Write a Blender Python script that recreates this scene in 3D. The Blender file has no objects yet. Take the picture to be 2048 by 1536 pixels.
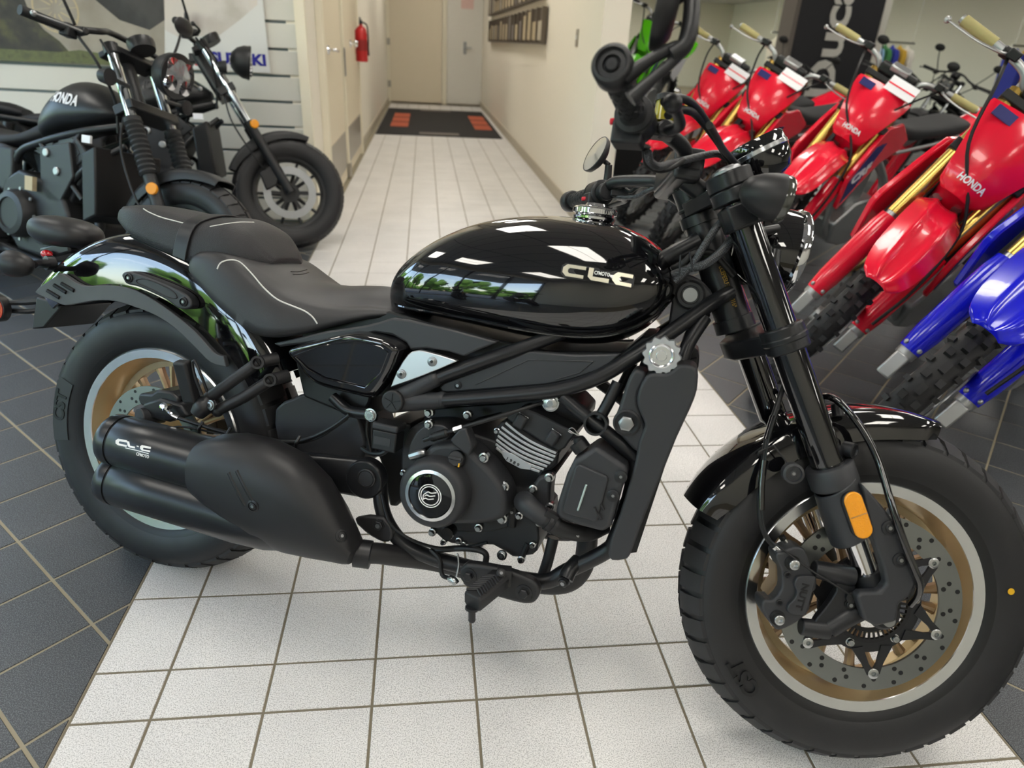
import bpy, bmesh, math, random
import numpy as np
from mathutils import Vector, Matrix
random.seed(7)
SC = bpy.context.scene
COL = SC.collection
PI = math.pi
R = math.radians

# ---------------------------------------------------------------- camera (from the floor tile grid)
TILE = 0.2067
FPX = 1368.96
CAM = np.array([2.5244, -6.1323, 5.7160]) * TILE
def _cam_axes(yaw=.1399, pitch=-.4606, roll=.0576):
    cy, sy, cp, sp_ = math.cos(yaw), math.sin(yaw), math.cos(pitch), math.sin(pitch)
    f = np.array([sy*cp, cy*cp, sp_]); r = np.array([cy, -sy, 0]); u = np.cross(r, f)
    c, s = math.cos(roll), math.sin(roll)
    return c*r+s*u, -s*r+c*u, f
CR, CU, CF_ = _cam_axes()
cam_d = bpy.data.cameras.new('camera'); cam_o = bpy.data.objects.new('camera', cam_d); COL.objects.link(cam_o)
cam_d.sensor_width = 36; cam_d.lens = FPX/2048*36; cam_d.clip_start = .05; cam_d.clip_end = 200
cm = Matrix(((CR[0], CU[0], -CF_[0], CAM[0]), (CR[1], CU[1], -CF_[1], CAM[1]), (CR[2], CU[2], -CF_[2], CAM[2]), (0, 0, 0, 1)))
cam_o.matrix_world = cm
cam_d.dof.use_dof = True; cam_d.dof.focus_distance = 1.42; cam_d.dof.aperture_fstop = 3.5
SC.camera = cam_o

# ---------------------------------------------------------------- world, sun, exposure
w = bpy.data.worlds.new('sky'); SC.world = w; w.use_nodes = True
wn = w.node_tree.nodes; wl = w.node_tree.links
sky = wn.new('ShaderNodeTexSky'); sky.sky_type = 'NISHITA'; sky.sun_disc = False
sky.sun_elevation = R(52); sky.sun_rotation = R(200); sky.air_density = 1.3; sky.dust_density = .6
wn['Background'].inputs[1].default_value = .9
wl.new(sky.outputs[0], wn['Background'].inputs[0])
sun_d = bpy.data.lights.new('sun', 'SUN'); sun_d.energy = 9; sun_d.angle = R(1); sun_d.color = (1, .95, .86)
sun_o = bpy.data.objects.new('sun', sun_d); COL.objects.link(sun_o); sun_o.rotation_euler = (R(-30), R(28), 0)
VS = SC.view_settings
SC.display_settings.display_device = 'sRGB'
VS.view_transform = 'Standard'; VS.look = 'None'; VS.gamma = 1; VS.exposure = 0.72; VS.use_curve_mapping = False
SC.cycles.use_denoising = True
SC.cycles.max_bounces = 6; SC.cycles.use_adaptive_sampling = True; SC.cycles.adaptive_threshold = .02
SC.cycles.glossy_bounces = 4; SC.cycles.diffuse_bounces = 3; SC.cycles.transmission_bounces = 4

# ---------------------------------------------------------------- materials
MATS = {}
def srgb(h):
    if isinstance(h, str):
        c = [int(h[i:i+2], 16)/255 for i in (0, 2, 4)]
        return tuple(x/12.92 if x <= .04045 else ((x+.055)/1.055)**2.4 for x in c)
    return h
def mat(name, col, rough=.5, metal=0, coat=0, bump=0, bscale=200, var=0, vscale=8, emit=0, trans=0, ior=1.45, spec=.5, rvar=0, grain=None):
    m = bpy.data.materials.new(name); m.use_nodes = True
    n = m.node_tree.nodes; l = m.node_tree.links; b = n['Principled BSDF']
    c = srgb(col)
    b.inputs['Base Color'].default_value = (*c, 1); b.inputs['Roughness'].default_value = rough
    b.inputs['Metallic'].default_value = metal; b.inputs['Coat Weight'].default_value = coat; b.inputs['Coat Roughness'].default_value = .03
    b.inputs['IOR'].default_value = ior; b.inputs['Specular IOR Level'].default_value = spec
    b.inputs['Transmission Weight'].default_value = trans
    if emit:
        b.inputs['Emission Color'].default_value = (*c, 1); b.inputs['Emission Strength'].default_value = emit
    tc = None
    if bump or var or rvar:
        tc = n.new('ShaderNodeTexCoord')
    def noise(scale, detail=3):
        t = n.new('ShaderNodeTexNoise'); t.inputs['Scale'].default_value = scale; t.inputs['Detail'].default_value = detail
        if grain:
            mp = n.new('ShaderNodeMapping'); mp.inputs['Scale'].default_value = grain
            l.new(tc.outputs['Object'], mp.inputs[0]); l.new(mp.outputs[0], t.inputs['Vector'])
        else:
            l.new(tc.outputs['Object'], t.inputs['Vector'])
        return t
    if bump:
        t = noise(bscale, 2); bp = n.new('ShaderNodeBump'); bp.inputs['Strength'].default_value = bump; bp.inputs['Distance'].default_value = .002
        l.new(t.outputs[0], bp.inputs['Height']); l.new(bp.outputs[0], b.inputs['Normal'])
    if var:
        t = noise(vscale, 5); mx = n.new('ShaderNodeMix'); mx.data_type = 'RGBA'
        mx.inputs[6].default_value = (*[x*(1-var) for x in c], 1); mx.inputs[7].default_value = (*[min(1, x*(1+var)) for x in c], 1)
        l.new(t.outputs[0], mx.inputs[0]); l.new(mx.outputs[2], b.inputs['Base Color'])
    if rvar:
        t = noise(vscale*1.7, 4); mr = n.new('ShaderNodeMapRange'); mr.inputs[3].default_value = max(.02, rough-rvar); mr.inputs[4].default_value = rough+rvar
        l.new(t.outputs[0], mr.inputs[0]); l.new(mr.outputs[0], b.inputs['Roughness'])
    MATS[name] = m
    return m
mat('gloss_black', (.004, .004, .005), .06, 0, 1)
mat('satin_black', '1c1d20', .40, 0, bump=.02, bscale=900)
mat('matte_black', '202022', .44, bump=.06, bscale=1500)
mat('frame_black', '18191c', .34, bump=.03, bscale=900)
mat('strut_grey', '4a4c4f', .45, bump=.08, bscale=1400)
mat('plastic_grey', '2f3033', .44, bump=.08, bscale=1400)
mat('muffler_black', '1a1b1e', .29, bump=.03, bscale=1200)
mat('engine_black', '2a2b2e', .47, bump=.12, bscale=1300)
mat('deep_black', '101113', .45)
mat('rubber', '1f1f21', .48, var=.22, vscale=14, bump=.05, bscale=300, rvar=.1)
mat('tread', '262628', .58, bump=.05, bscale=300)
mat('grip_rubber', '1d1e20', .55, bump=.05, bscale=700)
mat('vinyl', '232326', .52, bump=.5, bscale=420)
mat('vinyl_top', '29292b', .47, bump=.12, bscale=700)
mat('piping', 'c9cac6', .5)
mat('gold', 'd4bf98', .32, .75, rvar=.06, vscale=20)
mat('bronze', 'a58d72', .36, .75)
mat('machined', 'd8dadc', .2, 1, rvar=.06, vscale=30)
mat('steel', '9a9c9d', .34, 1, rvar=.08, vscale=40)
mat('disc_steel', '858887', .36, 1, rvar=.06, vscale=40)
mat('zinc', 'b9bcbd', .25, 1)
mat('chrome', 'dcdde0', .06, 1)
mat('brushed', 'c3c5c8', .38, 1, rvar=.05, vscale=60)
mat('anod_silver', 'b8babd', .42, .9)
mat('amber', 'ee9a10', .25, 0, .6, bump=.5, bscale=500)
mat('red_lens', 'b3121d', .18, 0, .8)
mat('dark_lens', '4a1214', .15, 0, .8)
mat('clear_lens', 'c8cdd0', .05, 0, 1, trans=.7)
mat('red_switch', 'd01830', .35)
mat('brake_fluid', 'a59a22', .2, 0, .6)
mat('paint_white', 'e8e8e6', .5)
mat('yellow_mark', 'd9a81c', .6)
mat('badge_silver', 'd9d2bd', .3, .55)
mat('honda_black', '1c1d1f', .38, bump=.03, bscale=900)
mat('honda_matte', '242527', .45)
mat('fork_steel', 'd5dade', .12, 1)
mat('red_plastic', 'e81434', .22, 0, .4)
mat('blue_plastic', '0b12c8', .22, 0, .4)
mat('green_plastic', '58c012', .25, 0, .4)
mat('decal_white', 'e6e6ea', .4)
mat('decal_navy', '1a1f66', .4)
mat('fork_gold', 'c2a257', .25, .9)
mat('alu', 'a9abab', .4, .9)
mat('exhaust_tan', 'b08a5c', .3, .9)
mat('grip_tan', 'a89f6a', .6)
mat('dark_glass', '3a3b36', .08, 0, 1)
mat('seat_dirt', '1f2022', .7)

# ---------------------------------------------------------------- mesh builder
def cr(pts, k=6, closed=False):
    """Catmull-Rom resample of a list of points (any dimension)."""
    P = [np.array(p, float) for p in pts]; n = len(P); out = []
    rng = range(n) if closed else range(n-1)
    for i in rng:
        p1, p2 = P[i], P[(i+1) % n]
        p0 = P[(i-1) % n] if (closed or i > 0) else 2*p1-p2
        p3 = P[(i+2) % n] if (closed or i+2 < n) else 2*p2-p1
        for j in range(k):
            t = j/k
            out.append(.5*((2*p1)+(-p0+p2)*t+(2*p0-5*p1+4*p2-p3)*t*t+(-p0+3*p1-3*p2+p3)*t**3))
    if not closed: out.append(P[-1])
    return out
def frame_from(d, up=(0, 0, 1)):
    d = np.array(d, float); d /= np.linalg.norm(d); up = np.array(up, float)
    if abs(d @ up) > .98: up = np.array([1., 0, 0])
    a = np.cross(up, d); a /= np.linalg.norm(a); b = np.cross(d, a)
    return a, b, d
class MB:
    def __init__(s): s.v = []; s.f = []; s.mi = []; s.m = 0; s.T = None
    def add(s, vs, fs):
        o = len(s.v)
        for p in vs:
            s.v.append(tuple(s.T @ Vector(p)) if s.T is not None else tuple(float(x) for x in p))
        for f in fs: s.f.append([o+i for i in f]); s.mi.append(s.m)
        return s
    def tube(s, pts, r, n=12, k=5, closed=False, caps=True, smooth=True, flat=None):
        P = cr(pts, k, closed) if (smooth and len(pts) > 2) else [np.array(p, float) for p in pts]
        m = len(P)
        rr = r if hasattr(r, '__len__') else [r]*len(pts)
        if len(rr) != m:
            xs = np.linspace(0, 1, len(rr)); rr = np.interp(np.linspace(0, 1, m), xs, rr)
        a = None; vs = []; fs = []
        for i in range(m):
            d = P[(i+1) % m]-P[i-1] if (closed or 0 < i < m-1) else (P[1]-P[0] if i == 0 else P[-1]-P[-2])
            d = d/(np.linalg.norm(d)+1e-12)
            if a is None: a, b, _ = frame_from(d)
            else:
                a = a-(a@d)*d; a /= np.linalg.norm(a); b = np.cross(d, a)
            fx, fy = flat if flat else (1, 1)
            for j in range(n):
                t = 2*PI*j/n
                vs.append(P[i]+rr[i]*(math.cos(t)*a*fx+math.sin(t)*b*fy))
        for i in range(m if closed else m-1):
            for j in range(n):
                i2 = (i+1) % m; j2 = (j+1) % n
                fs.append((i*n+j, i*n+j2, i2*n+j2, i2*n+j))
        if caps and not closed: fs.append(list(range(n))[::-1]); fs.append([(m-1)*n+j for j in range(n)])
        return s.add(vs, fs)
    def lathe(s, prof, o=(0, 0, 0), ax=(0, 0, 1), n=32, a0=0, a1=2*PI, up=(0, 0, 1)):
        """prof: list of (radius, height along axis)."""
        A, B_, D = frame_from(ax, up); o = np.array(o, float); full = abs(a1-a0-2*PI) < 1e-6
        m = n if full else n+1; vs = []; fs = []; k = len(prof)
        for i in range(m):
            t = a0+(a1-a0)*i/n; e = math.cos(t)*A+math.sin(t)*B_
            for r_, h in prof: vs.append(o+e*r_+D*h)
        for i in range(n):
            i2 = (i+1) % m
            for j in range(k-1): fs.append((i*k+j, i2*k+j, i2*k+j+1, i*k+j+1))
        if full:
            if prof[0][0] > 1e-6: fs.append([i*k for i in range(m)][::-1])
            if prof[-1][0] > 1e-6: fs.append([i*k+k-1 for i in range(m)])
        return s.add(vs, fs)
    def ring(s, prof, o, ax, n=48, up=(0, 0, 1)):
        """closed profile revolved (torus like)."""
        A, B_, D = frame_from(ax, up); o = np.array(o, float); k = len(prof); vs = []; fs = []
        for i in range(n):
            t = 2*PI*i/n; e = math.cos(t)*A+math.sin(t)*B_
            for r_, h in prof: vs.append(o+e*r_+D*h)
        for i in range(n):
            for j in range(k):
                fs.append((i*k+j, ((i+1) % n)*k+j, ((i+1) % n)*k+(j+1) % k, i*k+(j+1) % k))
        return s.add(vs, fs)
    def plate(s, out, y0, y1, inset=0):
        """outline in the x,z plane extruded from y0 (near) to y1; y may be a function of (x,z)."""
        n = len(out); g = lambda y, p: y(*p) if callable(y) else y
        c = np.mean(np.array(out), 0)
        near = [(p[0]+(c[0]-p[0])*inset, g(y0, p), p[1]+(c[1]-p[1])*inset) for p in out]
        vs = near+[(p[0], g(y1, p), p[1]) for p in out]
        ar = sum(out[i-1][0]*out[i][1]-out[i][0]*out[i-1][1] for i in range(n))
        fs = [list(range(n)), list(range(n, 2*n))[::-1]]
        for i in range(n):
            j = (i+1) % n; fs.append((i, i+n, j+n, j))
        if ar < 0: fs = [f[::-1] for f in fs]
        return s.add(vs, fs)
    def poly(s, pts, d):
        """3-D outline extruded by vector d."""
        n = len(pts); d = np.array(d, float); a = [np.array(p, float) for p in pts]
        fs = [list(range(n)), list(range(n, 2*n))[::-1]]
        for i in range(n): j = (i+1) % n; fs.append((i, i+n, j+n, j))
        return s.add(a+[p+d for p in a], fs)
    def box(s, c, sz, rot=None):
        x, y, z = [q/2 for q in sz]; vs = []
        M_ = rot if rot is not None else Matrix.Identity(3)
        for sx in (-1, 1):
            for sy in (-1, 1):
                for sz_ in (-1, 1):
                    vs.append(Vector(c)+M_ @ Vector((sx*x, sy*y, sz_*z)))
        return s.add(vs, [(0, 1, 3, 2), (4, 6, 7, 5), (0, 4, 5, 1), (2, 3, 7, 6), (0, 2, 6, 4), (1, 5, 7, 3)])
    def obox(s, c, ax, sz, up=(0, 0, 1)):
        A, B_, D = frame_from(ax, up)
        return s.box(c, sz, Matrix((A, B_, D)).transposed())
    def sphere(s, c, r, n=16, m=10, sc=(1, 1, 1), rot=None):
        vs = []; fs = []; c = Vector(c); M_ = rot or Matrix.Identity(3)
        for i in range(m+1):
            th = PI*i/m
            for j in range(n):
                ph = 2*PI*j/n
                vs.append(c+M_ @ Vector((r*sc[0]*math.sin(th)*math.cos(ph), r*sc[1]*math.sin(th)*math.sin(ph), r*sc[2]*math.cos(th))))
        for i in range(m):
            for j in range(n):
                fs.append((i*n+j, (i+1)*n+j, (i+1)*n+(j+1) % n, i*n+(j+1) % n))
        return s.add(vs, fs)
    def loft(s, rings, caps=True, closed=True):
        n = len(rings[0]); vs = [p for r_ in rings for p in r_]; fs = []
        for i in range(len(rings)-1):
            for j in range(n if closed else n-1):
                fs.append((i*n+j, i*n+(j+1) % n, (i+1)*n+(j+1) % n, (i+1)*n+j))
        if caps and closed:
            fs.append(list(range(n))[::-1]); fs.append([(len(rings)-1)*n+j for j in range(n)])
        return s.add(vs, fs)
    def strip(s, A, B_, th):
        """thick ribbon between two polylines, thickness th along the local normal."""
        A = [np.array(p, float) for p in A]; B_ = [np.array(p, float) for p in B_]; n = len(A); rings = []
        for i in range(n):
            d = A[min(i+1, n-1)]-A[max(i-1, 0)]; w_ = B_[i]-A[i]; nn = np.cross(d, w_); nn /= np.linalg.norm(nn)+1e-12
            rings.append([A[i]+nn*th/2, B_[i]+nn*th/2, B_[i]-nn*th/2, A[i]-nn*th/2])
        return s.loft(rings)
    def build(s, name, mats, parent=None, bevel=0, seg=2, ang=35, sub=0, fix=True, flat=False):
        me = bpy.data.meshes.new(name); me.from_pydata([tuple(map(float, p)) for p in s.v], [], s.f)
        mats = mats if isinstance(mats, (list, tuple)) else [mats]
        for m_ in mats: me.materials.append(MATS[m_] if isinstance(m_, str) else m_)
        if len(mats) > 1:
            for p, i in zip(me.polygons, s.mi): p.material_index = i
        me.validate()
        if fix:
            bm = bmesh.new(); bm.from_mesh(me); bmesh.ops.recalc_face_normals(bm, faces=bm.faces); bm.to_mesh(me); bm.free()
        if not flat:
            me.shade_smooth()
            me.set_sharp_from_angle(angle=R(ang))
        o = bpy.data.objects.new(name, me); COL.objects.link(o)
        if parent is not None: o.parent = parent
        if bevel:
            b = o.modifiers.new('bevel', 'BEVEL'); b.width = bevel; b.segments = seg; b.limit_method = 'ANGLE'; b.angle_limit = R(40); b.harden_normals = False
        if sub:
            q = o.modifiers.new('sub', 'SUBSURF'); q.levels = sub; q.render_levels = sub
        return o
def tag(o, label=None, cat=None, group=None, kind=None):
    if label: o['label'] = label
    if cat: o['category'] = cat
    if group: o['group'] = group
    if kind: o['kind'] = kind
    return o
def empty(name, loc=(0, 0, 0), M_=None):
    o = bpy.data.objects.new(name, None); COL.objects.link(o); o.empty_display_size = .1
    if M_ is not None: o.matrix_world = M_
    else: o.location = loc
    return o
def copy_obj(o, parent, M_=None):
    c = o.copy(); COL.objects.link(c); c.parent = parent
    if M_ is not None: c.matrix_local = M_
    return c
def copy_tree(o, parent=None):
    c = o.copy(); COL.objects.link(c); c.parent = parent
    for ch in o.children: copy_tree(ch, c)
    return c
def circle2(cx, cz, r, n=24, a0=0, a1=2*PI):
    full = abs(a1-a0-2*PI) < 1e-6
    return [(cx+r*math.cos(a0+(a1-a0)*i/(n if full else n-1)), cz+r*math.sin(a0+(a1-a0)*i/(n if full else n-1))) for i in range(n)]
def text_mesh(name, txt, size, depth, material, parent, M_, width=None, bold=0, shear=0, align='CENTER', bend=None):
    """raised lettering: the font curve turned into a mesh; M_ maps local x (reading), y (up), z (out)."""
    cu = bpy.data.curves.new(name, 'FONT'); cu.body = txt; cu.size = size; cu.extrude = depth; cu.offset = bold; cu.shear = shear
    cu.align_x = align; cu.align_y = 'CENTER'; cu.resolution_u = 3
    t = bpy.data.objects.new(name, cu); COL.objects.link(t)
    dg = bpy.context.evaluated_depsgraph_get(); dg.update()
    me = bpy.data.meshes.new_from_object(t.evaluated_get(dg)); bpy.data.objects.remove(t)
    co = np.array([v.co[:] for v in me.vertices])
    if width and len(co):
        w0 = co[:, 0].max()-co[:, 0].min(); co[:, 0] *= width/w0
    for v, c in zip(me.vertices, co):
        c = c if bend is None else bend(c)
        v.co = M_ @ Vector(c)
    me.materials.clear(); me.materials.append(MATS[material])
    me.name = name
    o = bpy.data.objects.new(name, me); COL.objects.link(o)
    if parent is not None: o.parent = parent
    return o
def basis(o, x, y, z=None):
    x = Vector(x).normalized(); y = Vector(y); z = Vector(z) if z is not None else x.cross(y); z.normalize(); y = z.cross(x)
    return Matrix(((x[0], y[0], z[0], o[0]), (x[1], y[1], z[1], o[1]), (x[2], y[2], z[2], o[2]), (0, 0, 0, 1)))

# ---------------------------------------------------------------- pixel rays (2048 x 1536 frame)
def pray(px, py): return (px-1024)/FPX*CR-(py-768)/FPX*CU+CF_
def on_floor(px, py, z=0):
    d = pray(px, py); t = (z-CAM[2])/d[2]; return Vector(CAM+t*d)
def on_y(px, py, Y):
    d = pray(px, py); t = (Y-CAM[1])/d[1]; return Vector(CAM+t*d)
def on_x(px, py, X):
    d = pray(px, py); t = (X-CAM[0])/d[0]; return Vector(CAM+t*d)
# ================================================================ the room
def speckle_mat(name, base, spk, scale, amt, rough, base2=None):
    m = bpy.data.materials.new(name); m.use_nodes = True; n = m.node_tree.nodes; l = m.node_tree.links; b = n['Principled BSDF']
    ge = n.new('ShaderNodeNewGeometry')
    t = n.new('ShaderNodeTexNoise'); t.inputs['Scale'].default_value = scale; t.inputs['Detail'].default_value = 2
    l.new(ge.outputs['Position'], t.inputs['Vector'])
    rp = n.new('ShaderNodeValToRGB'); rp.color_ramp.elements[0].position = .5-amt; rp.color_ramp.elements[0].color = (*srgb(spk), 1)
    rp.color_ramp.elements[1].position = .5+amt*.3; rp.color_ramp.elements[1].color = (*srgb(base), 1)
    l.new(t.outputs[0], rp.inputs[0])
    t2 = n.new('ShaderNodeTexNoise'); t2.inputs['Scale'].default_value = 3.1; t2.inputs['Detail'].default_value = 4
    l.new(ge.outputs['Position'], t2.inputs['Vector'])
    mx = n.new('ShaderNodeMix'); mx.data_type = 'RGBA'; mx.blend_type = 'MULTIPLY'
    mr = n.new('ShaderNodeMapRange'); mr.inputs[1].default_value = .35; mr.inputs[2].default_value = .65; mr.inputs[3].default_value = .93; mr.inputs[4].default_value = 1.04
    l.new(t2.outputs[0], mr.inputs[0]); mx.inputs[0].default_value = 1
    l.new(rp.outputs[0], mx.inputs[6]); l.new(mr.outputs[0], mx.inputs[7]); l.new(mx.outputs[2], b.inputs['Base Color'])
    b.inputs['Roughness'].default_value = rough
    bp = n.new('ShaderNodeBump'); bp.inputs['Strength'].default_value = .25; bp.inputs['Distance'].default_value = .001
    l.new(t.outputs[0], bp.inputs['Height']); l.new(bp.outputs[0], b.inputs['Normal'])
    MATS[name] = m
speckle_mat('tile_light', 'ebe9e7', 'b4b2b0', 430, .14, .34)
speckle_mat('tile_dark', '383b3f', '63676b', 430, .13, .42)
mat('grout_light', '7d7564', .9, var=.15, vscale=6)
mat('grout_dark', '9a917c', .9, var=.12, vscale=6)
mat('wall_beige', 'e6e0d2', .7, bump=.1, bscale=300)
mat('wall_white', 'd9d6cd', .7)
mat('door_beige', 'dacfb8', .5)
mat('trim_cream', 'e6dfca', .5)
mat('slat_face', 'cfcdc4', .45)
mat('slat_groove', '6f7b7d', .6)
mat('baseboard_grey', 'b3aa98', .6)
mat('steel_plate', 'a9a49a', .4, .8)
mat('ext_red', 'c01a20', .3, 0, .4)
mat('mat_black', '1d1c1d', .9, bump=.4, bscale=300)
mat('mat_orange', 'b4573a', .9)
mat('mat_grey', '77706a', .9)
mat('rack_dark', '5d5348', .6)
mat('rack_card', 'b9a98a', .7)
mat('banner_white', 'd5d6d4', .5)
mat('banner_blue', '20208c', .5)
mat('pillar_black', '232328', .5)
mat('pillar_letter', 'd9d7d0', .5)
mat('window_frame', '3a3b3d', .4, .5)
mat('asphalt', '5b5c5d', .9)
mat('foliage', '6f9a3c', .8, var=.5, vscale=3)
mat('notice', 'd9b8b0', .7)
mat('far_blue', '7f97b5', .3)
mat('label_red', '8f2020', .5)
mat('bark', '4a3a2a', .9)

BY0, BY1 = -0.70*TILE, 8.0*TILE              # the light aisle
AX0, AX1 = BY0, BY1
def inframe(x, y):
    d = np.array([x, y, 0])-CAM; z = d @ CF_
    if z < .2: return None
    return 1024+FPX*(d@CR)/z, 768-FPX*(d@CU)/z
def clip_poly(poly, a, b, c):                  # keep a*x+b*y <= c
    out = []
    for i in range(len(poly)):
        p, q = poly[i], poly[(i+1) % len(poly)]
        dp, dq = a*p[0]+b*p[1]-c, a*q[0]+b*q[1]-c
        if dp <= 0: out.append(p)
        if (dp < 0 < dq) or (dq < 0 < dp):
            t = dp/(dp-dq); out.append((p[0]+(q[0]-p[0])*t, p[1]+(q[1]-p[1])*t))
    return out
def parea(poly):
    return abs(sum(poly[i-1][0]*poly[i][1]-poly[i][0]*poly[i-1][1] for i in range(len(poly))))/2
GL, GD = .0027, .0035                          # half joints
tiles = []                                      # (polygon, material)
rows = [(-1-.562-k-1, -1-.562-k) for k in range(8, -1, -1)]+[(-1.562, -1)]+[(k-1, k) for k in range(0, 67)]
cols = [(-.70, 0)]+[(k, k+1) for k in range(8)]
for r0, r1 in rows:
    for c0, c1 in cols:
        tiles.append(([(c0*TILE+GL, r0*TILE+GL), (c1*TILE-GL, r0*TILE+GL), (c1*TILE-GL, r1*TILE-GL), (c0*TILE+GL, r1*TILE-GL)], 'tile_light'))
def dark(u0, v0, x0, x1, y0, y1):
    h = math.sqrt(.5)*TILE
    umin, umax = int((x0+y0)/TILE/1.414)-2, int((x1+y1)/TILE/1.414)+2
    vmin, vmax = int((x0-y1)/TILE/1.414)-2, int((x1-y0)/TILE/1.414)+2
    for iu in range(umin, umax):
        for iv in range(vmin, vmax):
            u, v = iu+u0, iv+v0
            P = []
            g = GD/TILE
            for du, dv in ((g, g), (1-g, g), (1-g, 1-g), (g, 1-g)):
                U, V = u+du, v+dv
                P.append(((U+V)*h, (U-V)*h))
            cx, cy = sum(p[0] for p in P)/4, sum(p[1] for p in P)/4
            if not (x0-.2 < cx < x1+.2 and y0-.2 < cy < y1+.2): continue
            for a, b, c in ((1, 0, x1), (-1, 0, -x0), (0, 1, y1), (0, -1, -y0)): 
                P = clip_poly(P, a, b, c)
                if len(P) < 3: break
            if len(P) >= 3 and parea(P) > 2e-5: tiles.append((P, 'tile_dark'))
dark(.06, .54, -3.4, AX0-.004, -4.5, 3.6)
dark(.80, .58, AX1+.004, 12.5, -4.5, 20)
def tmesh(P, mn):
    """a bevelled tile with its own edges, origin at its centre."""
    c = np.mean(P, 0); n = len(P); th, ch = .006, .0012
    vs = [(p[0]-c[0], p[1]-c[1], -th) for p in P]+[(p[0]-c[0], p[1]-c[1], -ch) for p in P]
    vs += [((p[0]-c[0])*(1-ch/max(.02, np.hypot(*(np.array(p)-c)))*1.2), (p[1]-c[1])*(1-ch/max(.02, np.hypot(*(np.array(p)-c)))*1.2), 0) for p in P]
    fs = [tuple(range(2*n, 3*n))]
    for k in range(2):
        for i in range(n): j = (i+1) % n; fs.append((k*n+i, k*n+j, (k+1)*n+j, (k+1)*n+i))
    return vs, fs, c
floor = MB()
floor.box((4.55, 11.8, -.0522), (16.1, 32.8, .1)); 
FLOOR = tag(floor.build('floor', 'grout_dark'), 'tiled showroom floor with pale aisle between charcoal diagonal tiles', 'floor', kind='structure')
b = MB(); b.box(((AX0+AX1)/2, 4.8, -.0121), (AX1-AX0+.004, 18.6, .0206)); b.build('aisle_grout', 'grout_light', FLOOR)
scored = []
for i, (P, mn) in enumerate(tiles):
    q = [inframe(*p) for p in P]
    if any(z is None for z in q): continue
    if max(z[0] for z in q) < 0 or min(z[0] for z in q) > 2048 or max(z[1] for z in q) < 200 or min(z[1] for z in q) > 1536: continue
    scored.append((parea(q), i))
scored.sort(reverse=True)
single = {i for _, i in scored[:300]}
cache = {}
restL, restD = MB(), MB()
for i, (P, mn) in enumerate(tiles):
    vs, fs, c = tmesh(P, mn)
    if i in single:
        key = (mn, tuple(round(x, 4) for v in vs for x in v))
        if key not in cache:
            me = bpy.data.meshes.new('tile'); me.from_pydata(vs, [], fs); me.materials.append(MATS[mn]); me.shade_flat(); cache[key] = me
        o = bpy.data.objects.new('tile', cache[key]); COL.objects.link(o); o.parent = FLOOR; o.location = (c[0], c[1], random.uniform(-.0003, .0002))
    else:
        (restL if mn == 'tile_light' else restD).add([(v[0]+c[0], v[1]+c[1], v[2]) for v in vs], fs)
tag(restL.build('pale_tiles', 'tile_light', FLOOR, fix=False, flat=True), 'pale speckled square tiles running down the hallway', kind='stuff')
tag(restD.build('charcoal_tiles', 'tile_dark', FLOOR, fix=False, flat=True), 'charcoal tiles laid diagonally under the display bikes', kind='stuff')

# ---- walls
HX0, HX1, HY0, HY1, HZ = -.20, 1.66, 3.6, 13.8, 2.75
def wall(name, c, sz, m, label, cat='wall', parent=None, bevel=0):
    b = MB(); b.box(c, sz); o = b.build(name, m, parent, bevel=bevel)
    if parent is None: tag(o, label, cat, kind='structure')
    return o
wall('wall_left', (HX0-.06, (HY0+HY1)/2, 1.5), (.12, HY1-HY0-.02, 3.0), 'wall_beige', 'beige left wall of the hallway with doors')
wall('wall_right', (HX1+.09, (HY0+HY1)/2, 1.5), (.18, HY1-HY0, 3.0), 'wall_beige', 'beige right wall of the hallway')
wall('wall_back', ((HX0+HX1)/2, HY1+.06, 1.5), (2.3, .12, 3.0), 'wall_beige', 'beige end wall of the hallway')
wall('wall_front', (4.55, -4.56, 1.5), (16.1, .1, 3.0), 'wall_white', 'white showroom wall facing the hallway')
wall('wall_side', (12.6, 11.8, 1.5), (.1, 32.6, 3.0), 'wall_white', 'white showroom side wall')
wall('wall_end', (7.2, 28.1, 1.5), (10.8, .1, 3.0), 'wall_beige', 'tan far wall of the showroom')
# ceiling tiles drawn by material (seen only in reflections)
m = bpy.data.materials.new('ceiling_tiles'); m.use_nodes = True; n = m.node_tree.nodes; l = m.node_tree.links
ge = n.new('ShaderNodeNewGeometry'); br = n.new('ShaderNodeTexBrick'); br.offset = 0
br.inputs['Color1'].default_value = (.62, .61, .58, 1); br.inputs['Color2'].default_value = (.58, .57, .55, 1); br.inputs['Mortar'].default_value = (.12, .12, .12, 1)
br.inputs['Scale'].default_value = 1; br.inputs['Mortar Size'].default_value = .012; br.inputs['Brick Width'].default_value = 1.22; br.inputs['Row Height'].default_value = .61
l.new(ge.outputs['Position'], br.inputs['Vector']); l.new(br.outputs[0], n['Principled BSDF'].inputs['Base Color']); n['Principled BSDF'].inputs['Roughness'].default_value = .9
MATS['ceiling_tiles'] = m
wall('ceiling', (4.55, 11.8, 3.05), (16.2, 32.8, .1), 'ceiling_tiles', 'white suspended ceiling with a dark grid', 'ceiling')
# ---- baseboards
for nm, x0, x1, y0, y1 in (('baseboard_right', HX1-.014, HX1, HY0, HY1), ('baseboard_left', HX0, HX0+.014, 5.3, HY1), ('baseboard_back', HX0, HX1, HY1-.014, HY1)):
    wall(nm, ((x0+x1)/2, (y0+y1)/2, .05), (x1-x0, y1-y0, .1), 'baseboard_grey', 'low grey vinyl baseboard along the hallway wall', 'baseboard')
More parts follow.
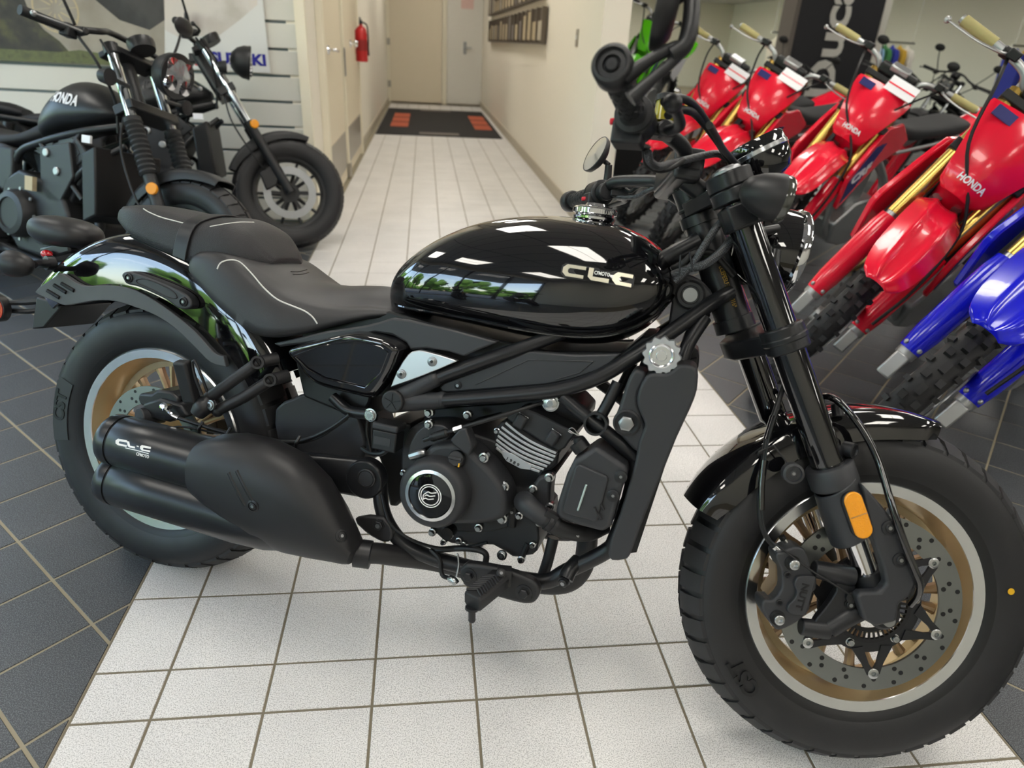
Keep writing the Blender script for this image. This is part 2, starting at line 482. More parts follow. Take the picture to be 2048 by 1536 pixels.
# ---- slat wall behind the black bikes
SY = 3.6
swr = wall('wall_slat', (-1.85, SY+.07, 1.5), (3.2, .1, 3.0), 'slat_groove', 'pale grey slatwall with horizontal grooves behind the black motorcycles')
slz = [-.02+.1524*k+.029 for k in range(20)]
for z in slz:
    b = MB(); b.box((-1.84, SY+.011, z+.0762), (3.2, .022, .1524-.016)); b.build('slat_board', 'slat_face', swr, bevel=.003)
tag(wall('trim_1', (HX0-.03, SY+.0, 1.5), (.062, .05, 3.0), 'trim_cream', 'cream corner trim beside the slatwall', 'trim'))
# ---- window wall on the left, outside light comes in here
WX = -3.45
WS = tag(empty('wall_window', (WX, 0, 0)), 'dark framed storefront window wall looking out on trees', 'wall', kind='structure')
def wbox(name, c, sz, m, par): b = MB(); b.box(c, sz); return b.build(name, m, par)
wbox('window_sill', (0, -.5, .05), (.14, 8.2, .10), 'wall_white', WS)
wbox('lintel', (0, -.5, 2.88), (.14, 8.2, .24), 'wall_white', WS)
m = bpy.data.materials.new('pane'); m.use_nodes = True; n = m.node_tree.nodes; l = m.node_tree.links
tr_ = n.new('ShaderNodeBsdfTransparent'); gl_ = n.new('ShaderNodeBsdfGlossy'); gl_.inputs['Roughness'].default_value = 0; mxs = n.new('ShaderNodeMixShader'); mxs.inputs[0].default_value = .07
l.new(tr_.outputs[0], mxs.inputs[1]); l.new(gl_.outputs[0], mxs.inputs[2]); l.new(mxs.outputs[0], n['Material Output'].inputs[0]); MATS['pane'] = m
yy = np.linspace(-4.5, 3.6, 7)
for y in yy: wbox('mullion', (0, y, 1.43), (.1, .07, 2.66), 'window_frame', WS)
for y0_, y1_ in zip(yy[:-1], yy[1:]): wbox('window_pane', (0, (y0_+y1_)/2, 1.43), (.006, y1_-y0_-.07, 2.66), 'pane', WS)
# ---- outside: lawn edge, lot, trees
out = tag(MB().box((-14.2, 0, -.15), (21.4, 60, .2)).build('parking_lot', 'asphalt'), 'grey asphalt lot outside the showroom window', 'ground', kind='structure')
def tree(x, y, h, r, seed):
    rnd = random.Random(seed); t = empty('tree', (x, y, -.05)); b = MB()
    b.tube([(0, 0, 0), (.1, .05, h*.4), (.05, 0, h*.8)], [.22, .16, .08], 8); b.build('trunk', 'bark', t)
    c = MB()
    for i in range(16):
        c.sphere((rnd.uniform(-r, r)*.8, rnd.uniform(-r, r)*.8, h*.5+rnd.uniform(-.3, .55)*h*.6), r*rnd.uniform(.3, .55), 9, 6)
    o = c.build('crown', 'foliage', t)
    d = o.modifiers.new('disp', 'DISPLACE'); tx = bpy.data.textures.new('leafy', 'CLOUDS'); tx.noise_scale = .35; d.texture = tx; d.strength = .5
    return tag(t, 'broad leafy green tree beyond the parking lot', 'tree', 'trees outside the window')
for i in range(9): tree(-15-(i % 2)*1.5, -17+i*4.6, 4.0+(i*7 % 5)*.5, 1.6, i)
b = MB(); rnd_ = random.Random(3)
for i in range(60): b.sphere((-21.5+rnd_.uniform(-.6, .6), -28+i*.95, rnd_.uniform(.4, 1.7)), rnd_.uniform(.9, 1.4), 9, 6)
tag(b.build('hedge', 'foliage'), 'tall dense green hedge added behind the trees to fill reflections', 'hedge')  # green mass added to cover the bare horizon in reflections
tag(MB().box((WX-1.35, -.5, 2.86), (2.5, 8.6, .16)).build('trim_2', 'wall_white'), 'white roof overhang outside the storefront window', 'overhang', kind='structure')

# ---- ceiling lights
mat('light_panel', 'fffaf0', .5, emit=8)
def troffer(x, y, lab='rectangular fluorescent ceiling light above the display aisle'):
    t = empty('ceiling_light', (x, y, 2.997))
    f = MB()
    for sx in (-1, 1): f.box((sx*.3, 0, -.012), (.03, 1.2, .024)); f.box((0, sx*.59, -.012), (.6, .03, .024))
    f.box((0, 0, -.01), (.012, 1.17, .02))
    f.build('light_frame', 'paint_white', t)
    d = MB(); d.box((0, 0, -.004), (.58, 1.16, .006)); d.build('diffuser', 'light_panel', t)
    return tag(t, lab, 'light', 'fluorescent ceiling lights' if 'display' in lab else lab[32:])
for x in (-2.4, .2, 2.6, 5.0, 7.8):
    for y in (-3.2, -.6, 2.0): troffer(x, y)
for x in (3.4, 6.4, 9.4):
    for y in (4.8, 8.2, 12.0, 16.5, 21.0, 25.5): troffer(x, y, 'rectangular fluorescent ceiling light deep in the showroom behind the red bikes')
for y in (5.2, 8.4, 11.6): troffer(.73, y, 'rectangular fluorescent ceiling light in the hallway ceiling')
# ================================================================ the black cruiser: frame of reference
WB, RTR, RTF = 1.485, .323, .320
def Rax(a, t):
    return Matrix.Rotation(t, 4, Vector(a))
BIKE_M = Matrix.Translation((-.4438*TILE, .6128*TILE, .002)) @ Rax((0, 0, 1), -.4105) @ Rax((1, 0, 0), -.2655)
BI = BIKE_M.inverted()
RAKE = R(27.5)
SP0 = Vector((WB+.105, 0, 0)); SAX = Vector((-math.sin(RAKE), 0, math.cos(RAKE)))
STEER = Matrix.Translation(SP0) @ Rax(SAX, .2582) @ Matrix.Translation(-SP0)
FI = STEER.inverted() @ BI
def _plane(I, px, py, y):
    o = I @ Vector(CAM); d = I.to_3x3() @ Vector(pray(px, py)); t = (y-o.y)/d.y; return o+d*t
def B(px, py, y): return _plane(BI, px, py, y)
def F(px, py, y): return _plane(FI, px, py, y)
E4 = lambda x, y: (x*.390625, 380+y*.390625)
E5 = lambda x, y: (750+x*.341797, 400+y*.341797)
E6 = lambda x, y: (650+x*.390625, 700+y*.390625)
E7 = lambda x, y: (1100+x*.416667, y*.416667)
E8 = lambda x, y: (1300+x*.583463, 640+y*.583463)
def P2(E, pts, y, fn=B):
    """outline in the x,z plane at lateral y from crop coordinates."""
    return [(p.x, p.z) for p in (fn(*E(*q), y) for q in pts)]
def P3(E, pts, fn=B):
    return [tuple(fn(*E(q[0], q[1]), q[2])) for q in pts]
BIKE = tag(empty('motorcycle', M_=BIKE_M), 'glossy black cruiser motorcycle with gold wheels parked on the pale tiles', 'motorcycle')
def fr(o): o.matrix_local = STEER; return o

# ---------------------------------------------------------------- wheels
def tyre_prof(RT, hw, rb):
    """half profile from bead to crown: (radius, lateral)."""
    h = RT-rb
    return [(rb-.004, hw*.70), (rb+.004, hw*.78), (rb+h*.18, hw*.92), (rb+h*.42, hw*1.0), (rb+h*.62, hw*.985), (rb+h*.76, hw*.92), (RT-h*.155, hw*.80), (RT-h*.085, hw*.62), (RT-h*.035, hw*.38), (RT-h*.008, hw*.16), (RT, 0)]
def tyre(par, c, RT, hw, rb, npitch=42, mat_s='rubber', tread=True, name='tyre', seg=96):
    hp = tyre_prof(RT-(.0065 if tread else 0), hw, rb); full = [(r, -y) for r, y in hp]+[(r, y) for r, y in hp[::-1][1:]]
    b = MB(); b.ring(full+[(rb-.012, hw*.6), (rb-.012, -hw*.6)], c, (0, 1, 0), seg)
    o = b.build(name, mat_s, par, ang=60)
    if tread:
        t = MB(); pts = [p for p in hp if p[1] <= hw*.93]; pts = pts[::-1]        # crown -> shoulder
        L = np.cumsum([0]+[math.dist(pts[i], pts[i+1]) for i in range(len(pts)-1)]); L /= L[-1]
        def at(s, lift):
            r = np.interp(s, L, [p[0] for p in pts]); y = np.interp(s, L, [p[1] for p in pts])
            return r+lift*(1-.35*s), y*(1+lift*.5)
        pit = 2*PI/npitch; g = .0052/RT; lin = [(r+.0006, y) for r, y in pts]; gb = MB(); gb.ring([(r, -y) for r, y in lin[::-1]]+lin[1:]+[(r-.003, y) for r, y in lin[::-1]]+[(r-.003, -y) for r, y in lin[1:]], c, (0, 1, 0), seg); gb.build('groove_shade', 'deep_black', par, ang=60)  # groove floor coloured black to deepen the shade between tread blocks
        off = lambda s: (0 if s < .60 else (s-.60)/.07 if s < .67 else 1)*pit*.55 + (s*.2)*pit
        SS = [.045, .22, .42, .60, .635, .67, .76, .85, .94]
        for side in (-1, 1):
            for k in range(npitch):
                a0 = k*pit+(.5*pit if side > 0 else 0); vs = []; m_ = len(SS)
                half = (k % 2 == 0)
                for lift in (0, .0068):
                    for e in (0, 1):
                        for s in SS:
                            sg = s if not half else min(s, .93)
                            a = a0+off(s)*side+(g if e == 0 else pit-g)
                            r, y = at(sg, lift)
                            vs.append((c[0]+r*math.cos(a), c[1]+side*y, c[2]+r*math.sin(a)))
                I = lambda l_, e, i: (l_*2+e)*m_+i; fs = []
                for i in range(m_-1):
                    fs.append((I(1, 0, i), I(1, 1, i), I(1, 1, i+1), I(1, 0, i+1)))
                    for e in (0, 1): fs.append((I(0, e, i), I(0, e, i+1), I(1, e, i+1), I(1, e, i)))
                for i in (0, m_-1): fs.append((I(0, 0, i), I(0, 1, i), I(1, 1, i), I(1, 0, i)))
                t.add(vs, fs)
                # short sipes raised beside the shoulder groove
        t.build('tread', 'tread', par, ang=30); q_ = MB()
        for side in (-1, 1):
            for k in range(0, npitch, 2):
                for j in range(3):
                    a = k*pit+(.5*pit if side > 0 else 0)+off(.74)*side+pit*(.28+.22*j); P_ = []
                    for s in (.72, .79, .86):
                        r, y = at(s, .0072); P_.append((c[0]+r*math.cos(a), c[1]+side*y, c[2]+r*math.sin(a)))
                    q_.tube(P_, .0011, 5, k=1)
        tag(q_.build('tread_sipes', 'deep_black', par), kind='stuff')
    return o
def rim_wheel(name, par, c, RT, hw, rim_off, nv=10, spoke_y=0., npitch=42, gold='gold', lip='machined', lip_in=.0215, rl=.2135):
    """cast wheel: barrel rim (the part mesh), machined lips, V spokes, hub, tyre."""
    b = MB(); ro = rim_off
    prof = [(rl-lip_in, -ro+.002), (rl-lip_in-.004, -ro+.012), (rl-.030, -ro+.022), (rl-.036, -ro*.3), (rl-.036, ro*.3), (rl-.030, ro-.022), (rl-lip_in-.004, ro-.012), (rl-lip_in, ro-.002), (rl-.004, ro-.006), (rl-.010, ro-.02), (rl-.014, 0), (rl-.010, -ro+.02), (rl-.004, -ro+.006)]
    b.ring(prof, c, (0, 1, 0), 96)
    b.ring([(rl-.050, -.012), (rl-.034, -.016), (rl-.034, .016), (rl-.050, .012)], (c[0], c[1]+spoke_y, c[2]), (0, 1, 0), 96)
    W = b.build(name, gold, par, ang=40)
    for s in (-1, 1):
        l_ = MB(); l_.ring([(rl-lip_in, s*(ro+.001)), (rl-.003, s*(ro+.003)), (rl+.001, s*(ro-.001)), (rl-.003, s*(ro-.007)), (rl-lip_in, s*(ro-.005))], c, (0, 1, 0), 96)
        l_.build('rim_lip', lip, W, ang=40)
    h = MB(); h.lathe([(.0, -.058), (.030, -.058), (.034, -.045), (.045, -.03), (.05, 0), (.045, .03), (.034, .045), (.03, .058), (0, .058)], c, (0, 1, 0), 36)
    h.build('hub', gold, W)
    sh = None
    for k in range(nv):
        for s in (-1, 1):
            a_h = R(1.6)*s; a_r = R(7.6)*s
            if (k, s) == (0, -1) or (k, s) == (0, 1):
                q = MB(); r0, r1 = .04, rl-.038; rings = []
                for u in np.linspace(0, 1, 6):
                    r = r0+(r1-r0)*u; a = a_h+(a_r-a_h)*u; wd = .0084-.002*math.sin(u*PI)+(.004 if u == 1 else 0); dp = .013-.004*u
                    tx, tz = math.cos(a), math.sin(a); nx, nz = -tz, tx
                    rings.append([(r*tx+e1*wd*nx, spoke_y+e2, r*tz+e1*wd*nz) for e1, e2 in ((-1, -dp*.5), (-.35, -dp), (.35, -dp), (1, -dp*.5), (1, dp*.6), (-1, dp*.6))])
                q.loft(rings)
                o = q.build('spoke', 'bronze' if gold == 'gold' else gold, W); o.location = c
                if s == -1: s1 = o
                else: s2 = o
            else:
                o = copy_obj(s1 if s == -1 else s2, W); o.location = c; o.rotation_euler = (0, -2*PI*k/nv, 0)
    return W
def disc(par, name, c, r0, r1, th, nh=36, material='disc_steel', rad=.0036, rows=((.22, 0), (.5, .33), (.8, .66))):
    """brake disc with real drilled holes: a fan of quads leaving octagonal holes is heavy, so the holes are dark plugs recessed in the ring."""
    b = MB(); b.ring([(r0, -th/2), (r1, -th/2), (r1, th/2), (r0, th/2)], c, (0, 1, 0), 120)
    o = b.build(name, material, par, ang=30)
    h = MB()
    for k in range(nh):
        for rw, ph in rows:
            if (k + int(ph*3)) % 2: continue
            r = r0+(r1-r0)*rw; a = 2*PI*(k+ph)/nh
            h.lathe([(0, -th/2-.0004), (rad, -th/2-.0004), (rad, th/2+.0004), (0, th/2+.0004)], (c[0]+r*math.cos(a), c[1], c[2]+r*math.sin(a)), (0, 1, 0), 10)
    tag(h.build('drill_holes', 'deep_black', par), kind='stuff')
    return o
def bolt(b, p, ax=(0, -1, 0), r=.007, h=.006, sock=True, hexa=False):
    """adds a bolt head; material slots 0 metal, 1 dark socket."""
    p = np.array(p, float)
    m0 = b.m
    b.lathe([(r*1.25, -.004), (r*1.25, .0008), (r, .001), (r, h*.8), (r*.85, h), (0, h)], p, ax, 6 if hexa else 18)
    if sock:
        b.m = 1; b.lathe([(0, h+.0004), (r*.5, h+.0004), (r*.5, h*.5)], p, ax, 6); b.m = m0
rc, fc = (0, 0, RTR), (WB, 0, RTF)
RW = rim_wheel('rear_wheel', BIKE, rc, RTR, .076, .062, spoke_y=.012, npitch=40)
tyre(RW, rc, RTR, .076, .208, 40)
FW = fr(rim_wheel('front_wheel', BIKE, fc, RTF, .066, .052, spoke_y=.012, npitch=44))
tyre(FW, fc, RTF, .066, .208, 44)
# sidewall lettering, bent round the tyre
def sidewall_text(par, txt, c, r, a_mid, y, size, flip=1, material='deep_black', depth=.0006):
    def bend(co):
        a = a_mid-flip*co[0]/r; rr = r+flip*co[1]
        return Vector((c[0]+rr*math.cos(a), y-co[2], c[2]+rr*math.sin(a)))
    return text_mesh('tyre_lettering', txt, size, depth, material, par, Matrix.Identity(4), bold=.0012, bend=bend)
sidewall_text(RW, 'CST', rc, .268, R(172), -.0778, .042, depth=.0010)
sidewall_text(FW, 'CST', fc, .258, R(222), -.0682, .042, 1, depth=.0016)
# worn grey label patch under the rear lettering, yellow paint dots
def arc_patch(par, name, c, r0, r1, a0, a1, y, material):
    b = MB(); A, Bq = [], []
    for t in np.linspace(a0, a1, 12):
        A.append((c[0]+r0*math.cos(t), y, c[2]+r0*math.sin(t))); Bq.append((c[0]+r1*math.cos(t), y, c[2]+r1*math.sin(t)))
    b.strip(A, Bq, .0006); return b.build(name, material, par)
mat('tyre_patch', '2e3133', .5)
arc_patch(RW, 'sidewall_patch', rc, .247, .288, R(158), R(190), -.0768, 'tyre_patch')
d_ = F(2022, 1183, -.0665)
b = MB(); b.lathe([(0, 0), (.0058, 0), (.0058, .0008), (0, .0008)], d_, (0, -1, 0), 20); b.build('paint_dot', 'yellow_mark', FW)
# ---------------------------------------------------------------- brakes
DYF = -.070
disc(FW, 'brake_disc', (WB, DYF, RTF), .120, .160, .0045, rad=.0042)
b = MB(); b.ring([(.068, -.003), (.090, -.003), (.090, .003), (.068, .003)], (WB, DYF+.002, RTF), (0, 1, 0), 72)
for k in range(6):
    a = R(-17)+k*PI/3; e = np.array([math.cos(a), 0, math.sin(a)]); nrm = np.array([-e[2], 0, e[0]]); o = np.array([WB, DYF+.002, RTF])
    for s in (-1, 1):
        b.strip([o+e*.080+nrm*s*.036-np.array([0, .003, 0]), o+e*.112+nrm*s*.018-np.array([0, .003, 0]), o+e*.131+nrm*s*.011-np.array([0, .003, 0])], [o+e*.078+nrm*s*.016-np.array([0, .003, 0]), o+e*.110+nrm*s*.007-np.array([0, .003, 0]), o+e*.124+nrm*s*-.001-np.array([0, .003, 0])], .005)
b.build('disc_carrier', 'satin_black', FW)
for k in range(6):
    a = R(-17)+k*PI/3; b = MB(); b.m = 0
    p = (WB+.129*math.cos(a), DYF-.001, RTF+.129*math.sin(a))
    b.lathe([(0, -.004), (.0095, -.004), (.0095, .0035), (.0075, .0045), (.004, .0045), (.0035, .001), (0, .001)], p, (0, -1, 0), 24); b.build('disc_rivet', 'zinc', FW)
    a += R(31); b = MB(); bolt(b, (WB+.078*math.cos(a), DYF-.002, RTF+.078*math.sin(a)), r=.0062, h=.007); b.build('disc_bolt', ['zinc', 'steel'], FW)
b = MB()
for k in range(44):
    a = 2*PI*k/44; e = (math.cos(a), math.sin(a))
    b.obox((WB+.059*e[0], DYF-.004, RTF+.059*e[1]), (e[0], 0, e[1]), (.0025, .0045, .016), up=(0, 1, 0))
b.ring([(.064, -.003), (.071, -.003), (.071, .003), (.064, .003)], (WB, DYF-.003, RTF), (0, 1, 0), 60); b.ring([(.045, -.002), (.052, -.002), (.052, .002), (.045, .002)], (WB, DYF-.003, RTF), (0, 1, 0), 48)
b.build('sensor_ring', 'deep_black', FW)
disc(RW, 'brake_disc', (0, -.075, RTR), .092, .130, .005, nh=30)
# ---------------------------------------------------------------- rear fender (arc shell round the wheel)
def arc_shell(name, par, c, stations, sect, th, material, close=True, ang=50):
    """stations: (angle, radius, halfwidth, drop); sect: list of (u in -1..1, v 0..1) -> y=u*hw, r=R-v*drop."""
    b = MB(); rings = []
    for a, r, hw, dr in stations:
        outer = []; inner = []
        for u, v in sect:
            rr = r-v*dr
            outer.append((c[0]+rr*math.cos(a), c[1]+u*hw, c[2]+rr*math.sin(a)))
            ri = rr-th*(1-.6*v); ui = u*(1-th/hw)
            inner.append((c[0]+ri*math.cos(a), c[1]+ui*hw, c[2]+ri*math.sin(a)))
        rings.append(outer+inner[::-1])
    b.loft(rings)
    return b.build(name, material, par, ang=ang)
def interp_stations(tab, n):
    tab = np.array(tab, float); x = np.linspace(0, 1, len(tab)); s = cr([tuple(t) for t in tab], max(1, n//(len(tab)-1)))
    return [tuple(q) for q in s]
SECT = [(-1, 1), (-1.0, .72), (-.985, .45), (-.93, .22), (-.80, .09), (-.55, .03), (-.25, .005), (0, 0), (.25, .005), (.55, .03), (.80, .09), (.93, .22), (.985, .45), (1.0, .72), (1, 1)]
rf = [(R(137), .462, .080, .075), (R(128), .463, .088, .085), (R(115), .468, .092, .10), (R(102), .470, .093, .115), (R(88), .462, .094, .125), (R(74), .447, .095, .125), (R(60), .428, .095, .115), (R(46), .412, .092, .105), (R(34), .402, .088, .10)]
FEN = arc_shell('rear_fender', BIKE, rc, interp_stations(rf, 64), SECT, .004, 'gloss_black')
# matte strut running under the gloss fender, slots at its tail
up = [(205, 500), (300, 437), (330, 432), (430, 489), (560, 487), (700, 512), (850, 600), (1000, 720), (1100, 830), (1150, 850)]
lo = [(1165, 905), (1085, 882), (1000, 800), (900, 705), (800, 640), (700, 600), (600, 570), (500, 566), (400, 582), (340, 590), (280, 568), (200, 532), (188, 520)]
for s in (1, -1):
    b = MB(); o2 = cr(P2(E4, up, -.100), 3)+cr(P2(E4, lo, -.100), 3)
    b.plate(o2, -.104*s, -.092*s); ST = b.build('fender_strut', 'strut_grey', BIKE, bevel=.0025)
    if s == 1:
        for (x0, y0, x1, y1) in ((243, 515, 305, 552), (278, 487, 340, 525), (316, 479, 380, 516)):
            b = MB(); p, q = B(*E4(x0, y0), -.1045), B(*E4(x1, y1), -.1045)
            b.tube([p, q], .0042, 10, flat=(1, 1)); b.build('slot', 'deep_black', ST)
# grab cover with two bolts
g_out = [(640, 452), (634, 432), (650, 418), (690, 418), (760, 440), (840, 470), (920, 505), (980, 545), (998, 585), (985, 608), (950, 612), (915, 600), (870, 565), (800, 530), (720, 495), (660, 480)]
for s in (1, -1):
    b = MB(); b.plate(cr(P2(E4, g_out, -.11), 4, True), -.118*s, -.094*s, inset=.02); GC = b.build('grab_cover', 'plastic_grey', BIKE, bevel=.004, seg=3)
    if s == 1:
        b = MB(); g2 = [(700, 462), (740, 455), (810, 478), (880, 515), (905, 545), (895, 555), (840, 540), (770, 505), (710, 480)]
        b.tube([tuple(B(*E4(*q), -.1185)) for q in g2], .0012, 6, closed=True); b.build('groove', 'matte_black', GC)
        for q in ((660, 450), (940, 572)):
            b = MB(); b.lathe([(.010, -.002), (.010, .002), (.0075, .003), (.0075, -.001), (0, -.001)], B(*E4(*q), -.1185), (0, -1, 0), 20); bolt(b, B(*E4(*q), -.1175), r=.0055, h=.003); b.build('bolt', ['satin_black', 'steel'], GC)
# inner fender liner / number plate bracket
b = MB(); b.plate(P2(E4, [(205, 545), (340, 590), (245, 705), (180, 712)], -.06), -.07, .07); b.build('plate_bracket', 'matte_black', BIKE, bevel=.004)
b = MB(); b.tube(P3(E4, [(290, 560, -.05), (150, 575, -.062), (40, 578, -.068), (-30, 592, -.070)]), .011, 10, flat=(1, .6)); b.tube(P3(E4, [(200, 615, -.05), (140, 622, -.06), (60, 618, -.065)]), .006, 8)
b.build('indicator_bracket', 'satin_black', BIKE)
p = B(-7, 617, -.088); b = MB(); b.lathe([(.0, -.012), (.031, -.012), (.031, .006), (.028, .008)], p, (0, -1, .0), 32); RF = b.build('side_reflector', 'satin_black', BIKE)
b = MB(); b.lathe([(0, .010), (.0285, .009), (.0285, .002)], p, (0, -1, 0), 32); b.build('reflector_lens', 'red_lens', RF)
# ---------------------------------------------------------------- tail light and rear indicator
TL = B(*E4(355, 215), 0)
b = MB(); rings = []
for u in np.linspace(0, 1, 15):
    x = -.075+.155*u; k = math.sqrt(max(0, 1-(abs(u-.42)/.6)**2.6)); hh = .036*max(k, .12); hw = .058*max(k, .15)
    rings.append([(TL.x+x, hw*math.copysign(abs(math.cos(t))**.8, math.cos(t)), TL.z-.006*u+hh*math.copysign(abs(math.sin(t))**.85, math.sin(t))) for t in np.linspace(0, 2*PI, 24, endpoint=False)])
b.loft(rings); TLO = b.build('tail_light', 'matte_black', BIKE, ang=60)
b = MB(); rings = []
for u in np.linspace(0, 1, 5):
    x = -.082+.03*u; hh = .030*(.72+.25*u); hw = .050*(.72+.25*u)
    rings.append([(TL.x+x, hw*math.cos(t), TL.z+hh*math.sin(t)) for t in np.linspace(0, 2*PI, 24, endpoint=False)])
b.loft(rings); b.build('tail_lens', 'dark_lens', TLO)
b = MB(); b.obox(B(*E4(345, 310), 0), (1, 0, .35), (.07, .03, .09)); b.build('tail_bracket', 'satin_black', BIKE, bevel=.006)
b = MB(); b.sphere(B(*E4(240, 328), -.045), .012, 12, 8, (1.3, .9, .8)); b.build('tail_reflector', 'red_lens', BIKE)
def rear_ind(y0, y1):
    c = B(*E4(55, 375), -.17); s = 1 if y1 < 0 else -1
    p0, p1, p2 = B(*E4(275, 375), -.07), B(*E4(200, 378), -.11), Vector((c.x+.02, -.135, c.z))
    fl = lambda v: (v[0], s*v[1], v[2])
    b = MB(); b.lathe([(.0, 0), (.016, 0), (.016, .016), (.010, .018), (0, .018)], fl(p0), (-.3, -.9*s, 0), 20)
    b.tube([fl(p0), fl(p1), fl(p2)], [.011, .0085, .0085], 12)
    O = b.build('rear_indicator', 'satin_black', BIKE)
    b = MB(); b.lathe([(.0, .045), (.010, .042), (.020, .032), (.026, .015), (.028, 0), (.028, -.012), (.026, -.016), (0, -.016)], fl(Vector((c.x+.01, c.y, c.z))), (1, 0, 0), 28); b.build('indicator_bowl', 'matte_black', O, ang=50)
    b = MB(); b.lathe([(.0, -.026), (.016, -.022), (.025, -.016), (.0, -.0155)], fl(Vector((c.x+.01, c.y, c.z))), (1, 0, 0), 28); b.build('indicator_lens', 'dark_lens', O)
rear_ind(-.07, -.17); rear_ind(.07, .17)
# ---------------------------------------------------------------- seats
def seat_loft(name, tab, par, mats, nring=34):
    """tab: x, half top width, z top edge, crown, half bottom width, z bottom."""
    rows = [tuple(r) for r in cr(tab, 6)]; b = MB(); rings = []
    for x, wt, zt, cwn, wb_, zb in rows:
        half = []
        for u in np.linspace(0, 1, 7): half.append((wt*u*.93, zt+cwn*(1-u*u)))
        for u in np.linspace(.12, 1, 8):
            t = u; yb = wt*.95+(wb_-wt*.95)*math.sin(t*PI/2)**.8; half.append((yb, zt-.004-(zt-.004-zb)*(1-math.cos(t*PI/2))*.9-(zt-zb-.004)*.1*t))
        half.append((wb_*.93, zb-.006)); half.append((wb_*.5, zb-.004))
        ring = [(x, y, z) for y, z in half]+[(x, -y, z) for y, z in half[::-1] if y > 1e-9]
        rings.append(ring)
    b.loft(rings)
    return b.build(name, mats, par, ang=65)
rs = [(.098, .085, .752, .004, .10, .735), (.125, .118, .765, .008, .128, .722), (.18, .134, .770, .010, .148, .690), (.235, .138, .760, .012, .158, .660), (.29, .136, .735, .014, .16, .634), (.34, .128, .715, .018, .158, .632), (.40, .112, .706, .026, .145, .648), (.46, .092, .706, .034, .125, .672), (.51, .078, .712, .032, .105, .690), (.555, .066, .712, .024, .085, .700), (.585, .05, .705, .012, .06, .698)]
SEAT = seat_loft('rider_seat', rs, BIKE, 'vinyl_top')
pp = [(1112, 405), (1132, 372), (1180, 359), (1230, 371), (1290, 430), (1350, 500), (1420, 560), (1500, 595), (1560, 620), (1600, 650), (1625, 685)]
def onto(obj_verts_fn): pass
def hit(o, px, py, lift=0.0):
    """where the ray through a pixel meets a part (bike frame)."""
    dg = bpy.context.evaluated_depsgraph_get()
    I = BI if o.get('fr', 0) == 0 else FI
    a = I @ Vector(CAM); d = (I.to_3x3() @ Vector(pray(px, py))).normalized()
    ok, loc, nor, _ = o.ray_cast(a, d)
    if not ok: return None, None
    return loc+nor*lift, nor
def wrap_tube(o, E, pts, r, name, material, par, lift=.0):
    bpy.context.view_layer.update(); q = []
    for p in cr(pts, 3):
        loc, nor = hit(o, *E(*p), lift)
        if loc is not None: q.append(tuple(loc))
    b = MB(); b.tube(q, r, 8, k=2); return b.build(name, material, par)
wrap_tube(SEAT, E4, pp, .0016, 'piping', 'piping', SEAT)
wrap_tube(SEAT, E4, [(1490, 418), (1530, 418), (1570, 408)], .0012, 'seam', 'deep_black', SEAT)
wrap_tube(SEAT, E4, [(1500, 432), (1540, 432), (1580, 422)], .0012, 'seam', 'deep_black', SEAT)
def surf_text(o, name, txt, E, pt, ptx, size, material, par, width=None, bold=0, lift=.0004, depth=.0006, shear=0, conform=False):
    """lettering laid on a part: reading direction from pt towards ptx on its surface."""
    bpy.context.view_layer.update()
    p, nrm = hit(o, *E(*pt)); q, _ = hit(o, *E(*ptx))
    if p is None or q is None: return None
    M_ = basis(p+nrm*lift, q-p, nrm.cross(q-p), nrm)
    bend = None
    if conform:
        def bend(c):
            w_ = M_ @ Vector((c[0], c[1], 0)); ok, loc, nn, _ = o.ray_cast(w_+nrm*.05, -nrm)
            z = (loc+nn*(lift+c[2])) if ok else (w_+nrm*c[2])
            return M_.inverted() @ z
    return text_mesh(name, txt, size, depth, material, par, M_, width=width, bold=bold, shear=shear, bend=bend)
surf_text(SEAT, 'embossed_name', 'CFMOTO', E4, (1400, 335), (1440, 332), .014, 'vinyl', SEAT, width=.055, conform=True)
ps = [(-.125, .045, .826, .003, .05, .812), (-.105, .068, .834, .006, .078, .805), (-.05, .088, .838, .008, .104, .783), (.02, .092, .834, .010, .112, .766), (.09, .094, .824, .014, .116, .752), (.14, .096, .824, .018, .118, .742), (.18, .094, .826, .016, .114, .745), (.215, .086, .812, .012, .104, .752), (.245, .07, .785, .008, .085, .757), (.262, .05, .768, .003, .055, .758)]
PST = seat_loft('passenger_seat', ps, BIKE, 'vinyl')
wrap_tube(PST, E4, [(735, 96), (760, 112), (820, 138), (900, 160), (978, 179)], .0014, 'piping', 'piping', PST)
wrap_tube(PST, E4, [(1075, 188), (1130, 178), (1220, 166), (1300, 166)], .0014, 'piping', 'piping', PST)
# strap over the passenger seat
def strap_ring(x, xs, grow):
    rows = [tuple(r) for r in cr(ps, 6)]; r_ = min(rows, key=lambda q: abs(q[0]-x)); _, wt, zt, cwn, wb_, zb = r_; out = []
    for u in np.linspace(0, 1, 7): out.append((wt*u*.93, zt+cwn*(1-u*u)))
    for u in np.linspace(.12, 1, 8): out.append((wt*.95+(wb_-wt*.95)*math.sin(u*PI/2)**.8, zt-.004-(zt-.004-zb)*(1-math.cos(u*PI/2))*.9-(zt-zb-.004)*.1*u))
    out = [(-y, z) for y, z in out[::-1]]+[(y, z) for y, z in out[1:]]
    c = np.array([0, zt-.03]); return [((x+xs*((zt+cwn)-z)), *(np.array([y, z])+(np.array([y, z])-c)/np.linalg.norm(np.array([y, z])-c)*grow)) for y, z in out]
b = MB(); b.strip(strap_ring(.085, -.12, .0035), strap_ring(.118, -.12, .0035), .004); b.build('seat_strap', 'satin_black', PST, bevel=.001)
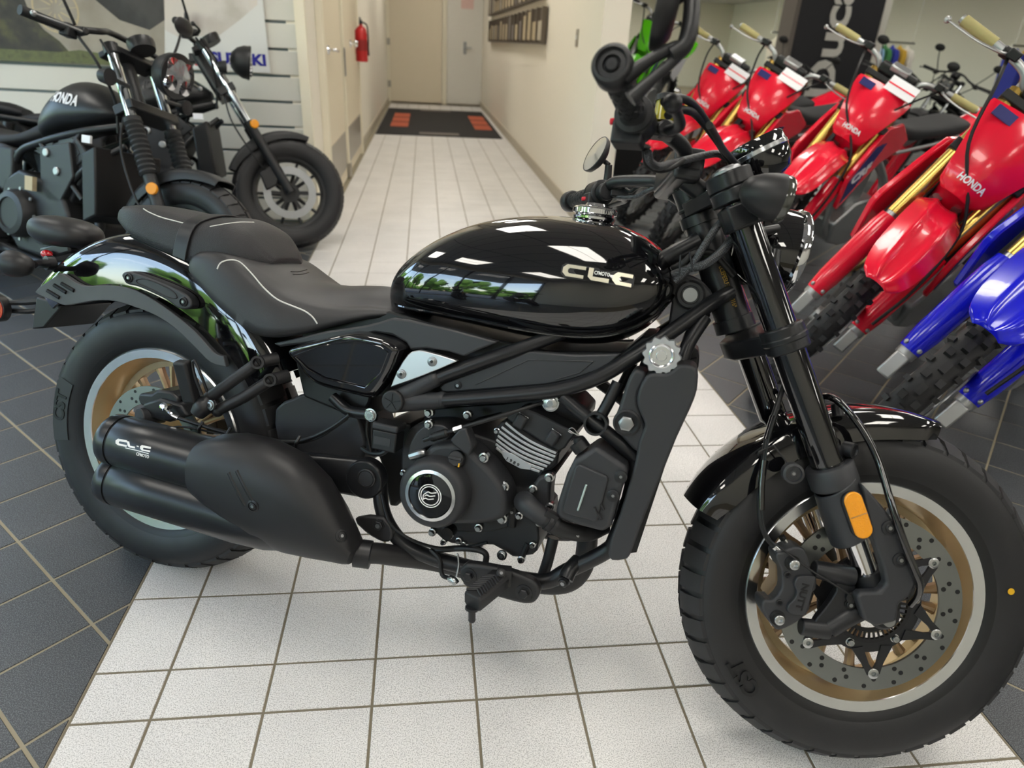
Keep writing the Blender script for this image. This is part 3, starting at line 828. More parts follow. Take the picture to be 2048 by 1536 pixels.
# ---------------------------------------------------------------- fuel tank
tk = [(.522, .728, .742, .020, .733), (.530, .714, .775, .050, .738), (.555, .706, .808, .080, .748), (.60, .703, .846, .106, .760), (.65, .702, .876, .124, .768), (.70, .700, .897, .137, .775), (.76, .697, .913, .147, .782), (.82, .694, .922, .154, .788), (.88, .693, .925, .158, .794), (.94, .698, .923, .158, .800), (.99, .712, .912, .153, .806), (1.03, .738, .893, .140, .812), (1.056, .768, .870, .118, .816), (1.07, .796, .848, .085, .820), (1.076, .815, .832, .045, .823)]
def tank_ring(x, zb, zt, w_, zw, n=56, ex=2.35, exl=2.6):
    r_ = []
    for i in range(n):
        t = 2*PI*i/n; c, s = math.cos(t), math.sin(t); e = ex if s > 0 else exl
        y = w_*math.copysign(abs(c)**(2/e), c); z = zw+(zt-zw if s > 0 else zw-zb)*math.copysign(abs(s)**(2/e), s)
        r_.append((x, y, z))
    return r_
b = MB(); b.loft([tank_ring(*q) for q in cr(tk, 5)]); TANK = b.build('fuel_tank', 'gloss_black', BIKE, ang=80)
# seam flange along the lower edge
b = MB(); pts = []
for q in cr(tk, 5): 
    rg = tank_ring(*q); lowest = [p for p in rg if p[1] < 0]; 
    p = min(lowest, key=lambda p: abs(p[2]-(q[1]+.22*(q[4]-q[1])))); pts.append((p[0], p[1]-.001, p[2]))
b.tube(pts, .0035, 8, k=1); b.tube([(p[0], -p[1], p[2]) for p in pts], .0035, 8, k=1); b.build('tank_seam', 'gloss_black', TANK)
# filler cap
cpos = Vector((.905, 0, .924)); b = MB()
prof = [(.030, 0), (.0385, .001)]
b.lathe([(.034, -.004), (.0395, .002), (.040, .006), (.037, .008), (.0365, .010), (.040, .012), (.0405, .020), (.038, .023), (.030, .025), (.020, .0265), (.017, .031), (.010, .032), (0, .032)], cpos, (0, 0, 1), 60); CAP = b.build('filler_cap', 'chrome', TANK)
b = MB()
for k in range(60):
    a = 2*PI*k/60; b.box((cpos.x+.0408*math.cos(a), .0408*math.sin(a), cpos.z+.016), (.0016, .0016, .007), Matrix.Rotation(a, 3, 'Z'))
b.build('cap_knurl', 'chrome', CAP)
# raised badge
bpy.context.view_layer.update()
M_b = None
p, nr = hit(TANK, *E5(1300, 440)); q, _ = hit(TANK, *E5(1400, 457))
upv = nr.cross(q-p)
M_b = basis(p, q-p, upv, nr)
def lay(c, lift=0):
    w_ = M_b @ Vector((c[0], c[1], 0)); nn = M_b.to_3x3() @ Vector((0, 0, 1)); ok, loc, n2, _ = TANK.ray_cast(w_+nn*.05, -nn)
    return (loc+n2*lift) if ok else w_+nn*lift
def badge_poly(name, outl, l0, l1, material, par):
    n = len(outl); b = MB(); b.add([lay(c, l1) for c in outl]+[lay(c, l0) for c in outl], [list(range(n))]+[(i, i+n, (i+1) % n+n, (i+1) % n) for i in range(n)])
    return b.build(name, material, par)
def sub(o): return [tuple(x) for i in range(len(o)) for x in (np.linspace(0, 1, 6)[:-1, None]*(np.array(o[(i+1) % len(o)])-np.array(o[i]))+np.array(o[i]))]
W0 = .0615
base = sub([(-W0, .007), (-W0+.006, .012), (-.018, .012), (-.016, .0115), (.0, .0115), (.004, .0085), (.022, .0085), (.026, .0115), (W0-.004, .0115), (W0, .007), (W0, -.007), (W0-.004, -.0115), (-W0+.006, -.012), (-W0, -.006)])
BD = badge_poly('tank_badge', base, -.002, .0018, 'satin_black', TANK)
letC = sub([(-.020, .010), (-.052, .010), (-.0585, .004), (-.0585, -.004), (-.052, -.010), (-.022, -.010), (-.022, -.0045), (-.047, -.0045), (-.0495, -.002), (-.0495, .002), (-.047, .0045), (-.020, .0045)])
letL = sub([(-.015, .010), (-.007, .010), (-.007, -.0035), (.021, -.0035), (.021, -.010), (-.009, -.010), (-.015, -.005)])
let2 = sub([(.058, .010), (.033, .010), (.026, .004), (.026, -.004), (.033, -.010), (.058, -.010), (.058, -.0045), (.039, -.0045), (.036, -.0015), (.036, .0015), (.039, .0045), (.058, .0045)])
for lt in (letC, letL, let2): badge_poly('badge_letter', lt, .0012, .0030, 'badge_silver', BD)
tt = text_mesh('badge_name', 'CFMOTO', .0085, .0003, 'paint_white', BD, M_b @ Matrix.Translation((.008, .003, .0035)), width=.026, bold=.0002)

# ---------------------------------------------------------------- side panels under the tank
def panel(name, E, out, y0, y1, material, bevel=.003, k=4, seg=2, par=None, sm=True, inset=0, mirror=True, yref=None):
    yr = yref if yref is not None else (y0 if not callable(y0) else -.14)
    o2 = P2(E, out, yr); o2 = cr(o2, k, True) if sm else o2
    b = MB(); b.plate(o2, y0, y1, inset); o = b.build(name, material, par or BIKE, bevel=bevel, seg=seg)
    if mirror and par is None:
        b = MB(); b.plate(o2, -y0, -y1, inset); b.build(name, material, BIKE, bevel=bevel, seg=seg)
    return o
panel('frame_cover', E5, [(-60, 735), (30, 712), (100, 690), (200, 702), (450, 757), (720, 832), (600, 880), (520, 918), (430, 888), (300, 868), (205, 880), (180, 835), (100, 790), (0, 775), (-120, 800), (-560, 860), (-600, 840), (-300, 770)], -.140, -.118, 'plastic_grey', .004, sm=False)
SCV = panel('side_cover', E4, [(1445, 835), (1475, 800), (1620, 760), (1810, 722), (1990, 752), (2070, 800), (2060, 850), (2000, 960), (1930, 1050), (1880, 1085), (1800, 1070), (1620, 1025), (1545, 980), (1490, 900)], lambda x, z: -.175+max(-.02, .66-z)*.26, -.125, 'gloss_black', .016, 3, 4, inset=.10, yref=-.16, mirror=False)
b = MB(); b.tube([(lambda v: (v.x, -.1765+max(-.02, .66-v.z)*.26, v.z))(B(*E4(*q), -.165)) for q in [(1500, 850), (1640, 800), (1830, 768), (1960, 800), (1995, 830), (1940, 940), (1850, 1020), (1640, 970), (1560, 920)]], .0012, 6, closed=True, smooth=False); b.build('cover_crease', 'gloss_black', SCV)
ALP = panel('alloy_plate', E5, [(95, 1085), (130, 1000), (190, 905), (240, 882), (290, 885), (462, 935), (455, 955), (300, 1020), (110, 1090)], -.152, -.138, 'brushed', .003, 2)
for q in ((335, 945), (155, 1018)):
    b = MB(); b.lathe([(.009, -.002), (.009, .002), (.007, .003), (0, .003)], B(*E5(*q), -.152), (0, -1, 0), 24); bolt(b, B(*E5(*q), -.154), r=.0062, h=.003); b.build('bolt', ['steel', 'deep_black'], ALP)
TRI = panel('frame_infill', E5, [(372, 1095), (400, 1068), (900, 885), (1180, 905), (1440, 900), (1380, 960), (1300, 1005), (1150, 1055), (1000, 1085), (420, 1130), (390, 1125)], -.128, -.110, 'plastic_grey', .004, sm=False)
b = MB(); bolt(b, B(*E5(485, 1085), -.129), r=.006, h=.003); b.build('bolt', ['satin_black', 'steel'], TRI)
b = MB(); b.tube([tuple(B(*E5(*q), -.1285)) for q in [(590, 1080), (900, 935), (1280, 945), (1200, 1010), (1060, 1050)]], .0010, 6, smooth=False); b.build('crease', 'plastic_grey', TRI)
# ---------------------------------------------------------------- frame tubes
FRB = MB()
def ft(E, pts, r, mirror=True, n=14):
    q = P3(E, pts); FRB.tube(q, r, n)
    if mirror: FRB.tube([(a, -c, d) for a, c, d in q], r, n)
ft(E5, [(110, 1180, -.140), (330, 1058, -.136), (600, 955, -.130), (900, 850, -.118), (1250, 720, -.09)], .0128)
ft(E5, [(110, 1180, -.140), (390, 1172, -.140), (800, 1142, -.142), (1080, 1110, -.142), (1300, 1040, -.138), (1500, 925, -.125), (1700, 795, -.105), (1960, 610, -.062), (2080, 540, -.03)], .0132)
ft(E5, [(1660, 370, -.05), (1760, 310, -.05), (1900, 235, -.045)], .016)
ft(E5, [(1930, 690, -.07), (1840, 830, -.095), (1790, 960, -.105), (1730, 1080, -.11)], .012)
ft(E6, [(1215, 235, -.138), (1300, 310, -.140), (1390, 380, -.142), (1500, 470, -.140), (1600, 560, -.135)], .0125)
ft(E6, [(1500, 165, -.13), (1450, 270, -.137), (1405, 350, -.14)], .0105)
ft(E6, [(40, 240, -.12), (120, 310, -.125), (230, 330, -.135)], .011)
ft(E6, [(1600, 560, -.135), (1560, 760, -.13), (1490, 960, -.125), (1440, 1030, -.12), (1240, 1130, -.12), (1120, 1185, -.12), (900, 1150, -.12), (600, 1080, -.12), (430, 1010, -.125), (340, 920, -.13), (290, 800, -.13), (280, 640, -.12)], .015)
ft(E6, [(250, 330, -.13), (240, 420, -.12), (235, 520, -.11)], .009)
FRB.build('frame', 'frame_black', BIKE)
b = MB()
for yy_ in (1, -1):
    for q0, q1, r0, r1 in (((105, 1182), (340, 1052), .020, .0155), ((105, 1182), (390, 1172), .021, .0155)):
        a, c = B(*E5(*q0), -.140), B(*E5(*q1), -.139); a.y *= yy_; c.y *= yy_; b.tube([a, c], [r0, r1], 16)
    for q in ((345, 1050), (392, 1171)):
        a = B(*E5(*q), -.138); a.y *= yy_; b.sphere(a, .0162, 14, 8)
    b.build('frame_casting', 'engine_black', BIKE); b = MB()
b = MB(); pv = B(*E5(98, 1182), -.168); b.lathe([(.0, 0), (.0195, 0), (.0215, .002), (.0215, .010), (.0195, .0125), (.0, .0125)], pv+Vector((0, .0125, 0)), (0, -1, 0), 40)
PC = b.build('pivot_cap', 'matte_black', BIKE, bevel=.001)
b = MB()
for k in range(5):
    a = 2*PI*k/5+.3; b.obox((pv.x+.0085*math.cos(a), pv.y-.0006, pv.z+.0085*math.sin(a)), (math.cos(a), 0, math.sin(a)), (.001, .0016, .015), up=(0, 1, 0))
b.build('cap_ribs', 'deep_black', PC)
b = MB(); b.plate(P2(E5, [(80, 650), (500, 770), (1000, 880), (1450, 890), (1560, 800), (1640, 800), (1330, 1010), (1000, 1110), (400, 1150), (100, 1160), (-60, 1130), (-200, 980), (-420, 900), (-430, 760)], -.09), -.09, .09); b.build('dark_gap_slab', 'deep_black', BIKE, bevel=.004)  # black slab added so the gaps under tank and seat look dark
b = MB(); b.plate(P2(E4, [(1500, 800), (1960, 860), (1900, 1090), (1850, 1180), (1560, 1060)], -.1), -.105, .105); b.build('dark_gap_block', 'deep_black', BIKE, bevel=.006)  # black block added behind the side cover to darken an open gap
# gusset with the ignition lock
panel('headstock_gusset', E5, [(1690, 470), (1780, 430), (1920, 480), (1985, 585), (1900, 655), (1720, 780), (1735, 600)], -.052, -.03, 'plastic_grey', .004, 2, mirror=True)
kp = B(*E5(1845, 555), -.056)
b = MB(); b.lathe([(.026, -.004), (.026, .004), (.022, .007), (.0165, .007), (.0155, .003), (0, .003)], kp, (0, -1, 0), 36); KL = b.build('steering_lock', 'satin_black', BIKE)
b = MB(); b.lathe([(.0, .0045), (.0125, .0045), (.0125, .0)], kp, (0, -1, 0), 24); b.box(kp+Vector((0, -.005, 0)), (.0022, .001, .009), Matrix.Rotation(.2, 3, 'Y')); b.build('lock_barrel', 'steel', KL)
# head tube
ht0, ht1 = SP0+SAX*.868, SP0+SAX*1.072
b = MB(); b.tube([ht0, ht1], .031, 32); b.tube([ht1-SAX*.012, ht1+SAX*.006], .036, 32); b.tube([ht0-SAX*.008, ht0+SAX*.015], .036, 32); HT = b.build('head_tube', 'frame_black', BIKE)
# ---------------------------------------------------------------- muffler: two stacked barrels
mu0, mu1 = B(232, 918, -.205), B(470, 985, -.205)
mdir = (mu1-mu0).normalized(); mup = Vector((0, 1, 0)).cross(mdir); mup = mup if mup.z > 0 else -mup; mout = Vector((0, -1, 0))
def eight(c, h, r, n=64, asp=1.0):
    out = []
    for i in range(n):
        t = 2*PI*i/n; s = abs(math.sin(t)); rr = h*s+math.sqrt(max(1e-9, r*r-h*h*(1-s*s))); out.append(tuple(c+mout*(rr*math.cos(t)*asp)+mup*(rr*math.sin(t))))
    return out
b = MB(); L0 = -.012
b.loft([eight(mu0+mdir*d, .043, r) for d, r in ((L0, .043), (L0+.003, .050), (L0+.006, .0525), (L0+.018, .0535), (L0+.030, .0535))]); MF = b.build('muffler', 'muffler_black', BIKE, ang=45)
b = MB(); b.loft([eight(mu0+mdir*d, .043, r) for d, r in ((L0+.030, .0515), (L0+.034, .0515))]); b.build('muffler_joint', 'deep_black', MF, ang=45)
b = MB(); b.loft([eight(mu0+mdir*d, h, r) for d, h, r in ((L0+.0335, .043, .052), (L0+.036, .043, .0535), (.12, .043, .054), (.22, .043, .055), (.31, .043, .0555), (.38, .040, .054), (.46, .028, .046))]); MBD = b.build('muffler_body', 'muffler_black', MF, ang=50)
for s in (-1, 1):
    b = MB(); c = mu0+mdir*(L0-.001)+mup*.043*s; b.lathe([(0, .004), (.030, .004), (.034, 0), (.034, -.002), (.030, -.006), (.018, -.006), (.018, .004)], c, tuple(mdir), 28); b.build('muffler_outlet', 'deep_black', MF)
# front heat shield tapering to the pipe
hs = [((412, 879), (412, 985), .058), ((440, 870), (438, 1010), .062), ((480, 868), (476, 1042), .064), ((540, 880), (531, 1082), .063), ((600, 910), (585, 1101), .060), ((645, 955), (632, 1111), .054), ((680, 1015), (670, 1117), .047), ((706, 1070), (697, 1122), .038), ((716, 1090), (708, 1122), .032)]
b = MB(); rings = []
for tp, bt, d in hs:
    a, c = B(*tp, -.21), B(*bt, -.205); ctr = (a+c)/2; hv = (a-c)/2; rg = []
    for i in range(40):
        t = 2*PI*i/40; cc, ss = math.cos(t), math.sin(t)
        rg.append(tuple(ctr+hv*math.copysign(abs(ss)**(2/2.5), ss)+Vector((0, -1, 0))*d*math.copysign(abs(cc)**(2/2.5), cc)))
    rings.append(rg)
b.loft(rings); HS = b.build('heat_shield', 'matte_black', MF, ang=50)
bpy.context.view_layer.update()
for x0, y0, x1, y1 in ((457, 945, 490, 1012), (473, 941, 506, 1004)):
    l0, n0 = hit(HS, x0, y0); l1, n1 = hit(HS, x1, y1)
    if l0 is not None and l1 is not None:
        b = MB(); b.tube([l0-n0*.002, (l0+l1)/2-n0*.0006, l1-n1*.002], .0042, 10); b.build('vent_slot', 'deep_black', HS)
for x0, y0 in ((506, 1012), (683, 1072)):
    l0, n0 = hit(HS, x0, y0); b = MB(); b.lathe([(.012, -.004), (.012, .001), (.009, .002), (.009, 0), (0, 0)], l0, tuple(n0), 24); bolt(b, l0, tuple(n0), r=.0065, h=.003); b.build('bolt', ['satin_black', 'steel'], HS)
def mtxt(txt, px, px2, size, width, shear=0, bold=0):
    surf_text(MBD, 'muffler_lettering', txt, lambda x, y: (x, y), px, px2, size, 'paint_white', MBD, width=width, shear=shear, bold=bold, depth=.0002, conform=True)
def mpoly(o, px_list, lift, material, name, par):
    vs = []
    for q in px_list:
        l0, n0 = hit(o, *q); vs.append(l0+n0*lift)
    b = MB(); b.add(vs, [list(range(len(vs)))]); return b.build(name, material, par, fix=False)
E9 = lambda x, y: (80+x*.195313, 850+y*.195313)
for lt in ([(775, 160), (800, 140), (895, 158), (893, 180), (815, 167), (808, 180), (815, 190), (893, 207), (888, 225), (800, 207), (775, 188)], [(890, 165), (915, 170), (925, 213), (975, 222), (975, 240), (915, 230), (900, 215)], [(990, 210), (1012, 215), (1014, 228), (992, 222)], [(1027, 218), (1045, 206), (1138, 225), (1136, 246), (1062, 232), (1055, 243), (1062, 252), (1132, 262), (1128, 278), (1045, 262), (1027, 245)]):
    o_ = [tuple(x) for i in range(len(lt)) for x in (np.linspace(0, 1, 4)[:-1, None]*(np.array(lt[(i+1) % len(lt)])-np.array(lt[i]))+np.array(lt[i]))]
    mpoly(MBD, [E9(*q) for q in o_], .0005, 'paint_white', 'muffler_letter', MBD)
mpoly(MBD, [E9(*q) for q in [(875, 230), (990, 255), (1115, 290), (1114, 298), (990, 264), (875, 238)]], .0005, 'paint_white', 'muffler_rule', MBD)
mtxt('CFMOTO', E9(1052, 312), E9(1100, 325), .0085, .030, bold=.0002)
# exhaust pipe under the engine
b = MB(); b.tube(P3(E6, [(170, 1045, -.19), (260, 1040, -.17), (400, 1058, -.13), (560, 1080, -.08), (800, 1140, -.05), (1050, 1190, -.04), (1220, 1195, -.04), (1310, 1130, -.04), (1340, 1010, -.04), (1345, 850, -.04)]), .0205, 18); EX = b.build('exhaust_pipe', 'matte_black', BIKE)
b = MB(); a = B(*E6(195, 1043), -.185); b.lathe([(.024, -.016), (.027, -.015), (.027, .015), (.024, .016)], a, (1, .3, -.03), 28); b.build('pipe_clamp', 'satin_black', EX); 
# ---------------------------------------------------------------- swingarm
SWB = MB()
for s in (1, -1):
    a, c = B(*E6(215, 655), -.13), Vector((0, -.115, RTR)); rings = []
    for u in np.linspace(0, 1, 8):
        p = a.lerp(c, u); h = .040*(1-u)+.022*u; d = .013
        rings.append([(p.x, s*(p.y+d*e1), p.z+h*e2) for e1, e2 in ((-1, -.8), (-1, .8), (-.6, 1), (.6, 1), (1, .8), (1, -.8), (.6, -1), (-.6, -1))])
    SWB.loft(rings)
    SWB.lathe([(.040, -.014), (.040, .012), (.036, .015), (0, .015)], (a.x, s*a.y, a.z), (0, -s, 0), 36)
    SWB.tube([c, Vector((0.02, c.y, c.z))], .02, 12) if False else SWB.lathe([(.026, -.014), (.026, .014), (0, .014)], (c.x, s*c.y, c.z), (0, -s, 0), 24)
SW = SWB.build('swingarm', 'muffler_black', BIKE, bevel=.003)
a = B(*E6(215, 655), -.146); b = MB(); b.lathe([(.019, -.002), (.019, .004), (.0165, .005), (.0150, .003), (.0150, .005), (0, .0055)], a, (0, -1, 0), 32); b.build('arm_cap', 'matte_black', SW)
# mud guard between wheel and engine, lower edge extended as dark gap filler
panel('mud_guard', E4, [(1408, 1120), (1500, 1065), (1560, 1042), (1640, 1040), (1830, 1140), (1850, 1420), (1500, 1380), (1420, 1280)], -.075, .075, 'plastic_grey', .006, 2, mirror=False)
# ---------------------------------------------------------------- passenger peg bracket, rear caliper
PB = MB()
for pts in ([(1420, 862, -.13), (1325, 882, -.16), (1200, 970, -.178), (1085, 1055, -.185)], [(1475, 950, -.13), (1388, 972, -.16), (1250, 1060, -.178), (1120, 1125, -.185)]):
    PB.tube(P3(E4, pts)[1:], .0115, 16, smooth=False)
    PB.tube(P3(E4, pts)[:2], .0125, 16)
PB.sphere(B(*E4(1075, 1060), -.186), .0125, 12, 8); PB.sphere(B(*E4(1115, 1130), -.186), .0125, 12, 8)
PB.tube(P3(E4, [(1075, 1060, -.186), (1115, 1130, -.186)]), .009, 10)
PBO = PB.build('peg_bracket', 'matte_black', BIKE)
for q in ((1325, 882), (1388, 972)):
    b = MB(); c_ = B(*E4(*q), -.162); b.lathe([(.0085, .002), (.0085, .013), (.0128, .013), (.0128, -.004)], c_, (.35, -.9, .15), 24); b.build('tube_end', 'matte_black', PBO); b = MB(); b.lathe([(0, .004), (.0088, .004), (.0088, -.004)], c_, (.35, -.9, .15), 20); b.build('tube_bore', 'deep_black', PBO)
b = MB(); b.tube(P3(E4, [(1072, 1075, -.19), (1040, 1110, -.20), (1010, 1150, -.205)]), [.016, .02, .014], 14); b.build('peg_joint', 'satin_black', PBO)
b = MB(); p, q = B(*E4(985, 1085), -.205), B(*E4(930, 875), -.225)
b.obox((p+q)/2, tuple(q-p), (.030, .022, (q-p).length), up=(0, 1, 0)); PG = b.build('passenger_peg', 'grip_rubber', PBO, bevel=.005, seg=3)
b = MB(); b.tube(P3(E4, [(1060, 1030, -.21), (1030, 950, -.22), (1000, 880, -.22), (985, 890, -.22), (1000, 960, -.22), (1035, 1050, -.215)]), .003, 8); b.build('peg_loop', 'satin_black', PBO)
b = MB(); bolt(b, B(*E4(1078, 1102), -.205), (-.2, -1, .1), r=.008, h=.004); b.build('peg_bolt', ['steel', 'deep_black'], PBO)
b = MB()
b.plate(P2(E4, [(730, 1060), (740, 1035), (800, 1040), (830, 1020), (900, 1025), (940, 1060), (940, 1130), (860, 1150), (800, 1110), (745, 1095)], -.115), -.13, -.06)
b.plate(P2(E4, [(760, 1090), (850, 1060), (960, 1090), (1000, 1150), (900, 1180), (800, 1160)], -.12), -.14, -.09)
RC = b.build('rear_caliper', 'satin_black', BIKE, bevel=.005)
b = MB(); b.lathe([(0, .02), (.018, .02), (.0195, .018), (.0195, -.03), (0, -.03)], B(*E4(760, 1157), -.13), (-.35, -1, 0), 32); b.build('caliper_piston', 'plastic_grey', RC)
b = MB(); q = B(*E4(848, 1108), -.16); b.lathe([(.008, -.012), (.0085, 0), (.0085, .008), (.004, .009), (.004, .012), (0, .012)], q, (.2, -1, .2), 16); b.tube(P3(E4, [(850, 1115, -.155), (880, 1150, -.155), (915, 1168, -.155)]), [.006, .005, .005], 10); b.build('hose_fitting', 'chrome', RC)
b = MB(); b.tube(P3(E4, [(905, 1165, -.155), (1000, 1195, -.155), (1150, 1240, -.15), (1330, 1275, -.145), (1500, 1290, -.14), (1600, 1265, -.14), (1700, 1215, -.14), (1790, 1150, -.14)]), .0042, 10)
b.tube(P3(E4, [(870, 1218, -.15), (930, 1212, -.15), (1030, 1228, -.15), (1160, 1255, -.148), (1330, 1285, -.143), (1500, 1300, -.138), (1640, 1265, -.138), (1780, 1170, -.138)]), .0022, 8)
BH = b.build('brake_hose', 'deep_black', BIKE)
for q in ((1030, 1215), (1172, 1245), (1525, 1288)): b = MB(); a = B(*E4(*q), -.152); b.tube([a+Vector((-.004, 0, -.012)), a+Vector((.002, -.008, 0)), a+Vector((.004, 0, .012))], .0035, 8); b.build('cable_clip', 'satin_black', BH)
# ---------------------------------------------------------------- engine
def eplate(b, out, y0, y1, k=4, yref=None, inset=0, sm=True, E=None):
    o2 = P2(E or E6, out, y0 if yref is None else yref); b.plate(cr(o2, k, True) if sm else o2, y0, y1, inset); return b
b = MB()
eplate(b, [(400, 470), (470, 380), (640, 370), (760, 430), (900, 480), (1080, 620), (1180, 640), (1110, 700), (1060, 800), (1000, 850), (950, 900), (860, 930), (640, 930), (500, 890), (420, 800), (390, 640)], -.10, .12, 3)
eplate(b, [(500, 860), (600, 970), (700, 1000), (860, 1000), (960, 1060), (1030, 1055), (1085, 1030), (1090, 900), (1000, 830), (940, 860), (600, 860)], -.09, .10, 2)
ENG = b.build('engine', 'engine_black', BIKE, bevel=.006)
# dark core behind the cylinder: airbox, throttle bodies, head
b = MB(); eplate(b, [(540, 300), (900, 270), (1190, 240), (1330, 330), (1290, 420), (1220, 480), (900, 330), (700, 400), (520, 400)], -.055, .09, 2); b.build('airbox', 'deep_black', ENG, bevel=.005)
b = MB(); eplate(b, [(240, 400), (440, 380), (420, 560), (400, 760), (330, 800), (300, 620)], -.06, .08, 2); b.build('swingarm_mount', 'deep_black', ENG, bevel=.005)
# cylinder, leaning forward, seven bright fins
b = MB(); eplate(b, [(905, 365), (1200, 520), (1130, 640), (1020, 720), (900, 640), (850, 560), (868, 470)], -.100, .08, 2); CYL = b.build('cylinder', 'engine_black', ENG, bevel=.004)
fl = [((928, 366), (1188, 521)), ((908, 387), (1184, 540)), ((897, 410), (1174, 558)), ((888, 432), (1158, 574)), ((881, 453), (1142, 590)), ((877, 474), (1124, 605)), ((880, 494), (1104, 616))]
for a, c in fl:
    p, q = B(*E6(*a), -.118), B(*E6(*c), -.118); d = (q-p); up_ = Vector((d.z*-1, 0, d.x)).normalized()
    m_ = (p+q)/2+up_*(-.004); n_ = 9; o2 = []
    for u in np.linspace(0, 1, n_): w_ = p.lerp(q, u)-up_*(.006*math.sin(u*PI)); o2.append((w_.x, w_.z))
    for u in np.linspace(1, 0, n_): w_ = p.lerp(q, u)-up_*(.006*math.sin(u*PI)+.0052); o2.append((w_.x, w_.z))
    b = MB(); b.plate(o2, -.120, -.095); b.build('fin', 'anod_silver', CYL, bevel=.0008)
b = MB(); eplate(b, [(900, 515), (960, 530), (1058, 592), (1050, 614), (1000, 608), (930, 570), (910, 545)], -.121, -.112, 1, sm=False); PL = b.build('year_plate', 'anod_silver', CYL, bevel=.0006)
p, q = B(*E6(960, 573), -.1218), B(*E6(1000, 596), -.1218)
text_mesh('plate_year', '1 9 8 9', .0085, .0003, 'deep_black', PL, basis(p, q-p, (q-p).cross(Vector((0, 1, 0)))*-1, (0, -1, 0)), width=.026, bold=.0002)
# cylinder head with two plug towers
b = MB(); eplate(b, [(930, 355), (960, 325), (1010, 300), (1100, 330), (1240, 400), (1285, 420), (1250, 470), (1195, 520), (1060, 440)], -.112, .07, 2); HD = b.build('cylinder_head', 'engine_black', ENG, bevel=.006)
for q0, q1 in (((985, 395), (1022, 330)), ((1145, 480), (1190, 415))):
    a, c = B(*E6(*q0), -.118), B(*E6(*q1), -.118); b = MB(); b.obox((a+c)/2, tuple(c-a), (.022, .022, (c-a).length), up=(0, 1, 0)); b.build('head_tower', 'engine_black', HD, bevel=.005)
    t = MB(); a = c-(c-a).normalized()*.0005; t.obox(a, tuple(c-B(*E6(*q0), -.118)), (.021, .012, .0018), up=(0, 1, 0)); t.build('tower_cap', 'machined', HD, bevel=.0005)
# round clutch cover with logo cap
cc = B(*E6(540, 745), -.20)
b = MB(); eplate(b, [(400, 690), (425, 590), (470, 545), (560, 470), (700, 475), (800, 555), (880, 640), (935, 740), (935, 850), (880, 890), (780, 905), (650, 905), (540, 890), (470, 860), (415, 790)], -.165, -.10, 4, inset=.06); CLC = b.build('clutch_cover', 'engine_black', ENG, bevel=.010, seg=4)
b = MB(); b.lathe([(.068, -.05), (.066, -.012), (.062, -.003), (.058, 0), (.049, .0005), (.049, -.002)], cc, (0, -1, 0), 64); b.build('cover_boss', 'engine_black', CLC, ang=50)
b = MB(); b.lathe([(.0495, -.003), (.0485, .0025), (.0425, .0035), (.0415, .001), (.0415, -.004)], cc, (0, -1, 0), 64); b.build('cover_ring', 'machined', CLC)
b = MB(); b.lathe([(.0418, -.002), (.0405, .001), (.030, .0022), (0, .0026)], cc, (0, -1, 0), 64); LC = b.build('logo_cap', 'gloss_black', CLC)
b = MB()
for r_ in (.0215, .0175): b.ring([(r_-.0008, 0), (r_+.0008, 0), (r_+.0008, .0006), (r_-.0008, .0006)], cc+Vector((0, -.0026, 0)), (0, -1, 0), 48)
for k, (x0, x1) in enumerate(((-.008, .012), (-.010, .010), (-.012, .008))):
    z0 = .007-.0065*k; b.tube([cc+Vector((x0, -.003, z0-.003)), cc+Vector((x0+.004, -.003, z0)), cc+Vector(((x0+x1)/2, -.003, z0-.001)), cc+Vector((x1, -.003, z0+.002))], .0010, 6)
b.tube([cc+Vector((-.008, -.003, .004)), cc+Vector((-.0125, -.003, -.001)), cc+Vector((-.012, -.003, -.009))], .0010, 6)
b.build('cap_logo', 'paint_white', LC)
# inspection cover, clutch arm, oil cap
b = MB(); eplate(b, [(470, 420), (530, 385), (610, 390), (640, 440), (600, 480), (520, 500), (440, 560), (430, 500)], -.145, -.09, 3); b.build('upper_case', 'engine_black', ENG, bevel=.006)
b = MB(); eplate(b, [(690, 405), (720, 400), (755, 500), (735, 545), (700, 520), (655, 485), (640, 460)], -.182, -.15, 1, sm=False); b.build('cable_bracket', 'engine_black', ENG, bevel=.003)
oc = B(*E6(675, 557), -.170); b = MB(); b.lathe([(.016, -.006), (.016, .004), (.014, .008), (0, .008)], oc, (.0, -1, .35), 28); b.obox(oc+Vector((0, -.009, .003)), (0, -1, .35), (.026, .006, .008)); b.build('oil_cap', 'satin_black', ENG, bevel=.001)
b = MB(); b.obox(B(*E6(685, 590), -.181), (0, -1, .3), (.0025, .007, .001)); b.build('paint_mark', 'yellow_mark', ENG)
# clutch cable
b = MB(); b.tube(P3(E6, [(505, 462, -.165), (545, 448, -.168)]), .004, 8); b.tube(P3(E6, [(545, 448, -.17), (620, 425, -.172)]), .0075, 12); b.tube(P3(E6, [(620, 425, -.172), (700, 397, -.17), (900, 337, -.165), (1050, 290, -.15), (1190, 245, -.12)]), [.003, .0042, .0042, .0035, .003], 8)
for u in range(6): b.sphere(B(*E6(555+u*12, 446-u*4), -.17), .0085, 10, 6)
CB = b.build('clutch_cable', 'deep_black', BIKE)
b = MB(); b.tube(P3(E6, [(660, 410, -.172), (705, 396, -.171)]), .0062, 6); b.build('cable_nut', 'zinc', CB)
b = MB(); b.tube(P3(E6, [(440, 545, -.165), (490, 530, -.168), (515, 525, -.168)]), [.008, .009, .006], 10); b.build('clutch_arm', 'steel', ENG)
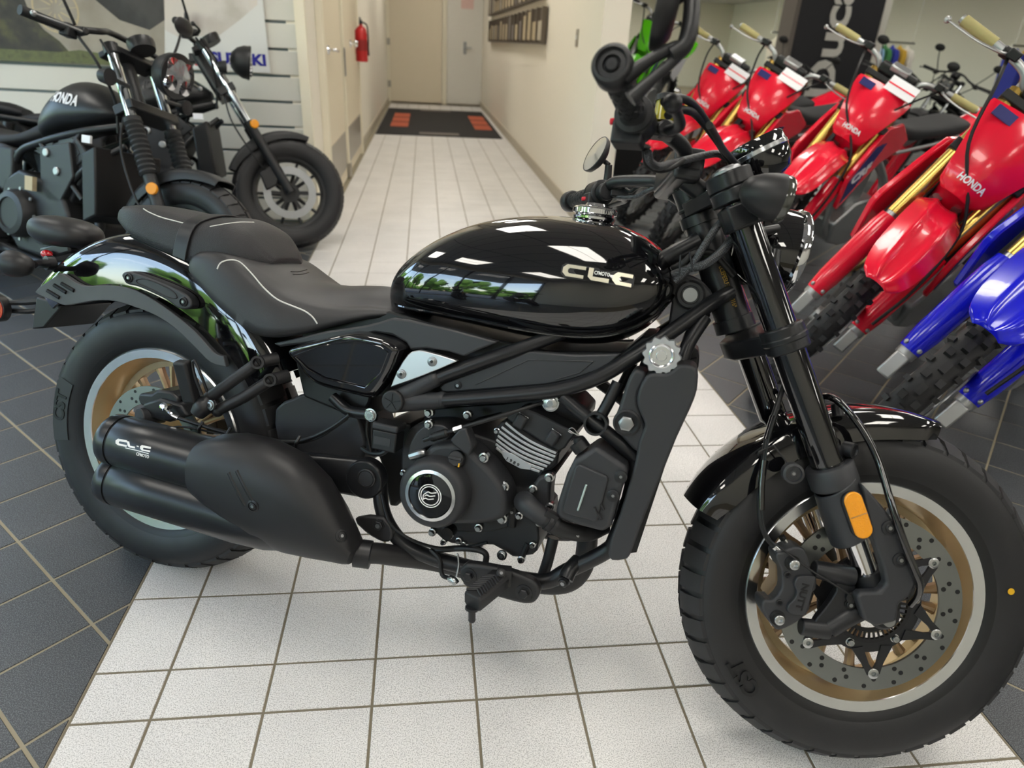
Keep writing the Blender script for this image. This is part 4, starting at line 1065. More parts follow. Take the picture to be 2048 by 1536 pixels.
# water pump and hose
wp = B(*E6(1045, 790), -.13)
b = MB(); eplate(b, [(990, 790), (1010, 740), (1060, 695), (1090, 650), (1130, 640), (1160, 660), (1155, 720), (1150, 800), (1130, 850), (1070, 870), (1010, 850)], -.132, -.09, 3, inset=.05); WPC = b.build('water_pump', 'engine_black', ENG, bevel=.006, seg=3)
b = MB(); b.tube(P3(E6, [(1020, 775, -.140), (1040, 795, -.165), (1080, 830, -.172), (1130, 865, -.172)]), [.020, .0195, .018, .017], 18); b.build('pump_elbow', 'engine_black', WPC)
b = MB(); b.tube(P3(E6, [(1125, 862, -.172), (1180, 900, -.168), (1260, 930, -.15), (1350, 935, -.12), (1430, 900, -.09)]), .0158, 18); HO = b.build('coolant_hose', 'grip_rubber', BIKE)
p, q = B(*E6(1138, 870), -.172), B(*E6(1185, 900), -.168)
b = MB()
for u in (.2, .75):
    c = p.lerp(q, u); b.lathe([(.0162, -.003), (.0185, -.003), (.0185, .003), (.0162, .003)], c, tuple(q-p), 24)
b.obox(p.lerp(q, .4)+Vector((0, -.006, .016)), tuple(q-p), (.016, .012, .024)); b.build('hose_clamp', 'satin_black', HO)
pp_, qq_ = B(*E6(1240, 948), -.1665), B(*E6(1300, 955), -.158)
text_mesh('hose_print', 'EMS RACH 2BMG', .0052, .0002, 'paint_white', HO, basis(pp_, qq_-pp_, Vector((0, -.2, 1)), (0, -1, -.2)), width=.044)
# coolant tank cover with sight slit
CT = panel('coolant_cover', E6, [(1178, 842), (1188, 790), (1235, 640), (1275, 560), (1310, 545), (1385, 492), (1545, 600), (1548, 640), (1500, 770), (1465, 905), (1425, 935), (1300, 902), (1200, 868)], -.178, -.10, 'plastic_grey', .008, 2, 4, mirror=False, sm=False)
b = MB(); eplate(b, [(1212, 820), (1280, 600), (1300, 585), (1440, 645), (1450, 665), (1395, 870), (1380, 882), (1225, 838)], -.184, -.175, 1, sm=False); b.build('cover_panel', 'plastic_grey', CT, bevel=.003, seg=3)
b = MB(); mat('slit', 'b9cdc8', .3); b.tube(P3(E6, [(1338, 690, -.1845), (1296, 818, -.1845)]), .0052, 12, flat=(1, .35)); b.build('sight_slit', 'slit', CT)
for q0, q1 in (((1395, 835), (1415, 870)), ((1380, 805), (1395, 838)), ((1412, 790), (1428, 820))):
    b = MB(); b.tube(P3(E6, [(q0[0], q0[1], -.1845), (q1[0], q1[1], -.1845)]), .0022, 8); b.build('groove', 'satin_black', CT)
for q in ((1515, 648), (1475, 745)):
    b = MB(); b.lathe([(.011, -.004), (.011, .003), (.008, .004), (0, .004)], B(*E6(*q), -.178), (0, -1, 0), 20); bolt(b, B(*E6(*q), -.181), r=.0055, h=.003); b.build('bolt', ['satin_black', 'steel'], CT)
b = MB(); b.tube(P3(E6, [(1290, 470, -.15), (1320, 510, -.15)]), .016, 14); b.tube(P3(E6, [(1295, 445, -.15), (1300, 470, -.15)]), .010, 12); b.build('filler_neck', 'satin_black', CT)
b = MB(); b.tube(P3(E6, [(1300, 440, -.155), (1250, 410, -.16), (1270, 400, -.16), (1300, 435, -.155)]), .0010, 6); b.tube(P3(E6, [(1295, 430, -.155), (1262, 425, -.16), (1245, 415, -.16)]), .0010, 6); b.build('wire_loop', 'zinc', CT)
# radiator, its side shrouds, cap
b = MB(); q0, q1 = B(*E6(1800, 140), -.1), B(*E6(1500, 1030), -.1); d = q1-q0
b.add([tuple(v) for s in (-1, 1) for v in (q0+Vector((-.004, .1+s*.12, 0)), q0+Vector((.03, .1+s*.12, .015)), q1+Vector((.034, .1+s*.12, .015)), q1+Vector((0, .1+s*.12, 0)))], [(0, 1, 2, 3), (7, 6, 5, 4), (0, 4, 5, 1), (1, 5, 6, 2), (2, 6, 7, 3), (3, 7, 4, 0)]); b.build('radiator', 'deep_black', BIKE)
RS = panel('radiator_shroud', E6, [(1642, 135), (1690, 120), (1745, 122), (1785, 100), (1818, 76), (1888, 84), (1906, 130), (1904, 205), (1870, 300), (1800, 450), (1720, 650), (1640, 840), (1562, 1050), (1530, 1076), (1470, 1080), (1450, 1050), (1462, 970), (1505, 850), (1555, 690), (1590, 560), (1606, 470), (1628, 415), (1636, 380), (1618, 335), (1598, 280), (1602, 215)], -.172, -.10, 'plastic_grey', .010, 2, 4)
RI = panel('shroud_inner', E6, [(1502, 300), (1540, 180), (1570, 115), (1600, 100), (1650, 128), (1610, 210), (1605, 280), (1645, 400), (1612, 530), (1540, 470), (1500, 420), (1480, 360)], -.155, -.10, 'plastic_grey', .006, 2, 3)
b = MB(); q = B(*E6(1545, 372), -.155); b.lathe([(.0235, -.002), (.0235, .003), (.020, .004), (.0165, .002), (0, .002)], q, (0, -1, 0), 32); b.build('bolt_seat', 'satin_black', RI)
b = MB(); b.lathe([(.0135, 0), (.0135, .008), (.0115, .009), (.009, .0095), (0, .0095)], q+Vector((0, -.002, 0)), (0, -1, 0), 6); b.build('mount_bolt', 'steel', RI)
rcp = B(*E5(1680, 905), -.15)
prof = []; b = MB(); rings = []
for h, sc in ((0, .95), (.002, 1), (.014, 1), (.016, .95)):
    rings.append([(rcp.x+sc*(.0305+.0022*math.cos(12*t))*math.cos(t), rcp.y-h, rcp.z+sc*(.0305+.0022*math.cos(12*t))*math.sin(t)) for t in np.linspace(0, 2*PI, 96, endpoint=False)])
b.loft(rings); RCAP = b.build('radiator_cap', 'anod_silver', BIKE, ang=40); RCAP.rotation_mode = 'XYZ'
b = MB(); b.lathe([(.019, .0162), (.0205, .0175), (.0185, .0185), (.0165, .0175), (.0155, .0165), (.009, .0165), (.008, .018), (0, .018)], rcp, (0, -1, 0), 40); b.build('cap_ring', 'machined', RCAP)
b = MB(); b.tube([rcp+Vector((0, .002, -.005)), rcp+Vector((.0, .02, -.03))], .018, 16); b.build('cap_neck', 'satin_black', RCAP)
# open frame socket and engine mount bolts
b = MB(); q = B(*E6(1388, 376), -.15); b.lathe([(.0125, -.012), (.0125, -.010), (.0165, -.008), (.0165, .012), (.0205, .012), (.0205, -.02)], q, (0, -1, .1), 32); SK = b.build('frame_socket', 'frame_black', BIKE)
b = MB(); b.lathe([(0, .0), (.011, .0), (.011, -.012)], q+Vector((0, .01, 0)), (0, -1, .1), 6); b.build('socket_bolt', 'satin_black', SK)
zb_ = [(530, 383, -.15, 7), (672, 458, -.168, 6), (812, 552, -.160, 7.5), (915, 700, -.15, 8), (905, 865, -.15, 8), (786, 912, -.14, 6.5), (684, 978, -.10, 5.5), (548, 935, -.10, 6.5), (708, 998, -.10, 5), (605, 985, -.10, 5), (1147, 655, -.136, 7), (1065, 713, -.136, 6.5), (1150, 803, -.136, 6.5), (993, 850, -.12, 6), (1095, 885, -.13, 6), (1003, 1075, -.10, 6), (1062, 1000, -.10, 5), (530, 322, -.13, 7.5), (728, 335, -.11, 7), (880, 415, -.105, 5), (960, 825, -.11, 4.5), (400, 628, -.12, 5), (285, 825, -.12, 5.5)]
for x, y, yy_, r_ in zb_:
    b = MB(); q = B(*E6(x, y), yy_); b.lathe([(r_*.00125, -.012), (r_*.00125, .0), (r_*.0009, .0008), (r_*.00085, .006), (r_*.0007, .0075), (0, .0075)], q, (0, -1, 0), 12); b.build('case_bolt', 'zinc', ENG)
for x, y, yy_, r_ in ((1155, 272, -.135, .0125), (232, 333, -.14, .0105), (905, 1052, -.11, .008)):
    b = MB(); bolt(b, B(*E6(x, y), yy_), r=r_, h=.006); b.build('mount_bolt', ['zinc', 'steel'], ENG)
b = MB(); q = B(*E6(628, 938), -.145); b.lathe([(0, .004), (.012, .004), (.0125, .002), (.0125, -.02)], q, (0, -1, 0), 32); b.build('level_glass', 'gloss_black', ENG)
# dark tubes between the engine cases, front down pipes
b = MB(); b.tube(P3(E6, [(960, 720, -.10), (965, 800, -.105), (955, 900, -.10)]), .009, 12); b.tube(P3(E6, [(1170, 960, -.08), (1140, 1080, -.085), (1110, 1170, -.09)]), .011, 12); b.tube(P3(E6, [(1040, 990, -.09), (1000, 1080, -.09)]), .006, 8); b.build('breather_tube', 'satin_black', ENG)
# brake fluid box behind the engine
b = MB(); q = B(*E6(325, 440), -.13); b.box(q+Vector((0, 0, -.006)), (.050, .04, .040)); RB = b.build('fluid_reservoir', 'satin_black', BIKE, bevel=.003)
b = MB(); b.box(q+Vector((0, 0, .021)), (.054, .044, .014)); b.build('reservoir_lid', 'plastic_grey', RB, bevel=.004)
b = MB(); b.box(q+Vector((-.003, -.0206, -.006)), (.034, .001, .016)); b.build('reservoir_mark', 'plastic_grey', RB)
b = MB(); b.tube(P3(E6, [(330, 500, -.13), (290, 530, -.13), (230, 525, -.12), (190, 500, -.11)]), .005, 8); b.tube(P3(E6, [(220, 340, -.14), (215, 420, -.135), (235, 520, -.13)]), .003, 8); b.tube(P3(E6, [(540, 1020, -.13), (585, 1070, -.135), (600, 1150, -.14), (640, 1170, -.15)]), .0045, 8)
b.tube(P3(E6, [(290, 740, -.14), (330, 880, -.15), (420, 960, -.15), (560, 1010, -.14), (700, 1015, -.13), (830, 985, -.13)]), .0032, 8)
b.tube(P3(E6, [(560, 1025, -.125), (700, 1015, -.13), (790, 1025, -.13), (825, 1050, -.13), (820, 1100, -.13)]), .006, 10); b.build('engine_hoses', 'deep_black', BIKE)
# lower bracket and right foot peg
b = MB(); eplate(b, [(150, 862), (300, 858), (345, 945), (320, 985), (270, 975), (200, 930)], -.155, -.14, 2); LB = b.build('muffler_hanger', 'matte_black', BIKE, bevel=.004)
b = MB(); bolt(b, B(*E6(275, 897), -.156), r=.010, h=.006, hexa=True); b.build('bolt', ['satin_black', 'steel'], LB)
PK = panel('peg_plate', E6, [(690, 1130), (710, 1105), (745, 1096), (900, 1122), (1040, 1170), (1085, 1205), (1098, 1245), (1080, 1285), (1045, 1302), (960, 1290), (740, 1222), (700, 1185)], -.172, -.150, 'matte_black', .006, 4, 4)
for q in ((735, 1157), (1018, 1243)):
    b = MB(); b.lathe([(.016, -.003), (.016, .0015), (.013, .002), (0, .002)], B(*E6(*q), -.172), (0, -1, 0), 28); bolt(b, B(*E6(*q), -.174), r=.0092, h=.008, hexa=True, sock=False); b.build('peg_nut', ['satin_black', 'zinc'], PK)
p0_, p1_ = B(*E6(895, 1172), -.188), B(*E6(752, 1288), -.262)
pd = (p1_-p0_).normalized(); pu = Vector((0, 0, 1)); ps_ = pd.cross(pu).normalized(); pu = ps_.cross(pd).normalized()
b = MB(); b.loft([[tuple(p0_+pd*d+ps_*x*w_+pu*z*w_) for x, z in ((-1, -.5), (-1, .45), (-.8, .7), (.8, .7), (1, .45), (1, -.5), (.7, -.9), (-.7, -.9))] for d, w_ in ((-.012, .012), (.0, .020), (.012, .020), ((p1_-p0_).length-.006, .0195), ((p1_-p0_).length, .017))]); FP = b.build('foot_peg', 'grip_rubber', BIKE, bevel=.002)
for k in range(9):
    c = p0_+pd*(.018+k*(((p1_-p0_).length-.03)/8)); b = MB()
    b.tube([c-ps_*.017+pd*.006+pu*.0145, c+pd*-.004+pu*.0155, c+ps_*.017+pd*.006+pu*.0145], .0024, 6, smooth=False); b.build('peg_rib', 'tread', FP)
b = MB(); b.tube([p1_-pu*.012, p1_-pu*.016+pd*.001], .012, 12); b.tube([p1_-pu*.016, p1_-pu*.038], .0065, 12); b.sphere(p1_-pu*.038, .0068, 12, 8); b.build('peg_feeler', 'satin_black', FP)
b = MB(); b.obox(p0_+Vector((.006, .004, .006)), (.3, -1, .1), (.026, .030, .028)); bolt(b, p0_+Vector((.004, -.012, .018)), (.3, -.8, .6), r=.007, h=.003); b.build('peg_clevis', ['matte_black', 'steel'], FP, bevel=.003)
b = MB(); b.tube(P3(E6, [(640, 1170, -.16), (660, 1180, -.165), (672, 1195, -.165)]), .007, 12); b.tube(P3(E6, [(672, 1160, -.165), (685, 1100, -.165), (680, 1048, -.165), (672, 1052, -.165)]), .0018, 8); b.build('brake_switch', 'zinc', BIKE)
b = MB(); q = B(*E6(1255, 1125), -.135); b.tube([q+Vector((0.01, .02, .012)), q, q+Vector((-.004, -.012, -.014))], .014, 14); bolt(b, q+Vector((-.006, -.018, -.018)), (-.2, -1, -.3), r=.0085, h=.006); b.build('frame_clamp', ['frame_black', 'steel'], BIKE)
# side stand on the far side, down on the floor
gI = BI; foot = gI @ (BIKE_M @ Vector((.62, .33, .12))); fw_ = BIKE_M @ Vector((.66, .30, .1)); ftp = gI @ Vector((fw_.x, fw_.y, .006))
b = MB(); b.tube([Vector((.72, .13, .26)), (Vector((.72, .13, .26))+ftp)/2+Vector((-.01, 0, 0)), ftp], [.014, .012, .011], 12); b.tube([ftp+Vector((-.03, 0, 0)), ftp+Vector((.03, 0, 0))], .012, 10, flat=(1, .5)); b.build('side_stand', 'frame_black', BIKE)
# ---------------------------------------------------------------- front end (built straight, turned with the steering)
E10 = lambda x, y: (1200+x*.195313, 60+y*.195313)
E11 = lambda x, y: (1400+x*.15625, 300+y*.15625)
E12 = lambda x, y: (1520+x*.130208, 1080+y*.130208)
FD = Vector((-.485, 0, .8745)); FN = Vector((.8745, 0, .485)); AXL = Vector((WB, 0, RTF))
def G(t, n=0, y=0): return AXL+FD*t+FN*n+Vector((0, y, 0))
def F2(E, pts, y): return [(p.x, p.z) for p in (F(*E(*q), y) for q in pts)]
def F3(E, pts): return [tuple(F(*E(q[0], q[1]), q[2])) for q in pts]
def fbuild(b, *a, **k):
    o = b.build(*a, **k)
    if o.parent is BIKE: fr(o)
    o['fr'] = 1; return o
def fplate(b, E, out, y0, y1, k=3, sm=True, inset=0, yref=None):
    o2 = F2(E, out, y0 if yref is None else yref); b.plate(cr(o2, k, True) if sm else o2, y0, y1, inset); return b
# fork: black upper tubes, bright lower tubes
for s, nm in ((-1, 'R'), (1, 'L')):
    y = s*.105
    b = MB(); b.tube([G(.27, 0, y), G(.735, 0, y)], .0268, 40); b.tube([G(.262, 0, y), G(.275, 0, y)], .0278, 40); fbuild(b, 'fork_tube', 'gloss_black', BIKE)
    b = MB(); b.tube([G(.0, 0, y), G(.28, 0, y)], .0195, 32); fbuild(b, 'fork_slider', 'chrome', BIKE)
    b = MB(); c = G(.786, 0, y); b.lathe([(.0, .010), (.0145, .010), (.0155, .008), (.021, .0075), (.0235, .005), (.0245, -.01)], c, tuple(FD), 40); fbuild(b, 'fork_cap', 'anod_silver', BIKE)
# triple clamps
b = MB()
for s in (-1, 1):
    y = s*.105
    b.tube([G(.737, 0, y), G(.760, 0, y)], .0385, 40); b.tube([G(.7605, 0, y), G(.786, 0, y)], .0375, 40)
b.poly([G(.748, -.028, -.10), G(.748, .028, -.09), G(.748, .0, -.02), G(.748, .0, .02), G(.748, .028, .09), G(.748, -.028, .10), G(.748, -.062, .02), G(.748, -.062, -.02)], FD*.026)
b.tube([G(.748, -.040, 0), G(.800, -.040, 0)], .0265, 32); b.tube([G(.757, -.040, 0), G(.765, -.040, 0)], .0285, 32)
TC = fbuild(b, 'top_clamp', 'frame_black', BIKE, bevel=.0025)
b = MB(); b.lathe([(0, .010), (.017, .010), (.0205, .0075), (.021, -.002)], G(.800, -.040, 0), tuple(FD), 36); fbuild(b, 'stem_nut', 'anod_silver', TC)
b = MB(); q = F(*E11(78, 615), -.066); bolt(b, q, (-.6, -.8, .1), r=.0075, h=.005); fbuild(b, 'clamp_bolt', ['zinc', 'deep_black'], TC)
b = MB()
for s in (-1, 1):
    b.tube([G(.476, 0, s*.105), G(.520, 0, s*.105)], .0365, 36); b.tube([G(.492, 0, s*.105), G(.504, 0, s*.105)], .0378, 36)
b.poly([G(.48, -.035, -.10), G(.48, .034, -.10), G(.48, .034, .10), G(.48, -.035, .10), G(.48, -.07, .03), G(.48, -.07, -.03)], FD*.034)
fbuild(b, 'lower_clamp', 'frame_black', BIKE, bevel=.003)
# fork guards with clamp collar, amber reflector
for s in (-1, 1):
    y = s*.105
    b = MB()
    b.lathe([(.029, .232), (.0365, .232), (.0395, .236), (.0395, .268), (.037, .272), (.029, .272)], G(0, 0, y), tuple(FD), 48)
    rings = []
    for t, r_, a0, a1 in ((.238, .037, -.02, 1), (.20, .0385, 0, 1), (.165, .039, 0, 1), (.145, .0385, .25, 1)):
        rg = []
        for u in np.linspace(0, 1, 30):
            a = PI*(1.22)*(u*2-1); e = (math.cos(a), math.sin(a)); rg.append(G(t-.022*max(0, -0)+(.012*math.sin(a)), r_*math.sin(a), y+s*r_*math.cos(a)*1.12))
        for u in np.linspace(1, 0, 30):
            a = PI*(1.22)*(u*2-1); rg.append(G(t+(.012*math.sin(a)), (r_-.004)*math.sin(a), y+s*(r_-.004)*math.cos(a)*1.12))
        rings.append([tuple(q) for q in rg])
    b.loft(rings); GD_ = fbuild(b, 'fork_guard', 'plastic_grey', BIKE, bevel=.002)
    if s == -1:
        b = MB(); fplate(b, E8, [(728, 560), (765, 600), (800, 640), (838, 690), (872, 770), (905, 860), (915, 905), (890, 950), (855, 975), (846, 1035), (775, 1052), (735, 1030), (708, 948), (725, 935), (790, 932), (812, 905), (800, 850), (770, 760), (750, 690)], -.150, -.128, 1, sm=False); fbuild(b, 'guard_leg', 'plastic_grey', GD_, bevel=.005, seg=3)
        for q in ((820, 712), (858, 822)):
            b = MB(); b.lathe([(.0125, -.002), (.0125, .002), (.0095, .003), (0, .002)], F(*E8(*q), -.150), (0, -1, 0), 24); bolt(b, F(*E8(*q), -.151), r=.0068, h=.004); fbuild(b, 'bolt', ['satin_black', 'steel'], GD_)
        p, q = F(*E8(688, 598), -.152), F(*E8(736, 738), -.152); d = (q-p).normalized(); sd = Vector((-d.z, 0, d.x))
        def capsule(k, y0, y1):
            L = (q-p).length; out = []
            for a in np.linspace(PI/2, -PI/2, 12): out.append(p+d*(.011*k)+(-d*math.cos(a)+sd*math.sin(a))*.0155*k)
            for a in np.linspace(-PI/2, PI/2, 12): out.append(q-d*(.011*k)+(d*math.cos(a)+sd*math.sin(a))*.0155*k)
            return [(v.x, v.z) for v in out]
        b = MB(); b.plate(capsule(1.12, 0, 0), -.153, -.14); fbuild(b, 'reflector_frame', 'satin_black', GD_, bevel=.002)
        b = MB(); b.plate(capsule(.95, 0, 0), -.1565, -.150); RFL = fbuild(b, 'reflector', 'amber', GD_, bevel=.002)
        m_ = (p+q)/2; b = MB(); b.obox(m_+Vector((0, -.0568+.0005-.0, 0))*0+Vector((0, -.0047, 0)), tuple(sd), (.001, .0006, .028), up=(0, 1, 0)); fbuild(b, 'reflector_split', 'bronze', RFL)
    b = MB(); q = F(*E8(490, 525), -.128); q.y *= -s; b.lathe([(.017, -.012), (.017, .006), (.013, .008), (.012, .003), (0, .003)], q, (-.15, s, .0), 28); bolt(b, q+Vector((0, s*.002, 0)), (-.15, s, 0), r=.0058, h=.004); fbuild(b, 'guard_bolt', ['plastic_grey', 'steel'], GD_)
    q = F(*E8(693, 447), -.115); q.y *= -s; b = MB(); b.lathe([(.013, -.014), (.013, .004), (.010, .005), (.009, .002), (0, .002)], q, (.6, s*.8, 0), 24); fbuild(b, 'guard_lug', 'satin_black', GD_)
# axle foot, caliper bracket
for s in (-1, 1):
    b = MB(); y = s*.105
    b.tube([G(.075, 0, y), G(.045, 0, y), G(.0, 0, y)], [.024, .027, .026], 28); b.lathe([(.026, -.02), (.026, .018), (.021, .022), (0, .022)], G(0, 0, y), (0, s, 0), 32)
    FT_ = fbuild(b, 'axle_foot', 'satin_black', BIKE, bevel=.001)
    if s == -1:
        b = MB(); b.lathe([(.0, .006), (.010, .006), (.010, 0)], F(*E8(815, 1028), -.128), (0, -1, 0), 24); fbuild(b, 'axle_end', 'steel', FT_)
        b = MB()
        b.tube(F3(E8, [(560, 853, -.118), (620, 865, -.118), (690, 880, -.112)]), [.015, .016, .018], 20)
        b.tube(F3(E8, [(515, 1050, -.118), (570, 1058, -.118), (610, 1060, -.117)]), [.014, .0155, .0165], 20)
        b.tube(F3(E8, [(610, 1058, -.117), (670, 1020, -.117), (730, 990, -.113)]), [.0165, .017, .017], 20)
        fplate(b, E8, [(640, 880), (700, 900), (715, 960), (735, 1010), (690, 1020), (640, 1020), (610, 1060), (560, 1045), (600, 990), (640, 930)], -.124, -.108, 2)
        CB_ = fbuild(b, 'caliper_bracket', 'satin_black', BIKE, bevel=.002)
        p, q = F(*E8(640, 1026), -.1248), F(*E8(690, 1012), -.1248)
        text_mesh('bracket_name', 'CFMOTO', .009, .0003, 'steel', CB_, basis((p+q)/2+Vector((0, 0, -.0)), q-p, Vector((0, 0, 1)), (0, -1, 0)), width=.036, bold=.0001)
        b = MB(); b.lathe([(.010, -.004), (.010, .004), (.006, .006), (0, .006)], F(*E8(690, 950), -.126), (0, -1, 0), 20); bolt(b, F(*E8(685, 975), -.126), r=.007, h=.005); fbuild(b, 'speed_sensor', ['deep_black', 'steel'], CB_)
# front caliper
b = MB(); fplate(b, E12, [(250, 215), (330, 190), (520, 110), (680, 140), (740, 280), (790, 480), (870, 600), (860, 760), (770, 860), (765, 1060), (690, 1160), (600, 1240), (480, 1320), (300, 1390), (200, 1330), (60, 1120), (35, 1000), (70, 920), (200, 930), (330, 760), (340, 620), (330, 460), (270, 340)], -.128, -.085, 2); CAL = fbuild(b, 'front_caliper', 'plastic_grey', BIKE, bevel=.007, seg=3)
b = MB(); fplate(b, E12, [(250, 215), (520, 110), (740, 280), (870, 600), (770, 1060), (480, 1320), (300, 1390), (60, 1120), (35, 1000), (230, 760)], -.060, -.045, 2); fbuild(b, 'caliper_back', 'plastic_grey', CAL, bevel=.005)
b = MB(); fplate(b, E12, [(620, 560), (830, 560), (850, 640), (720, 1110), (690, 1160), (480, 1140), (420, 1080), (450, 990), (540, 900), (570, 790), (530, 690), (560, 600)], -.136, -.125, 2); fbuild(b, 'piston_housing', 'plastic_grey', CAL, bevel=.004, seg=3)
b = MB(); fplate(b, E12, [(240, 360), (330, 440), (330, 620), (330, 700), (220, 920), (110, 860), (130, 800), (240, 640)], -.105, -.07, 1, sm=False); fbuild(b, 'brake_pad', 'bronze', CAL)
p, q = F(*E12(700, 680), -.1362), F(*E12(590, 1060), -.1362)
text_mesh('caliper_name', 'NUTT', .016, .0004, 'deep_black', CAL, basis((p+q)/2, q-p, Vector((1, 0, .2)), (0, -1, 0)), width=.046, bold=.0006)
for x, y in ((495, 350), (265, 1190)):
    b = MB(); b.lathe([(.013, -.003), (.013, .0015), (.011, .001), (0, .001)], F(*E12(x, y), -.128), (0, -1, 0), 24); fbuild(b, 'bolt_recess', 'deep_black', CAL)
    b = MB(); b.lathe([(.0085, -.004), (.0085, .012), (.007, .013), (.0045, .013), (.004, .008), (0, .008)], F(*E12(x, y), -.128), (0, -1, 0), 24); fbuild(b, 'caliper_bolt', 'zinc', CAL)
for x, y in ((420, 535), (300, 965)):
    b = MB(); b.lathe([(.0062, -.002), (.0062, .002), (.0045, .0025), (.003, 0), (0, 0)], F(*E12(x, y), -.128), (0, -1, 0), 18); fbuild(b, 'pad_pin', 'satin_black', CAL)
b = MB(); b.tube(F3(E12, [(445, 150, -.10), (420, 60, -.10)]), .0075, 14); b.tube(F3(E12, [(420, 60, -.10), (360, -20, -.10)]), .004, 10); b.tube(F3(E12, [(300, 170, -.105), (400, 180, -.105)]), .006, 12); fbuild(b, 'bleed_valve', 'zinc', CAL)
b = MB(); b.tube(F3(E12, [(360, -10, -.10), (330, -60, -.10)]), .0055, 12); fbuild(b, 'bleed_cap', 'deep_black', CAL)
# front brake hose and sensor wire
b = MB(); b.tube(F3(E8, [(455, 800, -.112), (420, 770, -.112), (395, 735, -.110), (378, 680, -.108), (376, 600, -.104), (386, 500, -.10), (402, 400, -.095), (430, 310, -.085), (455, 235, -.075), (470, 180, -.06), (470, 60, -.05)]), .0046, 10); BHF = fbuild(b, 'front_brake_hose', 'deep_black', BIKE)
b = MB(); b.tube(F3(E8, [(380, 650, -.106), (382, 560, -.103), (392, 480, -.10)]), .0062, 12); b.tube(F3(E8, [(400, 410, -.096), (425, 330, -.087)]), .0062, 12); fbuild(b, 'hose_sleeve', 'gloss_black', BHF)
b = MB(); b.tube(F3(E8, [(690, 945, -.132), (620, 900, -.135), (540, 850, -.137), (460, 790, -.13), (410, 750, -.115), (388, 690, -.112), (384, 600, -.108), (394, 500, -.105), (408, 400, -.10), (440, 300, -.09), (466, 200, -.07)]), .0017, 8); fbuild(b, 'sensor_wire', 'deep_black', BHF)
b = MB(); b.tube(F3(E8, [(425, 775, -.113), (450, 800, -.114), (462, 812, -.114)]), .0058, 12); fbuild(b, 'hose_end', 'machined', BHF)
b = MB(); b.tube(F3(E8, [(478, 500, -.115), (440, 450, -.11), (425, 430, -.108), (372, 452, -.108), (370, 462, -.108), (385, 460, -.10)]), .0016, 6, smooth=False); fbuild(b, 'hose_guide', 'deep_black', BHF)
# front fender and its stay
ff = [(R(160), .349, .062, .045), (R(152), .349, .072, .055), (R(140), .348, .077, .058), (R(125), .347, .078, .058), (R(108), .346, .078, .056), (R(94), .345, .078, .052), (R(84), .344, .074, .044), (R(78), .343, .062, .034)]
o = arc_shell('front_fender', BIKE, fc, interp_stations(ff, 56), SECT, .0035, 'gloss_black'); fr(o)
for s in (-1, 1):
    sy = lambda v: (v[0], v[1]*-s, v[2])
    b = MB(); b.tube([sy(v) for v in F3(E8, [(575, 275, -.055), (600, 262, -.075), (640, 275, -.095), (690, 325, -.11), (740, 395, -.118), (785, 490, -.128), (830, 640, -.150), (870, 760, -.160), (905, 850, -.160), (925, 905, -.155), (918, 945, -.140), (895, 975, -.120)])], .0062, 12)
    fbuild(b, 'fender_stay', 'gloss_black', BIKE)
    b = MB(); b.tube([sy(v) for v in F3(E8, [(640, 290, -.07), (645, 330, -.075)])], .010, 14); fbuild(b, 'stay_boss', 'satin_black', o)
# headlight
hc = Vector((1.245, 0, .910)); ha = Vector((1, 0, -.10)).normalized()
b = MB(); b.lathe([(0, -.085), (.03, -.080), (.052, -.066), (.066, -.045), (.074, -.02), (.0765, 0), (.0765, .012), (.07, .014)], hc, tuple(ha), 56); HL = fbuild(b, 'headlight', 'gloss_black', BIKE, ang=50)
b = MB(); b.lathe([(.0765, .008), (.080, .012), (.0805, .020), (.077, .026), (.070, .028), (.069, .018)], hc, tuple(ha), 64); fbuild(b, 'headlight_ring', 'chrome', HL)
b = MB(); b.lathe([(.070, .022), (.05, .030), (.025, .034), (0, .035)], hc, tuple(ha), 48); fbuild(b, 'headlight_lens', 'clear_lens', HL)
b = MB(); b.lathe([(.069, .016), (.05, -.01), (.02, -.02), (0, -.02)], hc, tuple(ha), 48); fbuild(b, 'headlight_bowl', 'chrome', HL)
for s in (-1, 1): b = MB(); b.tube([G(.60, .02, s*.085), hc+Vector((-.03, s*.07, -.01))], .010, 12); b.tube([G(.68, .01, s*.085), hc+Vector((-.03, s*.06, .03))], .008, 12); fbuild(b, 'headlight_bracket', 'frame_black', BIKE)
# front indicators
for s in (-1, 1):
    b = MB(); y = s*.105
    b.tube([G(.692, 0, y), G(.733, 0, y)], .0335, 36); b.obox(G(.712, -.01, y+s*.012), tuple(FD), (.045, .06, .040), up=(0, 1, 0)); b.tube([G(.716, .004, s*.13), G(.722, .012, s*.150), G(.722, .018, s*.170)], [.016, .012, .012], 18); IN = fbuild(b, 'front_indicator', 'satin_black', BIKE, bevel=.005, seg=3)
    c = G(.722, .020, s*.190); ax = Vector((1, 0, -.12)).normalized()
    b = MB(); b.lathe([(0, -.046), (.012, -.043), (.022, -.034), (.030, -.018), (.0345, -.002), (.0365, .008), (.0365, .014), (0, .014)], c, tuple(ax), 40); fbuild(b, 'indicator_bowl', 'matte_black', IN, ang=50)
    b = MB(); b.lathe([(.0358, .0142), (.0362, .016), (.0362, .022), (.034, .0265), (.02, .030), (0, .031)], c, tuple(ax), 40); fbuild(b, 'indicator_lens', 'dark_glass', IN)
